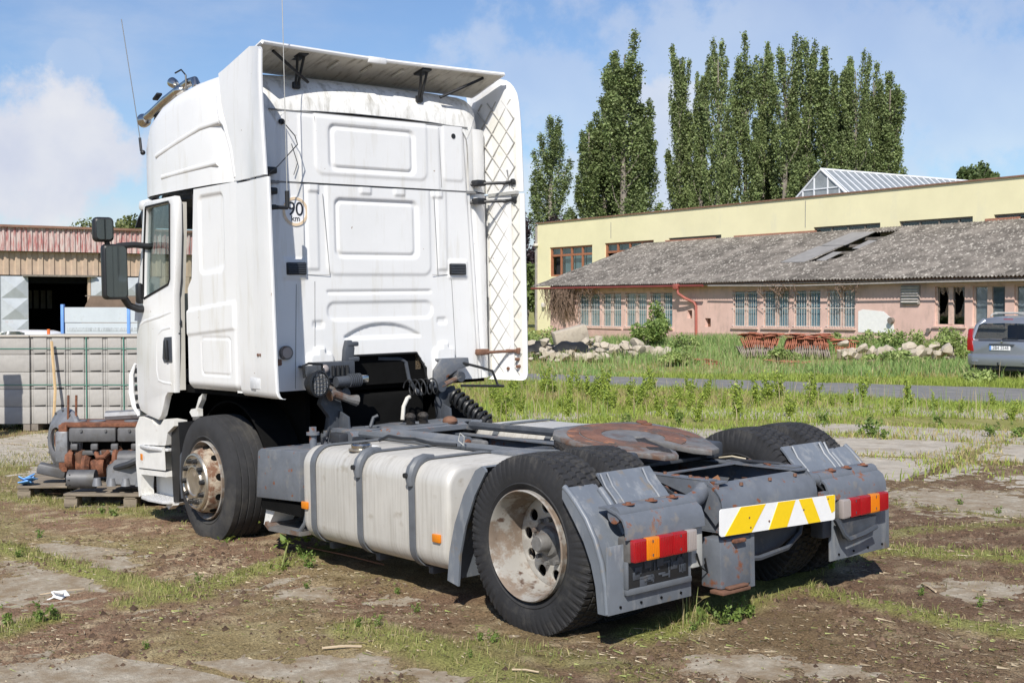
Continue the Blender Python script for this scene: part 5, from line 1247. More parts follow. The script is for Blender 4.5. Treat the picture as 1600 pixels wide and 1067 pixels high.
# ---- rear cab suspension
for s in (1, -1):
    y0 = s * .60
    up = MB(); up.prism([(y0 - s * .20, 1.12), (y0 - s * .19, 1.26), (y0 - s * .11, 1.355), (y0 + s * .16, 1.35), (y0 + s * .17, 1.28), (y0 + s * .06, 1.26), (y0 - s * .06, 1.20), (y0 - s * .12, 1.10)], XW - .13, XW - .10, 'yz', .006)
    up.bx(XW - .12, XW + .02, min(y0 - s * .10, y0 + s * .16), max(y0 - s * .10, y0 + s * .16), 1.335, 1.35)
    up = up.build('cab_mount', K['grey'] if s < 0 else K['greydark'], T)
    for (dy, z_) in ((-.145, 1.13), (.05, 1.20)):
        MB().cyl((XW - .17, y0 + s * dy, z_), (XW - .05, y0 + s * dy, z_), .042, n=18).build('bushing', K['greydark'], up)
    MB().tube([(XW - .15, y0 - s * .145, 1.13), (XW - .15, y0 + s * .05, 1.20)], .022, 8).build('link_arm', K['wornsteel'], up)
    lo = MB(); lo.prism([(y0 + s * .02, 1.13), (y0 - s * .13, 1.09), (y0 - s * .15, 1.0), (y0 - s * .12, .80), (y0 + s * .0, .80), (y0 - s * .03, .96), (y0 + s * .05, 1.06)], XW - .12, XW - .06, 'yz', .008)
    lo.prism([(XW - .06, 1.02), (XW - .24, .96), (XW - .26, .80), (XW - .05, .80)], y0 - s * .13, y0 - s * .11, 'xz', .004)
    lo.build('mount_post_plate', K['greydark'], T)
    sp_ = MB(); a, b = Vector((XW - .16, y0 - s * .03, 1.06)), Vector((XW - .50, y0 + s * .06, .835)); ax = (b - a); n_ = ax.normalized(); o1 = n_.orthogonal().normalized(); o2 = n_.cross(o1)
    if s < 0:
        sp_.tube([a + ax * t + (o1 * math.cos(t * 8 * 2 * math.pi) + o2 * math.sin(t * 8 * 2 * math.pi)) * .062 for t in np.linspace(0, 1, 130)], .0125, 6)
        sp_.cyl(a, b, .040, n=14); sp_.build('coil_spring', K['black'], T)
xm = MB()                                                  # bridge between the mounts
xm.prism([(2.98, .80), (2.98, .86), (2.62, .875), (2.58, .84), (2.60, .80)], -.62, -.50); xm.prism([(2.98, .80), (2.98, .86), (2.62, .875), (2.58, .84), (2.60, .80)], .50, .62)
b_ = filled([(2.66, -.60), (2.98, -.55), (2.90, -.20), (2.98, .0), (2.90, .25), (2.98, .55), (2.66, .62), (2.60, .45), (2.66, .30), (2.58, .10), (2.58, -.2), (2.62, -.42)], [circ(2.80, .30, .10, 14, .05), circ(2.78, -.05, .07, 14, .11), circ(2.80, -.38, .06, 12, .05)], .012, .002)
xm.add(b_, Matrix.Translation((0, 0, .868)))
xm.prism([(2.60, .81), (2.60, .87), (2.55, .855), (2.55, .82)], -.42, .45)
xm.build('mount_bridge', K['greyrust'], T)
mb = MB()
for (y_, z_) in ((.0, .90), (-.12, .90)): mb.cyl((2.72, y_, .875), (2.70, y_ + .02, z_ + .03), .035, n=10); mb.sph((2.70, y_ + .02, .935), .045, 6, (1.1, .9, .7))
mb.build('coupling_heads', K['grease'], T)
mb = MB(); mb.tube([(2.74, .36, .88), (2.74, .33, .95), (2.72, .30, .965)], .014, 6); mb.build('hook', K['greydark'], T)
MB().tube([(2.86, -.02, .90), (2.87, -.04, 1.0), (2.89, -.09, 1.06), (2.9, -.12, 1.07)], .016, 8).build('white_hose', mat('dirty white hose', (.55, .53, .48), .6, var=.15), T)
MB().tube([(2.90 + .05 * math.cos(t), -.10 - t * .0092, 1.14 + .062 * math.sin(t)) for t in np.linspace(0, 32, 130)], .0062, 6).build('spiral_air_line', K['black'], T)
MB().sph((2.62, -.30, .885), .055, 8, (1.2, 1, .7)).build('rusty_cap', K['brown'], T)
# left side: bracket, work lamp, connectors
lm = MB(); lm.bx(XW - .16, XW - .06, .36, .68, 1.25, 1.375, .01); lm.prism([(.44, 1.36), (.36, 1.36), (.345, 1.47), (.37, 1.53), (.41, 1.53), (.43, 1.46)], XW - .14, XW - .09, 'yz', .006)
lm.box((XW - .115, .36, 1.50), (.06, .10, .035), .01); lm.box((XW - .115, .355, 1.385), (.06, .10, .035), .01); lm = lm.build('valve_bracket', K['greydark'], T)
for k in range(4): MB().cyl((XW - .17, .44 + k * .04, 1.27), (XW - .17, .44 + k * .04, 1.345), .014, n=10).build('valve', K['black'], lm)
MB().sph((XW - .175, .635, 1.325), .032, 8, (.6, 1, 1)).build('white_knob', K['clear'], lm)
wl = MB().lathe([(.0, .09), (.05, .085), (.085, .04), (.100, -.01), (.100, -.03), (.085, -.035), (.082, -.015), (.0, -.012)], 36, Matrix.Translation((XW - .26, .76, 1.225)) @ Matrix.Rotation(R(90), 4, 'Y') @ Matrix.Rotation(R(-12), 4, 'X')).build('work_lamp', K['black'], T)
MB().cyl((XW - .282, .76, 1.222), (XW - .276, .76, 1.222), .082, n=32).build('lamp_lens', mat('dusty lens', (.30, .30, .30), .25, var=.2, coat=.5), wl)
gl_ = MB()
for k in range(-2, 3):
    q = k * .028; c = math.sqrt(.082 ** 2 - q * q)
    gl_.tube([(XW - .290, .76 + q, 1.222 - c), (XW - .296, .76 + q, 1.222), (XW - .290, .76 + q, 1.222 + c)], .0032, 5); gl_.tube([(XW - .290, .76 - c, 1.222 + q), (XW - .296, .76, 1.222 + q), (XW - .290, .76 + c, 1.222 + q)], .0032, 5)
gl_.build('lamp_grille', K['black'], wl)
MB().tube([(XW - .22, .84, 1.27), (XW - .22, .85, 1.36), (XW - .22, .80, 1.375), (XW - .22, .69, 1.365), (XW - .21, .68, 1.31)], .010, 8).build('lamp_yoke', K['black'], wl)
pl = MB(); pl.cyl((XW - .2, .56, 1.225), (XW - .2, .40, 1.23), .04, n=14)
for k in range(6): pl.cyl((XW - .2, .45 - k * .018, 1.23), (XW - .2, .442 - k * .018, 1.23), .052, n=14)
pl = pl.build('electric_coupling', K['greydark'], T)
MB().box((XW - .2, .315, 1.235), (.06, .07, .06), .015).build('coupling_plug', K['chrome'], pl)
MB().tube([(XW - .2, .62, 1.13), (XW - .2, .58, 1.14), (XW - .2, .45, 1.09), (XW - .2, .38, 1.075)], [.05, .03, .03, .045], 10).build('tie_bar', K['wornsteel'], T)
# small black frame hanging at the right mount
MB().tube([(XW - .12, -.70, 1.31), (XW - .2, -.82, 1.27), (XW - .24, -.92, 1.235), (XW - .25, -.965, 1.12), (XW - .25, -1.03, 1.105), (XW - .25, -.80, 1.12), (XW - .2, -.62, 1.13)], .011, 6).build('hose_carrier', K['black'], T)
# pipes and air tanks along the left rail
mb = MB(); mb.cyl((2.35, .50, .86), (1.45, .45, .855), .052, n=18); mb.build('air_reservoir', K['grey'], T)
mb = MB(); mb.tube([(2.5, .60, .865), (2.2, .62, .87), (1.7, .60, .862), (1.1, .50, .85), (.75, .46, .83)], .026, 8); mb.tube([(1.6, .50, .82), (1.2, .46, .835), (.8, .44, .84), (.5, .46, .86)], .03, 8); mb.build('chassis_pipe', K['strap'], T)
MB().lathe([(.0, .012), (.028, .012), (.034, .0), (.0, .0)], 18, Matrix.Translation((1.448, .45, .855)) @ Matrix.Rotation(R(-90), 4, 'Y')).build('reservoir_plug', K['rust'], T)
MB().box((1.36, .42, .86), (.14, .05, .05), .015).build('reservoir_valve', K['wornsteel'], T)
mb = MB(); mb.bx(.55, 1.0, .42, .62, .83, .862, .006); mb.build('cover_plate', K['grey'], T)
MB().tube([(2.05, .75, .862), (1.98, .72, .895), (1.85, .70, .885), (1.65, .74, .90), (1.5, .70, .875), (1.35, .62, .87)], .012, 6).build('cable_loom', K['black'], T)
mb = MB(); mb.tube([(1.30, .60, .87), (1.28, .61, .93), (1.31, .62, .95), (1.33, .62, .90), (1.30, .60, .87)], .004, 5); mb.build('wire_loop', K['lampgrey'], T)
mb = MB(); mb.tube([(2.5, -.42, .85), (1.0, -.46, .85)], .03, 8); mb.build('right_pipe', K['greydark'], T)
mb = MB()
for k in range(5): mb.tube([(2.75 - .03 * k, .60 + .05 * k, .80), (2.70, .74, .86 + .012 * k), (2.55, .90, .85 - .01 * k)], .008, 5)
mb.box((2.62, .72, .84), (.16, .08, .07), .012); mb.build('hose_bundle', K['hose'], T)
# ---- rear wheel splash guards and mudguards
for s in (1, -1):
    fg = [(.70, .18), (.675, .35), (.62, .52), (.53, .70), (.42, .845), (.36, .875)]
    m2 = MB(); m2.sheet(fg, s * .72, s * 1.198, .010)
    fl_ = [(a, b) for a, b in fg] + [(.33, .86), (.325, .845), (.43, .70), (.52, .52), (.575, .35), (.60, .16)]
    m2.prism(fl_, s * 1.196, s * 1.21)
    m2.build('splash_guard', K['guard'], T)
    rg_ = [(-.345, .825), (-.385, .795), (-.44, .745), (-.505, .675), (-.565, .58), (-.61, .47), (-.635, .35), (-.645, .215)]
    # outer and inner sheets of the rear mudguard
    g1 = MB(); g1.sheet(rg_, s * 1.01, s * 1.235, .012)
    g1.prism([(a, b) for a, b in rg_] + [(-.585, .215), (-.57, .35), (-.54, .46), (-.49, .565), (-.43, .65), (-.375, .72), (-.335, .77), (-.335, .81)], s * 1.228, s * 1.24)
    g1.tube([(a - .004, s * 1.02, b + .006) for a, b in rg_[1:5]], .02, 8)
    g1.tube([(a + .006, s * 1.226, b + .004) for a, b in rg_], .016, 10)
    g1 = g1.build('mudguard', K['guard'], T, ang=50)
    g2 = MB(); g2.sheet([(-.33, .875), (-.375, .83)] + [(a - .008, b + .012) for a, b in rg_[1:5]], s * .58, s * .985, .012)
    for yy in (.98, .93, .66): g2.tube([(a - .010, s * yy, b + .012) for a, b in [(-.345, .86)] + rg_[1:4]], .008, 6)
    g2.build('mudguard_top', K['guard'], g1, ang=50)
    fp = MB(); fp.box((-.648, s * .925, .385), (.012, .62, .345), .003); fp = fp.build('mud_flap', K['guard'], g1)
    for k in range(4): MB().cyl((-.66, s * (.70 + .15 * k), .245), (-.652, s * (.70 + .15 * k), .245), .007, n=8).build('flap_bolt', K['dark'], fp)
    # lamp carrier: rolled tube plate with rusty bolts
    cr = MB(); cr.sheet([(-.50, .735), (-.56, .735), (-.63, .715), (-.675, .685), (-.695, .64), (-.70, .585)], s * .55, s * 1.14, .012)
    cr.cyl((-.60, s * .55, .70), (-.60, s * 1.13, .70), .045, n=16)
    cr = cr.build('lamp_carrier', K['greyrust'] if s > 0 else K['greyrust'], T, ang=50)
    for yy in (1.03, .86, .70): MB().lathe([(.0, .014), (.014, .012), (.016, .004), (.034, .002), (.034, 0)], 12, Matrix.Translation((-.605, s * yy, .744))).build('bolt', K['rust'], cr)
    if s > 0:
        MB().tube([(-.60, .56, .70), (-.585, .48, .715), (-.57, .42, .745), (-.53, .385, .73)], .046, 12).build('carrier_arm', K['grey'], T)
    else:
        MB().tube([(-.60, -.56, .70), (-.60, -.46, .72), (-.58, -.39, .73)], .04, 12).build('carrier_arm', K['grey'], T)
    # tail lamp
    tlx = -.695; yi, yo = .645, 1.115
    hs = MB().bx(tlx + .0, tlx + .085, s * (yi - .01), s * (yo + .005), .463, .592, .012).build('tail_lamp', K['lampback'], T)
    segs = [(yo, yo - .09, 'red'), (yo - .09, yo - .185, 'amber'), (yo - .185, yo - .29, 'red'), (yo - .29, yo - .395, 'red'), (yo - .395, yi, 'clear')]
    for a, b, c in segs: MB().bx(tlx - .034, tlx + .002, s * (a - .0008), s * (b + .0008), .470, .585, .007).build('lamp_lens', K[c], hs)
    for a, b, c in segs:
        for q in np.arange(b + .008, a - .004, .0125): MB().bx(tlx - .0362, tlx - .033, s * q, s * (q + .004), .480, .575).build('lens_rib', K[c], hs)
    for yy in (yo - .13, yo - .34):
        for z_ in (.495, .565): MB().cyl((tlx - .036, s * yy, z_), (tlx - .03, s * yy, z_), .008, n=8).build('lamp_screw', K['greydark'], hs)
    MB().bx(tlx + .03, tlx + .12, s * .53, s * .62, .36, .60, .01).build('lamp_bracket', K['lampgrey'] if s > 0 else K['greydark'], T)
# number plate frame left behind on the left flap
pf = MB(); pf.bx(-.672, -.658, .655, 1.11, .318, .462, .002); pf = pf.build('plate_holder', K['black'], T)
mb = MB(); mb.bx(-.682, -.656, .64, 1.125, .300, .330, .004); mb.bx(-.682, -.656, 1.112, 1.125, .331, .47, .003); mb.build('plate_rail', K['strap'], pf)
mb = MB(); random.seed(5)
for k in range(34):
    mb.box((-.674, .68 + random.random() * .38, .345 + random.random() * .10), (.004, random.choice([.010, .05]), random.choice([.012, .04])), .001)
mb.build('broken_clips', K['greydark'], pf)
mb = MB(); mb.tube([(-.70, -.62, .47), (-.72, -.66, .38), (-.73, -.70, .345), (-.73, -.85, .36), (-.73, -.98, .385)], .015, 6); mb.prism([(-.62, .47), (-.69, .345), (-1.0, .38), (-1.02, .45)], -.705, -.69, 'yz'); mb.build('loose_plate_bracket', K['greydark'], T)
# ---- reflective board with chevrons
bd = MB().add(filled(rrect(-.51, .51, -.073, .073, .016), [], .006), Matrix.Translation((-.765, 0, .582)) @ Matrix.Rotation(R(2.0), 4, 'X') @ Matrix(((0, 0, -1, 0), (-1, 0, 0, 0), (0, 1, 0, 0), (0, 0, 0, 1)))).build('reflector_board', K['platewhite'], T)
BM_ = Matrix.Translation((-.7692, 0, .582)) @ Matrix.Rotation(R(2.0), 4, 'X') @ Matrix(((0, 0, -1, 0), (-1, 0, 0, 0), (0, 1, 0, 0), (0, 0, 0, 1)))
hh = .0715
for poly in ([(-.47, -hh), (-.25, -hh), (-.13, hh), (-.34, hh)], [(-.10, -hh), (.06, -hh), (.135, hh), (-.02, hh)], [(.165, hh), (.285, hh), (.37, -hh), (.255, -hh)], [(.42, hh), (.505, hh), (.505, -.02), (.475, -.03)]):
    MB().add(filled(poly, [], .0022), BM_).build('chevron_stripe', K['yellow'], bd)
for yy, z_ in ((.27, .60), (.10, .56), (-.21, .585), (.26, .545), (-.44, .62)): MB().cyl((-.7715, yy, z_), (-.768, yy, z_), .006, n=8).build('board_bolt', K['brown'], bd)
mb = MB(); mb.bx(-.755, -.73, -.46, -.40, .53, .66); mb.bx(-.755, -.73, .40, .46, .53, .66); mb.build('board_bracket', K['greyrust'], bd)
# ---- hitch block and rear beam
hk = MB(); hk.bx(-.74, -.60, .215, .475, .235, .50, .008); hk.bx(-.745, -.72, .20, .23, .215, .51); hk = hk.build('tow_block', K['greyrust'], T)
mb = MB(); mb.bx(-.775, -.68, .27, .50, .212, .232, .005); mb.box((-.76, .37, .243), (.035, .16, .014), .004); mb.build('tow_pin_plate', K['brown'], hk)
MB().box((-.745, .34, .485), (.05, .09, .02), .005).build('tow_catch', K['rust'], hk)
mb = MB(); mb.tube([(-.63, .21, .34), (-.66, .05, .335), (-.67, -.18, .36), (-.64, -.34, .42), (-.60, -.42, .50)], .016, 6); mb.prism([(.20, .335), (-.15, .345), (-.38, .44), (-.40, .52), (.20, .52)], -.62, -.60, 'yz'); mb.build('rear_beam', K['greydark'], T)
MB().tube([(-.68, .60, .44), (-.66, .55, .36), (-.65, .48, .32), (-.66, .51, .40)], .006, 5).build('lamp_cable', K['black'], T)
random.seed(21)
# ================================================================== things in the yard
def place(name, lat, dep, yaw=0.0, label=None, cat=None, group=None, dz=0.0):
    """Empty whose local x points right, y away from the photographer (turned by yaw)"""
    p = LD(lat, dep)
    return empty(name, (p[0], p[1], float(HGT(p[0], p[1])) + dz), math.atan2(RT[1], RT[0]) + yaw, label, cat, group)
# ---- strapped packs of concrete blocks
K['block'] = mat('concrete block', (.365, .35, .328), .92, var=.14, scale=4, second=(.285, .268, .245), s_scale=3, s_lo=.5, s_hi=.75, bump=.2, bscale=60)
K['blockslot'] = mat('deep slot', (.03, .028, .026), .95, var=.1)
K['greenstrap'] = mat('green plastic strap', (.06, .20, .15), .45, var=.1)
BW, BH, BD = .272, .252, .5
def block_mesh():
    m = MB(); m.bx(-.098, .098, 0, BD - .006, 0, BH - .006, .004); m.bx(-.134, -.104, .014, BD - .01, 0, BH - .006, .003); m.bx(.104, .134, .014, BD - .01, 0, BH - .006, .003); m.bx(-.105, .105, .022, BD - .02, .01, BH - .02)
    return m.build('block', K['block'])
_bm = None; _sm = None; _pm = None
def pack(lat, dep, yaw, cols, rows, deep, label, plain=False):
    global _bm, _sm, _pm
    root = place('block_pack', lat, dep, yaw, label, 'block stack', 'strapped packs of concrete blocks')
    if _bm is None:
        _bm = block_mesh().data; o = bpy.data.objects['block']; bpy.data.objects.remove(o)
        q = MB().prism([(-.075, 0), (.075, 0), (.082, .022), (-.082, .014)], -.0025, .02); o = q.build('hand_slot', K['blockslot']); _sm = o.data; bpy.data.objects.remove(o)
        q = MB().bx(-.248, .248, 0, .26, 0, BH - .006, .004); o = q.build('block', K['block']); _pm = o.data; bpy.data.objects.remove(o)
    for r_ in range(rows):
        for c in range(cols):
            for d in range(deep):
                b = bpy.data.objects.new('block', _pm if plain else _bm); COL.objects.link(b); b.parent = root
                b.location = ((c + .5) * (.503 if plain else BW) + random.uniform(-.002, .002), d * BD + random.uniform(0, .004), .10 + r_ * BH)
                if d == 0 and not plain and r_ > 0:
                    s = bpy.data.objects.new('hand_slot', _sm); COL.objects.link(s); s.parent = b; s.location = (0, 0, .0 if r_ < rows - 1 else -.0)
    W_, H_, D_ = cols * (.503 if plain else BW), .10 + rows * BH, deep * BD if not plain else deep * .26
    for zz in (H_ - .175, H_ - .70): MB().bx(-.006, W_ + .006, -.007, -.003, zz, zz + .011).build('strap', K['greenstrap'], root)
    for xx in ([BW * 3, BW * 5] if not plain else [W_ * .5]): MB().bx(xx - .008, xx + .006, -.010, -.0055, .1, H_).build('strap', K['greenstrap'], root); MB().bx(xx - .012, xx + .008, -.01, D_, H_, H_ + .004).build('strap', K['greenstrap'], root)
    MB().bx(0, W_, -.02, D_, H_ + .0005, H_ + .022, .003).build('cover_sheet', mat('dusty paper cover', (.46, .42, .36), .9, var=.12, scale=6), root)
    for k in range(3): MB().bx(W_ * k / 2 - (.05 if k else 0) - (.05 if k == 2 else 0), W_ * k / 2 + (.1 if k == 0 else .05 if k == 1 else 0), 0, D_, .0, .095).build('bearer', K['wood'], root)
    return root
pack(-6.98, 18.15, -.02, 7, 5, 2, 'pack of grooved concrete blocks bound with green straps, with a wooden stake leaning on it')
pack(-8.497, 18.16, -.02, 3, 5, 2, 'plain-faced pack of concrete blocks beside the grooved pack', plain=True)
pack(-5.0, 18.6, .0, 6, 5, 2, 'pack of concrete blocks standing behind the front of the truck')
st_ = MB(); st_.tube([(0, 0, 0), (.0, .10, .6), (-.085, .21, 1.30)], .022, 6); st_ = st_.build('wooden_stake', mat('pale stake', (.52, .37, .20), .8, var=.15))
p = LD(-6.55, 17.84); st_.location = (p[0], p[1], float(HGT(p[0], p[1]))); st_.rotation_euler = (0, 0, math.atan2(RT[1], RT[0])); tag(st_, 'thin wooden stake leaning on the grooved concrete blocks', 'stake')
pp = place('shadow_post', -7.44, 16.6, 0, 'unseen square post added to cast a shadow on the plain-faced block pack', 'post')  # out-of-view post, added for the shadow it throws on the plain pack
MB().box((0, 0, 1.0), (.24, .24, 2.2), .02).build('post_shaft', K['block'], pp); MB().box((0, 0, 2.13), (.26, .26, .06), .01).build('post_cap', K['block'], pp)
# ---- pallets and engine parts
K['palletwood'] = mat('weathered pallet wood', (.20, .165, .125), .9, var=.3, scale=7, stretch=(1, 6, 6), bump=.2)
def pallet(lat, dep, yaw, label, dz=0.0):
    r_ = place('wooden_pallet', lat, dep, yaw, label, 'pallet', 'wooden pallets', dz)
    for k in range(7): MB().box((0, -.36 + k * .12, .130), (1.2, .098, .022), .003, rot=(0, random.uniform(-.006, .006), random.uniform(-.01, .01))).build('deck_board', K['palletwood'], r_)
    for xx in (-.54, 0, .54):
        MB().box((xx, 0, .1085), (.10, .8, .020), .003).build('stringer', K['palletwood'], r_)
        for yy in (-.33, 0, .33): MB().box((xx, yy, .06), (.12, .13, .077), .004).build('pallet_foot', K['palletwood'], r_)
    for yy in (-.33, 0, .33): MB().box((0, yy, .011), (1.2, .10, .02), .003).build('bottom_board', K['palletwood'], r_)
    return r_
pallet(-4.08, 12.15, .10, 'weathered wooden pallet under the rusty engine block'); pallet(-3.40, 11.55, -.04, 'weathered wooden pallet under the gearbox, beside the truck step'); pallet(-4.25, 12.95, .05, 'wooden pallet lying behind the engine pallet')
K['castgrey'] = mat('cast grey metal', (.115, .115, .12), .55, metal=.2, var=.25, scale=9, second=(.09, .085, .08), s_scale=7, s_lo=.5, s_hi=.65)
K['alu'] = mat('dull aluminium casting', (.21, .215, .23), .5, metal=.3, var=.2, scale=9, second=(.14, .13, .12), s_scale=8, s_lo=.55, s_hi=.7)
en = place('engine_block', -4.12, 12.1, .04, 'rusty stripped engine block with round flywheel housing, on a wooden pallet', 'engine', None, .15)
MB().bx(-.16, 1.25, -.12, .22, .22, .52, .02).build('crankcase', K['dark'], en)
fh = MB(); cM = cM0 = Matrix.Translation((-.22, .06, .38)) @ Vector((-.72, -.68, .05)).to_track_quat('Z', 'Y').to_matrix().to_4x4()
fh.lathe([(.30, -.03), (.31, .0), (.30, .03), (.27, .035), (.23, .07), (.16, .10), (.12, .10), (.12, .085), (.16, .085), (.22, .05), (.26, .0), (.30, -.03)], 44, cM); fh.build('flywheel_housing', K['alu'], en)
hd = MB(); hd.bx(-.18, 1.28, -.20, .25, .525, .565, .006); hd.bx(-.20, -.12, -.22, .24, .10, .55, .01); hd.build('cylinder_deck', K['rust'], en)
for k in range(3): MB().bx(-.10 + k * .455, .345 + k * .455, -.235, -.16, .385, .522, .02).build('side_cover', K['castgrey'], en)
for k in range(3):
    for q in (0, 1): MB().cyl((.02 + k * .455 + q * .23, -.25, .495), (.02 + k * .455 + q * .23, -.23, .495), .014, n=8).build('cover_bolt', K['castgrey'], en)
for xx in (-.06, .12, .45, .75): MB().cyl((xx, -.04, .5655), (xx, -.04, .575), .075, n=24).build('bore_sleeve', K['alu'], en)
ck = MB()
for k in range(9):
    xx = -.10 + k * .15; ck.lathe([(.0, -.04), (.09 + .03 * (k % 2), -.035), (.10 + .03 * (k % 2), 0), (.09, .035), (.0, .04)], 18, Matrix.Translation((xx, -.16 + .04 * math.sin(k * 2.1), .17 + .045 * math.cos(k * 2.1))) @ Matrix.Rotation(R(90), 4, 'Y'))
    ck.box((xx + .07, -.13, .16), (.09, .12, .10), .03)
ck.build('crankshaft', K['rust'], en)
for k in range(5):
    MB().tube([(.15 + k * .22, -.20, .28), (.18 + k * .22, -.25, .24), (.24 + k * .22, -.25, .25), (.27 + k * .22, -.21, .29)], .025, 8).build('bearing_cap', K['rust'], en)
MB().lathe([(.0, .06), (.115, .06), (.12, .0), (.0, .0)], 24, cM).build('flywheel_hub', K['rust'], en)
MB().box((-.17, -.16, .34), (.12, .14, .30), .02).build('timing_case', K['alu'], en)
ft = MB(); ft.box((-.28, -.16, .11), (.26, .16, .10), .02, rot=(0, .25, .2)); ft.build('mount_foot', K['castgrey'], en)
for xx in (-.155, -.08): MB().cyl((xx, -.06, .56), (xx + .005, -.06, .82), .012, n=8).build('stud', K['rust'], en)
MB().box((1.0, .02, .60), (.3, .2, .07), .02).build('oil_cooler', K['castgrey'], en)
for k in range(7): MB().box((-.05 + k * .19, -.215, .34), (.07, .05, .06), .012).build('core_plug_boss', K['castgrey'], en)
MB().bx(-.12, 1.24, -.19, -.14, .255, .300, .01).build('oil_rail', K['castgrey'], en)
for k in range(5): MB().cyl((-.02 + k * .25, -.14, .06), (-.02 + k * .25, -.16, .30), .032, .05, n=12).build('connecting_rod', K['brown'], en)
MB().bx(-.18, 1.2, -.02, .2, .02, .22, .03).build('ladder_frame', K['brown'], en)
for a in np.linspace(0, 2 * math.pi, 13)[:-1]: MB().add((lambda q_: (bmesh.ops.create_cone(q_, cap_ends=True, segments=8, radius1=.012, radius2=.012, depth=.02), q_)[1])(bmesh.new()), cM0 @ Matrix.Translation((.285 * math.cos(a), .285 * math.sin(a), .036))).build('housing_bolt', K['castgrey'], en)
MB().tube([(.15, .14, .60), (.5, .12, .62), (.7, .1, .6)], .05, 8).build('intake_pipe', K['alu'], en)
gb = place('gearbox', -3.56, 11.45, -.03, 'greasy grey gearbox and pump castings on the nearer pallet by the truck step', 'gearbox', None, .15)
MB().box((.20, -.02, .15), (.62, .34, .20), .05).build('gearbox_case', K['castgrey'], gb)
MB().prism([(-.08, .08), (.32, .06), (.36, .28), (.30, .30), (.0, .29), (-.06, .22)], -.24, .04).build('gear_cover', K['alu'], gb)
MB().cyl((-.44, -.18, .11), (-.20, -.16, .11), .085, n=20).build('pump_body', K['castgrey'], gb)
mb = MB()
for k in range(10): a = k * .628; mb.cyl((-.445, -.18 + .07 * math.cos(a), .11 + .07 * math.sin(a)), (-.40, -.18 + .07 * math.cos(a), .11 + .07 * math.sin(a)), .014, n=8)
mb.build('pump_studs', K['dark'], gb)
for k in range(4): MB().cyl((-.16 + k * .13, -.24, .06), (-.16 + k * .13, -.24, .13), .045, .03, n=14).build('injector', K['alu'], gb)
MB().tube([(.0, -.22, .22), (.14, -.30, .26), (.30, -.28, .33), (.42, -.22, .32)], .028, 8).build('oil_pipe', K['hose'], gb)
MB().cyl((.30, -.27, .06), (.30, -.27, .20), .07, n=18).build('filter_housing', K['castgrey'], gb); MB().cyl((.02, -.16, .29), (.34, -.16, .30), .075, n=20).build('valve_cylinder', K['castgrey'], gb)
bg = MB()
for k in range(5): bg.box((random.uniform(-.05, .05), random.uniform(-.04, .04), .015 + k * .012), (.13, .10, .012), .004, rot=(random.uniform(-.5, .5), random.uniform(-.5, .5), random.uniform(0, 3)))
bg = bg.build('crumpled_bag', mat('blue plastic bag', (.14, .35, .70), .4, var=.2)); p = LD(-4.52, 11.72); bg.location = (p[0], p[1], float(HGT(p[0], p[1])) + .16); tag(bg, 'crumpled blue plastic bag lying on the engine pallet', 'bag')
pb = MB()
for k in range(4): pb.box((random.uniform(-.03, .03), random.uniform(-.02, .02), .01 + k * .008), (.10, .06, .008), .002, rot=(random.uniform(-.5, .5), random.uniform(-.5, .5), random.uniform(0, 3)))
pb = pb.build('crumpled_paper', mat('white paper', (.80, .80, .80), .8, var=.04)); p = pix_ground(90, 922); pb.location = (p[0], p[1], float(soil_h(p[0], p[1]))); tag(pb, 'crumpled scrap of white paper on the dirt', 'paper')
# ---- flat-bed trailer with grey drop sides
bd_ = place('dropside_trailer', -10.75, 30.0, -.03, 'grey drop-side trailer with blue posts parked before the warehouse', 'trailer')
K['board'] = mat('grey-blue side board', (.47, .51, .55), .6, var=.06, scale=3, second=(.34, .34, .34), s_scale=3, s_lo=.58, s_hi=.75)
K['bluepost'] = mat('blue post', (.14, .30, .68), .5, var=.1)
ZT = .36
MB().bx(.05, 5.2, -.02, .03, 1.43 + ZT, 1.79 + ZT).build('upper_side_board', K['board'], bd_); MB().bx(.06, 5.2, -.02, .03, .75 + ZT, 1.415 + ZT).build('lower_side_board', K['board'], bd_)
MB().bx(.10, 2.0, -.028, -.021, 1.22 + ZT, 1.31 + ZT).build('faded_lettering', mat('faded print', (.40, .43, .46), .7, var=.35, scale=9, stretch=(4, 1, 1)), bd_)
for xx in (0, 1.60, 3.2, 4.8): MB().bx(xx - .035, xx + .035, -.06, .05, .65 + ZT, 1.81 + ZT + (.05 if xx == 0 else 0), .006).build('side_post', K['bluepost'], bd_)
MB().bx(0, 5.2, .031, 2.3, .62 + ZT, .75 + ZT).build('bed_floor', K['wood'], bd_); MB().bx(0, .05, .051, 2.3, .76 + ZT, 1.78 + ZT).build('end_board', K['board'], bd_)
for xx in (1.2, 3.6): MB().cyl((xx, .1, .45), (xx, .35, .45), .45, n=28).build('wheel', K['tyre'], bd_)
lt = place('tarpaulin_crate', -10.75, 30.7, -.03, 'brown wooden box with a slanted end sitting on the trailer', 'crate', None, 1.32)
MB().prism([(.1, 0), (1.75, 0), (1.75, 1.11), (.42, 1.12), (.28, .85)], 0, .8).build('crate_body', mat('brown board', (.17, .12, .085), .9, var=.2, scale=5), lt); MB().bx(.3, 1.75, .0, .8, 1.121, 1.14).build('crate_lid', K['wood'], lt)
cn = place('orange_beacon_post', -10.95, 29.6, 0, 'orange marker post beside the trailer corner', 'post')
MB().cyl((0, 0, 0), (0, 0, 1.62), .05, .035, n=12).build('marker_shaft', mat('orange plastic', (.85, .16, .03), .5, var=.1), cn); MB().cyl((0, 0, 0), (0, 0, .05), .18, n=16).build('marker_base', K['black'], cn)
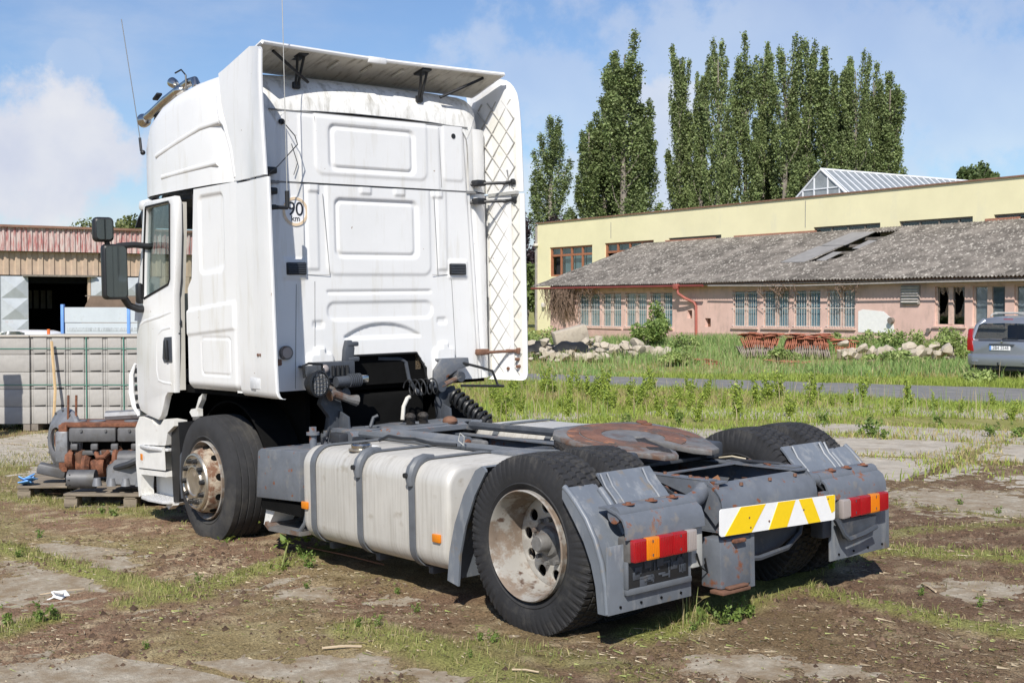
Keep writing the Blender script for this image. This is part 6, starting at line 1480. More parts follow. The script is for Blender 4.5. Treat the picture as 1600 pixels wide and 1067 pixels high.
# ---- cars
def car(name, lat, dep, yaw, paint, label, wagon, plate=None, L=4.6, W=1.80, H=1.50):
    """local y points to the front of the car, rear at y=0"""
    r_ = place(name, lat, dep, yaw, label, 'car')
    sec = [(0.0, .30, .76, .93, .97, .93), (.06, .26, .84, .95, 1.05, .97)]
    hw = W / 2
    # body below the belt line: stations along y with (half width low, half width at belt, belt height, sill height)
    stn = [(-.02, hw * .80, hw * .86, .90, .34), (.04, hw * .93, hw * .93, .95, .27), (.25, hw * .99, hw * .97, .95, .25), (.9, hw, hw * .98, .94, .24), (2.0, hw, hw * .98, .92, .22), (3.2, hw, hw * .98, .90, .22), (3.7, hw, hw * .96, .86, .24), (4.3, hw * .95, hw * .88, .74, .26), (L - .04, hw * .80, hw * .70, .62, .32)]
    rings = [[(-a, y_, zs_), (-a * 1.0, y_, zs_ + .12), (-a * 1.005, y_, (zs_ + zb) / 2), (-b, y_, zb - .05), (-b * .95, y_, zb), (0, y_, zb + .01), (b * .95, y_, zb), (b, y_, zb - .05), (a * 1.005, y_, (zs_ + zb) / 2), (a, y_, zs_ + .12), (a, y_, zs_)] for (y_, a, b, zb, zs_) in stn]
    n = 11; V = [p_ for q in rings for p_ in q]; F = [(i * n + k, i * n + k + 1, (i + 1) * n + k + 1, (i + 1) * n + k) for i in range(len(rings) - 1) for k in range(n - 1)] + [tuple(range(n)), tuple(range((len(rings) - 1) * n, len(rings) * n))]
    body = MB().raw(V, F).build('body', paint, r_, ang=45)
    # cabin: roof and pillars around dark glass
    rl = .30 if wagon else .55
    cab_ = [(.06 if wagon else .12, hw * .90, .93, hw * .90, .94), (rl * .55, hw * .91, .94, hw * .78, H - .18), (rl, hw * .92, .94, hw * .70, H - .05), (1.1, hw * .93, .94, hw * .72, H), (2.0, hw * .93, .93, hw * .71, H - .01), (2.6, hw * .93, .92, hw * .68, H - .07), (3.45, hw * .9, .89, hw * .86, .93)]
    rings = [[(-a, y_, zl), (-(a * .5 + b * .5) * 1.02, y_, (zl + zt) / 2), (-b, y_, zt - .03), (-b * .86, y_, zt), (0, y_, zt + .015), (b * .86, y_, zt), (b, y_, zt - .03), ((a * .5 + b * .5) * 1.02, y_, (zl + zt) / 2), (a, y_, zl)] for (y_, a, zl, b, zt) in cab_]
    n = 9; V = [p_ for q in rings for p_ in q]
    glass_f, roof_f = [], []
    for i in range(len(rings) - 1):
        for k in range(n - 1):
            (roof_f if 2 <= k <= 5 and 1 <= i <= 4 else glass_f).append((i * n + k, i * n + k + 1, (i + 1) * n + k + 1, (i + 1) * n + k))
    MB().raw(V, glass_f).build('window_glass', K['carglass'], r_, ang=40); MB().raw([(a, b, c + .004) for a, b, c in V], roof_f).build('roof', paint, r_, ang=40)
    ins = MB(); ins.bx(-.55, -.15, 1.2, 1.32, .9, 1.28, .04); ins.bx(.15, .55, 1.2, 1.32, .9, 1.28, .04); ins.bx(-.6, .6, 2.0, 2.1, .9, 1.15, .04); ins.build('seat_backs', K['interior'], r_)
    # pillars
    for s in (1, -1):
        pm = MB().tube([(s * cab_[0][1] * .99, cab_[0][0], .95), (s * cab_[1][3] * 1.06, cab_[1][0], cab_[1][4] - .06), (s * cab_[2][3], cab_[2][0], cab_[2][4] - .03)], .05, 6)
        pm.build('pillar', paint, r_); MB().tube([(s * hw * .93, 1.9, .94), (s * hw * .73, 1.95, H - .04)], .035, 6).build('pillar', paint, r_); MB().tube([(s * hw * .9, 3.3, .90), (s * hw * .70, 2.55, H - .07)], .035, 6).build('pillar', paint, r_)
        tl_ = MB(); tl_.prism([(s * hw * .985, .68), (s * hw * .80, .66), (s * hw * .82, .80), (s * hw * .86, .97), (s * hw * .90, 1.20), (s * hw * .955, 1.17), (s * hw * .99, .92)], -.035, .14, 'xz', .01) if wagon else tl_.prism([(s * hw * .97, .72), (s * hw * .70, .72), (s * hw * .74, .92), (s * hw * .95, .92)], -.035, .1, 'xz', .01)
        tl_.build('tail_light', K['red'], r_)
        for yy in (.85, 3.72):
            w_ = MB().lathe([(.0, .0), (.19, .01), (.21, -.02), (.31, .0), (.318, -.05), (.318, -.17), (.30, -.2)], 28, Matrix.Translation((s * hw * .985, yy, .315)) @ Matrix.Rotation(s * R(90), 4, 'Y')).build('wheel', K['tyre'], r_)
            MB().lathe([(.0, .02), (.05, .02), (.16, .008), (.2, .012)], 24, Matrix.Translation((s * hw * .985, yy, .315)) @ Matrix.Rotation(s * R(90), 4, 'Y')).build('wheel_cover', K['alu'], w_)
    bp_ = MB(); bp_.prism([(-hw * .80, -.10), (hw * .80, -.10), (hw * .98, -.02), (hw * 1.0, .2), (hw * .97, .22), (-hw * .97, .22), (-hw * 1.0, .2), (-hw * .98, -.02)], .33, .60, 'xy', .03); bp_.build('rear_bumper', paint, r_)
    MB().bx(-hw * .7, hw * .7, -.04, .15, .22, .335, .02).build('bumper_underside', K['black'], r_)
    for s in (1, -1): MB().bx(s * hw * .62, s * hw * .80, -.107, -.098, .40, .46, .004).build('rear_reflector', K['red'] if not wagon else paint, r_)
    if wagon:
        MB().bx(-hw * .62, hw * .62, -.035, -.018, .585, .60, .002).build('tailgate_gap', K['black'], r_); MB().bx(-hw * .66, hw * .66, -.034, -.012, .93, .945, .002).build('window_moulding', K['black'], r_)
        MB().box((0, -.045, .835), (.62, .035, .035), .01).build('tailgate_handle', K['greydark'], r_)
        pl_ = MB().bx(-.30, .22, -.042, -.030, .70, .81, .004).build('number_plate', K['sticker'], r_)
        MB().bx(-.30, -.258, -.0445, -.041, .702, .808).build('plate_band', K['bluepost'], pl_)
        MB().add(text_bm(plate, .105, .0012, 1.0), Matrix.Translation((-.02, -.0435, .755)) @ UPM).build('plate_text', K['ink'], pl_)
        MB().add(filled([(0, .035), (.028, 0), (0, -.035), (-.028, 0)], [], .008, .002), Matrix.Translation((0, -.034, .90)) @ UPM).build('emblem', K['chrome'], r_)
        MB().tube([(-.02, .02, .965), (.1, .015, .985), (.38, .02, .975)], .010, 6).build('rear_wiper', K['black'], r_)
        MB().box((0, .275, H - .075), (.24, .05, .025), .008).build('brake_light', K['red'], r_)
        for s in (1, -1): MB().tube([(s * .56, .45, H - .01), (s * .56, .55, H + .055), (s * .56, 1.6, H + .06), (s * .56, 2.3, H)], .018, 6).build('roof_rail', K['lampgrey'], r_)
        for yy in (.75,): MB().tube([(-.62, yy, H + .075), (.62, yy, H + .075)], .022, 6).build('cross_bar', K['lampgrey'], r_)
        MB().tube([(0, -.10, .34), (0, -.2, .36), (0, -.2, .42)], .02, 6).build('tow_hook', K['black'], r_)
    return r_
K['carglass'] = glass_mat('car glass', (.40, .47, .47), .12)
car('station_wagon', 11.55, 29.5, -.88, mat('silver car paint', (.30, .315, .35), .32, metal=.55, var=.03, coat=.5), 'silver-grey station wagon with roof rails, parked beside the weeds', True, '3B4 2548')
car('hatchback_car', -14.7, 40.0, .75, mat('white car paint', (.78, .78, .78), .3, var=.02, coat=.5), 'white hatchback parked behind the concrete block packs', False, L=4.2, W=1.68, H=1.42)
# ---- rubble, tiles and plastic in front of the pink building
K['stone'] = mat('pale rubble stone', (.46, .40, .315), .9, var=.25, scale=3, second=(.28, .235, .185), s_scale=3, s_lo=.5, s_hi=.7, bump=.4, bscale=12)
K['plastic'] = mat('black plastic sheet', (.010, .010, .010), .6, var=.2)
def stone_mesh(seed):
    rng = np.random.default_rng(seed); t = bmesh.new(); bmesh.ops.create_icosphere(t, subdivisions=2, radius=.5)
    pl = [(Vector(rng.normal(size=3)).normalized(), rng.uniform(.20, .38)) for _ in range(13)]
    for v in t.verts:
        for n_, d_ in pl:
            q = v.co.dot(n_)
            if q > d_: v.co -= n_ * (q - d_)
    m = MB(); m.add(t); o = m.build('rubble_stone', K['stone'], ang=20); me = o.data; bpy.data.objects.remove(o); return me
SM = [stone_mesh(500 + k) for k in range(7)]
def stones(n, u0, u1, d0, d1, smin, smax, zmax, label, group):
    for k in range(n):
        dep = random.uniform(d0, d1); u = random.uniform(u0, u1); s = random.uniform(smin, smax); p = LD((u - 800) / FPX * dep, dep)
        o = bpy.data.objects.new('rubble_stone', SM[k % 7]); COL.objects.link(o)
        lvl = zmax * max(0, 1 - abs((dep - (d0 + d1) / 2) / (d1 - d0) * 2)) * random.random()
        o.location = (p[0], p[1], s * .28 + lvl); o.scale = (s, s * random.uniform(.7, 1.1), s * random.uniform(.6, .95)); o.rotation_euler = (random.uniform(-.3, .3), random.uniform(-.3, .3), random.uniform(0, 6.28))
        tag(o, label, 'stone', group)
stones(130, 815, 1000, 38.5, 42.5, .18, .55, .62, 'pale rubble stone in the heap with the black plastic', 'rubble stones by the black plastic')
stones(20, 985, 1045, 40.5, 43, .28, .6, .35, 'pale rubble stone in front of the leafy bush', 'rubble stones by the bush')
stones(46, 1310, 1500, 38.0, 41, .25, .7, .45, 'pale rubble stone between the roof tiles and the silver car', 'rubble stones by the tile piles')
bl = MB().box((0, 0, 0), (1.15, .45, .55), .04, rot=(.1, -.25, .2)).build('concrete_slab_chunk', K['stone']); p = LD(1.95, 41.8); bl.location = (p[0], p[1], .72); bl.rotation_euler = (0, 0, math.atan2(RT[1], RT[0])); tag(bl, 'big tilted concrete chunk on top of the rubble heap', 'concrete chunk')
for (u, dep, w_, zz, seed, lab) in ((892, 39.6, 1.1, .50, 3, 'black plastic sheet draped over the rubble stones'), (848, 40.4, 1.0, .45, 4, 'crumpled black plastic stuffed between rubble stones at the heap edge'), (985, 41.0, .9, .25, 5, 'black plastic scrap under the pale stones by the bush')):
    n_ = 14; X_, Y_ = np.meshgrid(np.linspace(-w_ / 2, w_ / 2, n_), np.linspace(-.4, .4, n_), indexing='ij'); Z_ = .22 * fbm(X_ * 2 + seed, Y_ * 2, 1.6, 3, 95 + seed) - .25 * (np.abs(Y_) / .4) ** 2 - .12 * (np.abs(X_) / w_ * 2) ** 2
    o = np_mesh('plastic_sheet', np.stack([X_, Y_, Z_], -1).reshape(-1, 3), grid_faces(n_, n_), K['plastic'], None, smooth=False)
    p = LD((u - 800) / FPX * dep, dep); o.location = (p[0], p[1], zz); o.rotation_euler = (0, 0, math.atan2(RT[1], RT[0])); tag(o, lab, 'plastic sheet')
K['tile'] = mat('terracotta roof tile', (.40, .135, .075), .85, var=.25, scale=3, second=(.25, .11, .08), s_scale=3, s_lo=.5, s_hi=.7)
K['tilegrey'] = mat('grey weathered tile', (.27, .225, .20), .9, var=.2, scale=3)
q = MB().prism([(-.19, 0), (.19, 0), (.19, .012), (.06, .018), (.0, .03), (-.06, .018), (-.19, .012)], -.12, .12, 'xz'); o = q.build('tile', K['tile']); TILE = o.data; bpy.data.objects.remove(o)
TILEG = TILE.copy(); TILEG.materials.clear(); TILEG.materials.append(K['tilegrey'])
def tile_stack(u, dep, label, rows, flat):
    r_ = place('roof_tile_stack', (u - 800) / FPX * dep, dep, random.uniform(-.25, .05), label, 'tile stack', 'stacks of roof tiles')
    for (x0, z0, n_, fan, grey) in rows:
        for k in range(n_):
            t = bpy.data.objects.new('tile', TILEG if grey else TILE); COL.objects.link(t); t.parent = r_
            a = fan * (k / n_ - .5)
            t.location = (x0 + k * .058, random.uniform(-.06, .06), z0 * .8 + .17 + .06 * math.sin(k / n_ * math.pi) + random.uniform(-.015, .015)); t.rotation_euler = (random.uniform(-.04, .04), R(90) + a + random.uniform(-.05, .05), random.uniform(-.04, .04))
            t.scale = (1, 1.4, 1.7)
    for k in range(flat):
        t = bpy.data.objects.new('tile', TILE); COL.objects.link(t); t.parent = r_
        zmax = max(z * .8 + .38 for _, z, _, _, _ in rows) if rows else .02
        x1 = max((x0 + n_ * .058 for x0, _, n_, _, _ in rows), default=1.0)
        t.location = (random.uniform(0, x1), random.uniform(-.15, .15), zmax - .05 + .03 * random.randint(0, 5)); t.rotation_euler = (random.uniform(-.15, .15), random.uniform(-.15, .15), random.uniform(-.6, .6)); t.scale = (1.2, 1.3, 1)
    return r_
tile_stack(1160, 41.5, 'fan-shaped stack of terracotta roof tiles over a grey row', [(-.1, .05, 22, .9, True), (0, .42, 20, .9, False)], 26)
tile_stack(1232, 41.0, 'long stack of terracotta roof tiles with a dark lower row', [(.05, .05, 22, -.7, True), (-.1, .40, 24, -.5, False)], 28)
tile_stack(1305, 43.2, 'small heap of red roof tiles beside the pale stones', [(0, .1, 12, .4, False)], 12)
tile_stack(1065, 37.5, 'low pile of broken terracotta tiles in the tall grass', [], 22)
tile_stack(1205, 37.0, 'few flat terracotta tiles lying in the grass before the stacks', [], 12)
# ================================================================== grass, weeds and litter
K['blade'] = mat('grass blade', (.1, .1, .1), .6, var=.18, scale=3, attr='tone', trans=.3, spec=.25)
K['straw'] = mat('dry stem', (.1, .1, .1), .85, var=.25, scale=20, attr='tone', spec=.2)
def blades(name, P, h, w, lean, C, label, parent=None):
    n = len(P); rng = RNG
    a = rng.uniform(0, 2 * math.pi, n); b = rng.uniform(0, 2 * math.pi, n)
    side = np.stack([np.cos(a), np.sin(a), np.zeros(n)], 1) * (w / 2)[:, None]
    ln = np.stack([np.cos(b), np.sin(b), np.zeros(n)], 1)
    mid = P + np.stack([np.zeros(n), np.zeros(n), h * .55], 1) + ln * (lean * h * .25)[:, None]
    tip = P + np.stack([np.zeros(n), np.zeros(n), h * (1 - .3 * lean)], 1) + ln * (lean * h * .85)[:, None]
    V = np.stack([P - side, P + side, mid + side * .8, mid - side * .8, tip], 1).reshape(-1, 3)
    i = np.arange(n) * 5
    F = np.concatenate([np.stack([i, i + 1, i + 2], 1), np.stack([i, i + 2, i + 3], 1), np.stack([i + 3, i + 2, i + 4], 1)])
    o = np_mesh(name, V, F, K['blade'], parent, cols=np.repeat(C, 5, 0))
    return tag(o, label, 'grass', kind='stuff')
def pal(n, a, b, c=None, pc=.0):
    t = RNG.random(n)[:, None]; C = np.array(a) * (1 - t) + np.array(b) * t
    if c is not None: C = np.where((RNG.random(n) < pc)[:, None], np.array(c) * (.7 + .6 * t), C)
    return C
GREEN, LIME, STRAW = (.07, .12, .025), (.17, .21, .045), (.40, .33, .17)
def under_truck(x, y): return (np.abs(y) < 1.0) & (x > -.5) & (x < 4.9)
# short turf in the slab joints close by
cand = np.stack([RNG.uniform(-6.5, 6.5, 340000), RNG.uniform(3.4, 14.5, 340000)], 1)
X_ = CAM[0] + RT[0] * cand[:, 0] + DH[0] * cand[:, 1]; Y_ = CAM[1] + RT[1] * cand[:, 0] + DH[1] * cand[:, 1]
vis = np.abs(cand[:, 0]) < .43 * cand[:, 1] + .3
sfv = strip_field(X_, Y_); pn = fbm(X_, Y_, 2.2, 3, 120); tuft = sstep(.62, .76, fbm(X_, Y_, 1.1, 3, 130)) * .22
prob = (sfv ** 1.2 * (.3 + 1.0 * sstep(.35, .62, pn)) * .7 + tuft * .5) * ~under_truck(X_, Y_)
k = vis & (RNG.random(len(X_)) < prob); x, y = X_[k], Y_[k]; n = len(x); s_ = sfv[k]
blades('turf', np.stack([x, y, soil_h(x, y) - .004], 1), RNG.uniform(.018, .05, n) * (1 + .6 * s_), RNG.uniform(.003, .006, n), RNG.uniform(.3, 1.1, n), pal(n, (.20, .24, .06), (.34, .35, .12), STRAW, .36), 'short yellow-green turf growing along the joints of the slabs')
# midground: knee-high grass and grassy joints between slabs
def scatter(n, lat_lo, lat_hi, d0, d1):
    d = d0 + (d1 - d0) * RNG.random(n) ** .9; la_ = lat_lo(d) + (lat_hi(d) - lat_lo(d)) * RNG.random(n)
    return CAM[0] + RT[0] * la_ + DH[0] * d, CAM[1] + RT[1] * la_ + DH[1] * d, la_, d
x, y, l_, d_ = scatter(150000, lambda d: -.06 * d, lambda d: .43 * d, 12.0, 31)
su, sv = slab_uv(x, y); fu = np.abs(su - np.round(su)) * SLW; fv = np.abs(sv - np.round(sv)) * SLD
joint = 1 - sstep(.10, .34, np.minimum(fu, fv) + .28 * (fbm(x, y, 1.4, 3, 140) - .5))
patch = sstep(.56, .70, fbm(x, y, .45, 3, 145)) * .3 + sstep(18.6, 21.5, d_) * .85
dirt = sstep(13.6, 11.8, d_)
def on_road(x, y):
    a0, a1 = np.array([18.9, -15.38]), np.array([8.01, -19.63]); b0, b1 = np.array([16.34, -13.14]), np.array([5.78, -15.34])
    def sd(p0, p1): t = p1 - p0; return ((x - p0[0]) * t[1] - (y - p0[1]) * t[0]) / np.hypot(*t)
    return (sd(a0, a1) > -.08) & (sd(b0, b1) < .08) | (sd(a0, a1) < .08) & (sd(b0, b1) > -.08)
road = on_road(x, y)
prob = np.clip(np.maximum(joint * (.35 + .65 * sstep(.38, .6, fbm(x, y, .9, 3, 146))), patch), 0, 1) * (1 - .8 * dirt)
k = (RNG.random(len(x)) < prob) & ~road & ~under_truck(x, y); x, y, d_ = x[k], y[k], d_[k]; n = len(x)
hh_ = RNG.uniform(.04, .115, n) * (1 + .7 * sstep(17, 24, d_)) * (.6 + .8 * fbm(x, y, .6, 2, 147))
dry = fbm(x, y, .35, 3, 148)
C = pal(n, (.22, .30, .05), (.39, .45, .10)); C = np.where((RNG.random(n) < sstep(.46, .70, dry) * .65)[:, None], pal(n, (.34, .28, .12), (.46, .38, .19)), C)
blades('joint_grass', np.stack([x, y, HGT(x, y) - .005], 1), hh_, RNG.uniform(.008, .016, n), RNG.uniform(.2, .9, n), C, 'grass in the joints and open patches of the slab yard')
# tall grass beyond the lane
x, y, l_, d_ = scatter(70000, lambda d: -.02 * d, lambda d: .45 * d, 29, 62)
k = ~on_road(x, y) & (RNG.random(len(x)) < .25 + .75 * sstep(.38, .58, fbm(x, y, .35, 3, 150))); x, y, d_ = x[k], y[k], d_[k]; n = len(x)
tall = fbm(x, y, .22, 2, 151)
blades('tall_grass', np.stack([x, y, np.full(n, -.02)], 1), RNG.uniform(.16, .42, n) * (.35 + 1.05 * sstep(.38, .66, tall)) * (.7 + .5 * sstep(36, 46, d_)), RNG.uniform(.018, .034, n), RNG.uniform(.15, .7, n), pal(n, (.16, .27, .08), (.31, .41, .14), (.42, .39, .2), .12), 'tall grass growing between the lane and the pink building')
# left side, between truck nose and block packs
x, y, l_, d_ = scatter(26000, lambda d: -.46 * d, lambda d: -.22 * d, 11.5, 19)
k = RNG.random(len(x)) < .12 + .7 * sstep(.46, .62, fbm(x, y, .7, 3, 160)); x, y = x[k], y[k]; n = len(x)
blades('yard_grass', np.stack([x, y, soil_h(x, y) - .005], 1), RNG.uniform(.02, .07, n), RNG.uniform(.005, .010, n), RNG.uniform(.3, 1.0, n), pal(n, (.18, .20, .055), (.30, .29, .11), STRAW, .35), 'short grass around the pallets and block packs')
# hay stems and clods strewn over the dirt
n0 = 52000
x, y, l_, d_ = scatter(n0, lambda d: -.44 * d, lambda d: .44 * d, 3.5, 13.5)
k = ~under_truck(x, y) & (RNG.random(n0) < .25 + .75 * sstep(.40, .62, fbm(x, y, 1.2, 3, 170))); x, y = x[k], y[k]; n = len(x)
a = RNG.uniform(0, math.pi, n); L = RNG.gamma(1.5, .0085, n) + .003; w = RNG.uniform(.0008, .0022, n)
z0 = soil_h(x, y) + .003; dx, dy = np.cos(a) * L, np.sin(a) * L; px, py = -np.sin(a) * w, np.cos(a) * w
V = np.stack([np.stack([x - dx - px, y - dy - py, z0], 1), np.stack([x + dx - px, y + dy - py, z0 + RNG.uniform(0, .012, n)], 1), np.stack([x + dx + px, y + dy + py, z0 + RNG.uniform(0, .012, n)], 1), np.stack([x - dx + px, y - dy + py, z0 + .002], 1)], 1).reshape(-1, 3)
o = np_mesh('hay_litter', V, np.arange(4 * n).reshape(-1, 4), K['straw'], None, cols=np.repeat(np.where((RNG.random(n) < .22)[:, None], pal(n, (.18, .22, .06), (.34, .36, .14)), pal(n, (.16, .11, .07), (.50, .42, .29))), 4, 0)); tag(o, 'dry hay stems scattered over the dirt', 'litter', kind='stuff')
n0 = 40000
x, y, l_, d_ = scatter(n0, lambda d: -.44 * d, lambda d: .44 * d, 3.5, 11)
k = (RNG.random(n0) < sstep(.40, .66, fbm(x, y, 1.6, 3, 175))) & ~under_truck(x, y); x, y = x[k], y[k]; n = len(x)
s = RNG.gamma(1.2, .0050, n) + .002; base = np.array([(1, 0, 0), (-.5, .87, 0), (-.5, -.87, 0), (0, 0, 1.0)]); q = RNG.uniform(0, 6.28, n)
R2 = np.stack([np.stack([np.cos(q), -np.sin(q)], 1), np.stack([np.sin(q), np.cos(q)], 1)], 1)
V = np.zeros((n, 4, 3)); V[:, :, :2] = np.einsum('nij,kj->nki', R2, base[:, :2]) * s[:, None, None]; V[:, :, 2] = base[None, :, 2] * s[:, None] * .9
V += np.stack([x, y, soil_h(x, y)], 1)[:, None]
F = (np.arange(n) * 4)[:, None, None] + np.array([(0, 1, 3), (1, 2, 3), (2, 0, 3)])[None]
o = np_mesh('soil_crumbs', V.reshape(-1, 3), F.reshape(-1, 3), K['straw'], None, cols=np.repeat(pal(n, (.06, .038, .026), (.20, .135, .09)), 4, 0)); tag(o, 'crumbs of brown soil over the dirt', 'soil', kind='stuff')
# dry seed stalks standing in the weeds
x, y, l_, d_ = scatter(5200, lambda d: -.04 * d, lambda d: .44 * d, 18.5, 44)
k = ~on_road(x, y) & (RNG.random(len(x)) < sstep(.45, .62, fbm(x, y, .5, 3, 180))); x, y, d_ = x[k], y[k], d_[k]; n = len(x)
blades('dry_stalks', np.stack([x, y, np.full(n, -.01)], 1), RNG.uniform(.2, .6, n), RNG.uniform(.008, .016, n), RNG.uniform(.05, .35, n), pal(n, (.34, .28, .15), (.52, .44, .27), (.24, .33, .09), .5), 'thin dry seed stalks standing among the weeds')
# ---- individual weeds
def weed_proto(name, seed, H, nl, size, c0, c1, upright):
    rng = np.random.default_rng(seed); root = empty(name)
    ns = 8 if upright else 4; pts = []; m = MB()
    for k in range(ns):
        a = rng.uniform(0, 6.28); l = H * rng.uniform(.45, 1.0); sp = (.22 if upright else .55) * H * rng.uniform(.4, 1)
        st = [np.array([0, 0, 0]), np.array([sp * .4 * math.cos(a), sp * .4 * math.sin(a), l * .55]), np.array([sp * math.cos(a), sp * math.sin(a), l])]
        m.tube([tuple(p_) for p_ in st], [H * .012, H * .009, H * .004], 4)
        t = rng.uniform(.12, 1, int(nl / ns)); i_ = np.where(t < .55, 0, 1)
        tt_ = np.where(t < .55, t / .55, (t - .55) / .45)[:, None]
        P_ = np.where((i_ == 0)[:, None], st[0] + (st[1] - st[0]) * tt_, st[1] + (st[2] - st[1]) * tt_)
        pts.append(P_ + rng.normal(size=P_.shape) * size * .9)
    P_ = np.concatenate(pts); P_ = P_[P_[:, 2] > .0]; g = rng.random(len(P_))[:, None]
    V_, F_, C_ = leaf_quads(P_, size, np.array(c0) * (1 - g) + np.array(c1) * g, rng=rng)
    np_mesh('leaves', V_, F_, K['poplar'], root, cols=C_); m.build('stem', mat('green stem', (.15, .18, .06), .7, var=.2), root)
    return root
TP = [weed_proto('weed_plant', 600 + k, .68, 640, .026, (.20, .29, .04), (.40, .47, .09), True) for k in range(3)]
LP = [weed_proto('low_weed', 620 + k, .22, 90, .022, (.11, .18, .04), (.22, .30, .07), False) for k in range(3)]
us = set()
def put(protos_, i, x, y, sc, label, group, z=None):
    pr = protos_[i % len(protos_)]; o = copy_tree(pr) if pr.name in us else pr; us.add(pr.name)
    o.location = (x, y, float(soil_h(np.array(x), np.array(y))) if z is None else z); o.rotation_euler = (0, 0, random.uniform(0, 6.28)); o.scale = (sc, sc, sc * random.uniform(.85, 1.2))
    tag(o, label, 'weed', group); return o
tallw = [(1200, 632, 1.15), (1218, 628, .8), (1185, 640, .9), (1235, 655, .85), (1265, 640, 1.0), (1275, 632, .95), (1348, 630, .9), (930, 630, .85), (955, 645, .9), (985, 625, .8), (1000, 640, .85), (1030, 650, .75), (1060, 630, .8), (1105, 628, .8), (1130, 640, .7), (860, 620, .7), (890, 640, .7), (800, 640, .6), (770, 630, .6), (820, 612, .7), (1420, 640, .7), (1460, 645, .6), (1550, 640, .7), (1580, 660, .7), (1330, 640, .7), (1150, 655, .8), (1090, 660, .7), (1300, 640, .6), (905, 618, .8), (945, 612, .8), (1075, 615, .8), (1010, 615, .7), (1400, 652, .6), (1500, 650, .6)] + [(random.uniform(760, 1120), random.uniform(610, 655), random.uniform(.4, .8)) for _ in range(34)]
for i, (u, v_, sc) in enumerate(tallw):
    x, y = pix_ground(u, v_); put(TP, i, x, y, sc * random.uniform(.75, 1.15), 'upright lime-green weed growing between the lane and the slabs', 'lime-green weeds by the lane', z=-.01)
for i, (u, v_, sc) in enumerate([(1360, 690, 1.5), (1345, 686, 1.3), (1380, 695, 1.0), (1240, 690, 1.2), (1550, 690, 1.3), (1590, 694, 1.4), (1140, 690, 1.0), (1470, 672, 1.1), (1060, 665, 1.3), (980, 672, 1.2), (1290, 668, 1.2)]):
    x, y = pix_ground(u, v_); put(LP, i, x, y, sc * .9, 'low leafy weed rooted in a joint of the concrete slabs', 'low weeds in the slab joints', z=float(HGT(x, y)))
near = [(65, 965, .55), (85, 962, .45), (10, 970, .5), (480, 885, .6), (470, 870, .5), (365, 833, .35), (310, 905, .3), (228, 1005, .28), (560, 985, .3), (590, 980, .3), (770, 1010, .34), (750, 1005, .3), (650, 955, .3), (480, 912, .3), (620, 925, .3), (1100, 990, .45), (1150, 985, .6), (1170, 978, .55), (1130, 992, .5), (1080, 1000, .35), (1440, 945, .3), (1530, 965, .3), (180, 800, .5), (160, 798, .4), (60, 830, .4), (30, 860, .4), (100, 655, .9), (30, 662, .8), (1340, 880, .4), (1300, 905, .4), (735, 1030, .25), (330, 835, .3), (1500, 800, .4), (1560, 815, .35)]
for i, (u, v_, sc) in enumerate(near):
    x, y = pix_ground(u, v_); put(LP, i, x, y, sc, 'small green weed sprouting in the bare dirt near the truck', 'small weeds in the dirt')
# a tuft of long blades behind the left mud flap
tx, ty = pix_ground(1078, 992); m_n = 26
P_ = np.stack([tx + RNG.normal(0, .03, m_n), ty + RNG.normal(0, .03, m_n), np.full(m_n, float(soil_h(np.array(tx), np.array(ty))) - .01)], 1)
blades('grass_tuft', P_, RNG.uniform(.08, .26, m_n), RNG.uniform(.006, .011, m_n), RNG.uniform(.2, .9, m_n), pal(m_n, (.16, .22, .05), (.30, .34, .12), STRAW, .4), 'tuft of long grass blades behind the left mud flap')
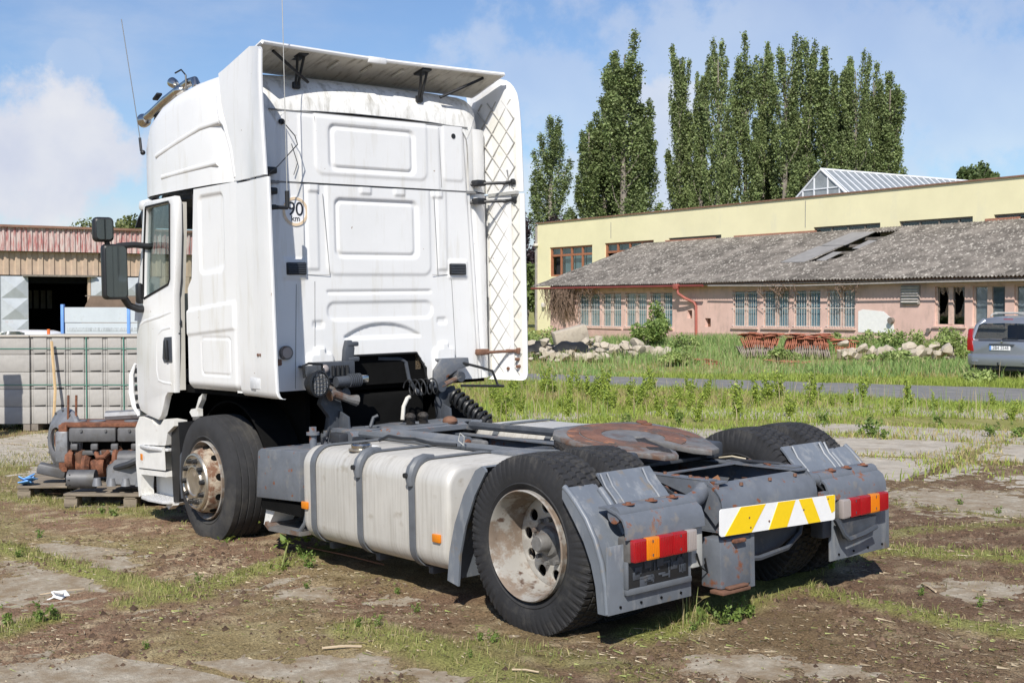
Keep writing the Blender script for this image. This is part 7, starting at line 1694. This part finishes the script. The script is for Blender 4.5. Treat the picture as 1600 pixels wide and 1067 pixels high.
# bushes by the pink building and the heaps
G0, G1_ = (.13, .21, .05), (.29, .37, .11)
bush('leafy_bush', 1012, 0, 50, 1.0, 1.25, 3000, .065, G0, G1_, 'dense leafy green bush in front of the pink windows', 'bush', 701)
bush('elder_shoot', 1026, 0, 52, .45, 2.0, 800, .065, G0, G1_, 'slender upright shoot growing out of the leafy bush', 'bush', 702)
for i, (u, d0, w_, h_, lab) in enumerate([(1075, 44, .8, .7, 'grey-green clump of tall grass before the red downpipe'), (1300, 47, .8, .7, 'leafy weed clump under the barred windows, by the small tile heap'), (1350, 48, .9, .8, 'leafy weed clump under the white patch of the pink wall'), (1405, 46, .9, 1.0, 'bushy weeds under the wall louvre'), (1455, 43, 1.0, 1.0, 'lime weeds under the broken windows'), (1490, 40, .8, .9, 'lime weeds beside the silver car'), (1215, 38, .7, .55, 'low nettles before the tile stacks'), (830, 45, 1.2, 1.1, 'dark brambles beside the rubble heap, at the truck fairing'), (1048, 36.5, .8, .5, 'grey-green weed clump beside the low tile pile'), (1395, 37, 1.0, .45, 'grey-green weeds in front of the stones'), (1530, 27.8, .5, .35, 'low weeds at the wheel of the silver car')]):
    bush('weed_clump', u, 0, d0, w_, h_, 1500, .05, (.21, .29, .08) if i % 3 else G0, (.40, .47, .17), lab, 'weeds', 720 + i, blobs=11)
# creepers by the wheels
for (pts, lab) in (([(355, 845), (385, 838), (425, 832), (465, 826)], 'green bramble runner beside the front wheel'), ([(440, 885), (450, 870), (480, 862), (500, 858)], 'green bramble runner under the fuel tank front')):
    m = MB(); W_ = [(*pix_ground(*p_), ) for p_ in pts]
    P_ = [(x, y, float(soil_h(np.array(x), np.array(y))) + [.01, .10, .14, .06][i]) for i, (x, y) in enumerate(W_)]
    root = empty('bramble_runner', P_[0], 0, lab, 'weed')
    m.tube([Vector(p_) - Vector(P_[0]) for p_ in P_], .006, 5); m.build('stem', mat('bramble stem', (.22, .25, .08), .6, var=.1), root)
    L0 = np.concatenate([np.array(p_)[None] - np.array(P_[0])[None] + RNG.normal(0, .05, (14, 3)) * [1, 1, .5] for p_ in P_]); V_, F_, C_ = leaf_quads(L0, .03, pal(len(L0), (.10, .16, .03), (.22, .28, .06))); np_mesh('leaves', V_, F_, K['poplar'], root, cols=C_)
# loose sticks on the ground
for (u0, v0, u1, v1, r_, lab) in ((503, 1012, 565, 1009, .006, 'pale straight stick lying on the bare concrete'), (800, 1058, 842, 1062, .005, 'short white stick at the edge of the turf'), (62, 918, 132, 912, .004, 'thin dry stalk by the white paper'), (480, 858, 600, 885, .005, 'long reddish twig under the fuel tank'), (1440, 925, 1462, 940, .007, 'grey twig on the dirt to the right of the truck')):
    a_, b_ = pix_ground(u0, v0), pix_ground(u1, v1); za, zb = float(soil_h(*a_)) + .012, float(soil_h(*b_)) + .012
    o = MB().tube([(0, 0, 0), ((b_[0] - a_[0]) * .5, (b_[1] - a_[1]) * .5, (zb - za) * .5 + .006), (b_[0] - a_[0], b_[1] - a_[1], zb - za)], r_, 5).build('stick', mat('dry stick', (.48, .38, .26) if 'red' not in lab else (.30, .13, .07), .85, var=.2)); o.location = (a_[0], a_[1], za); tag(o, lab, 'stick')
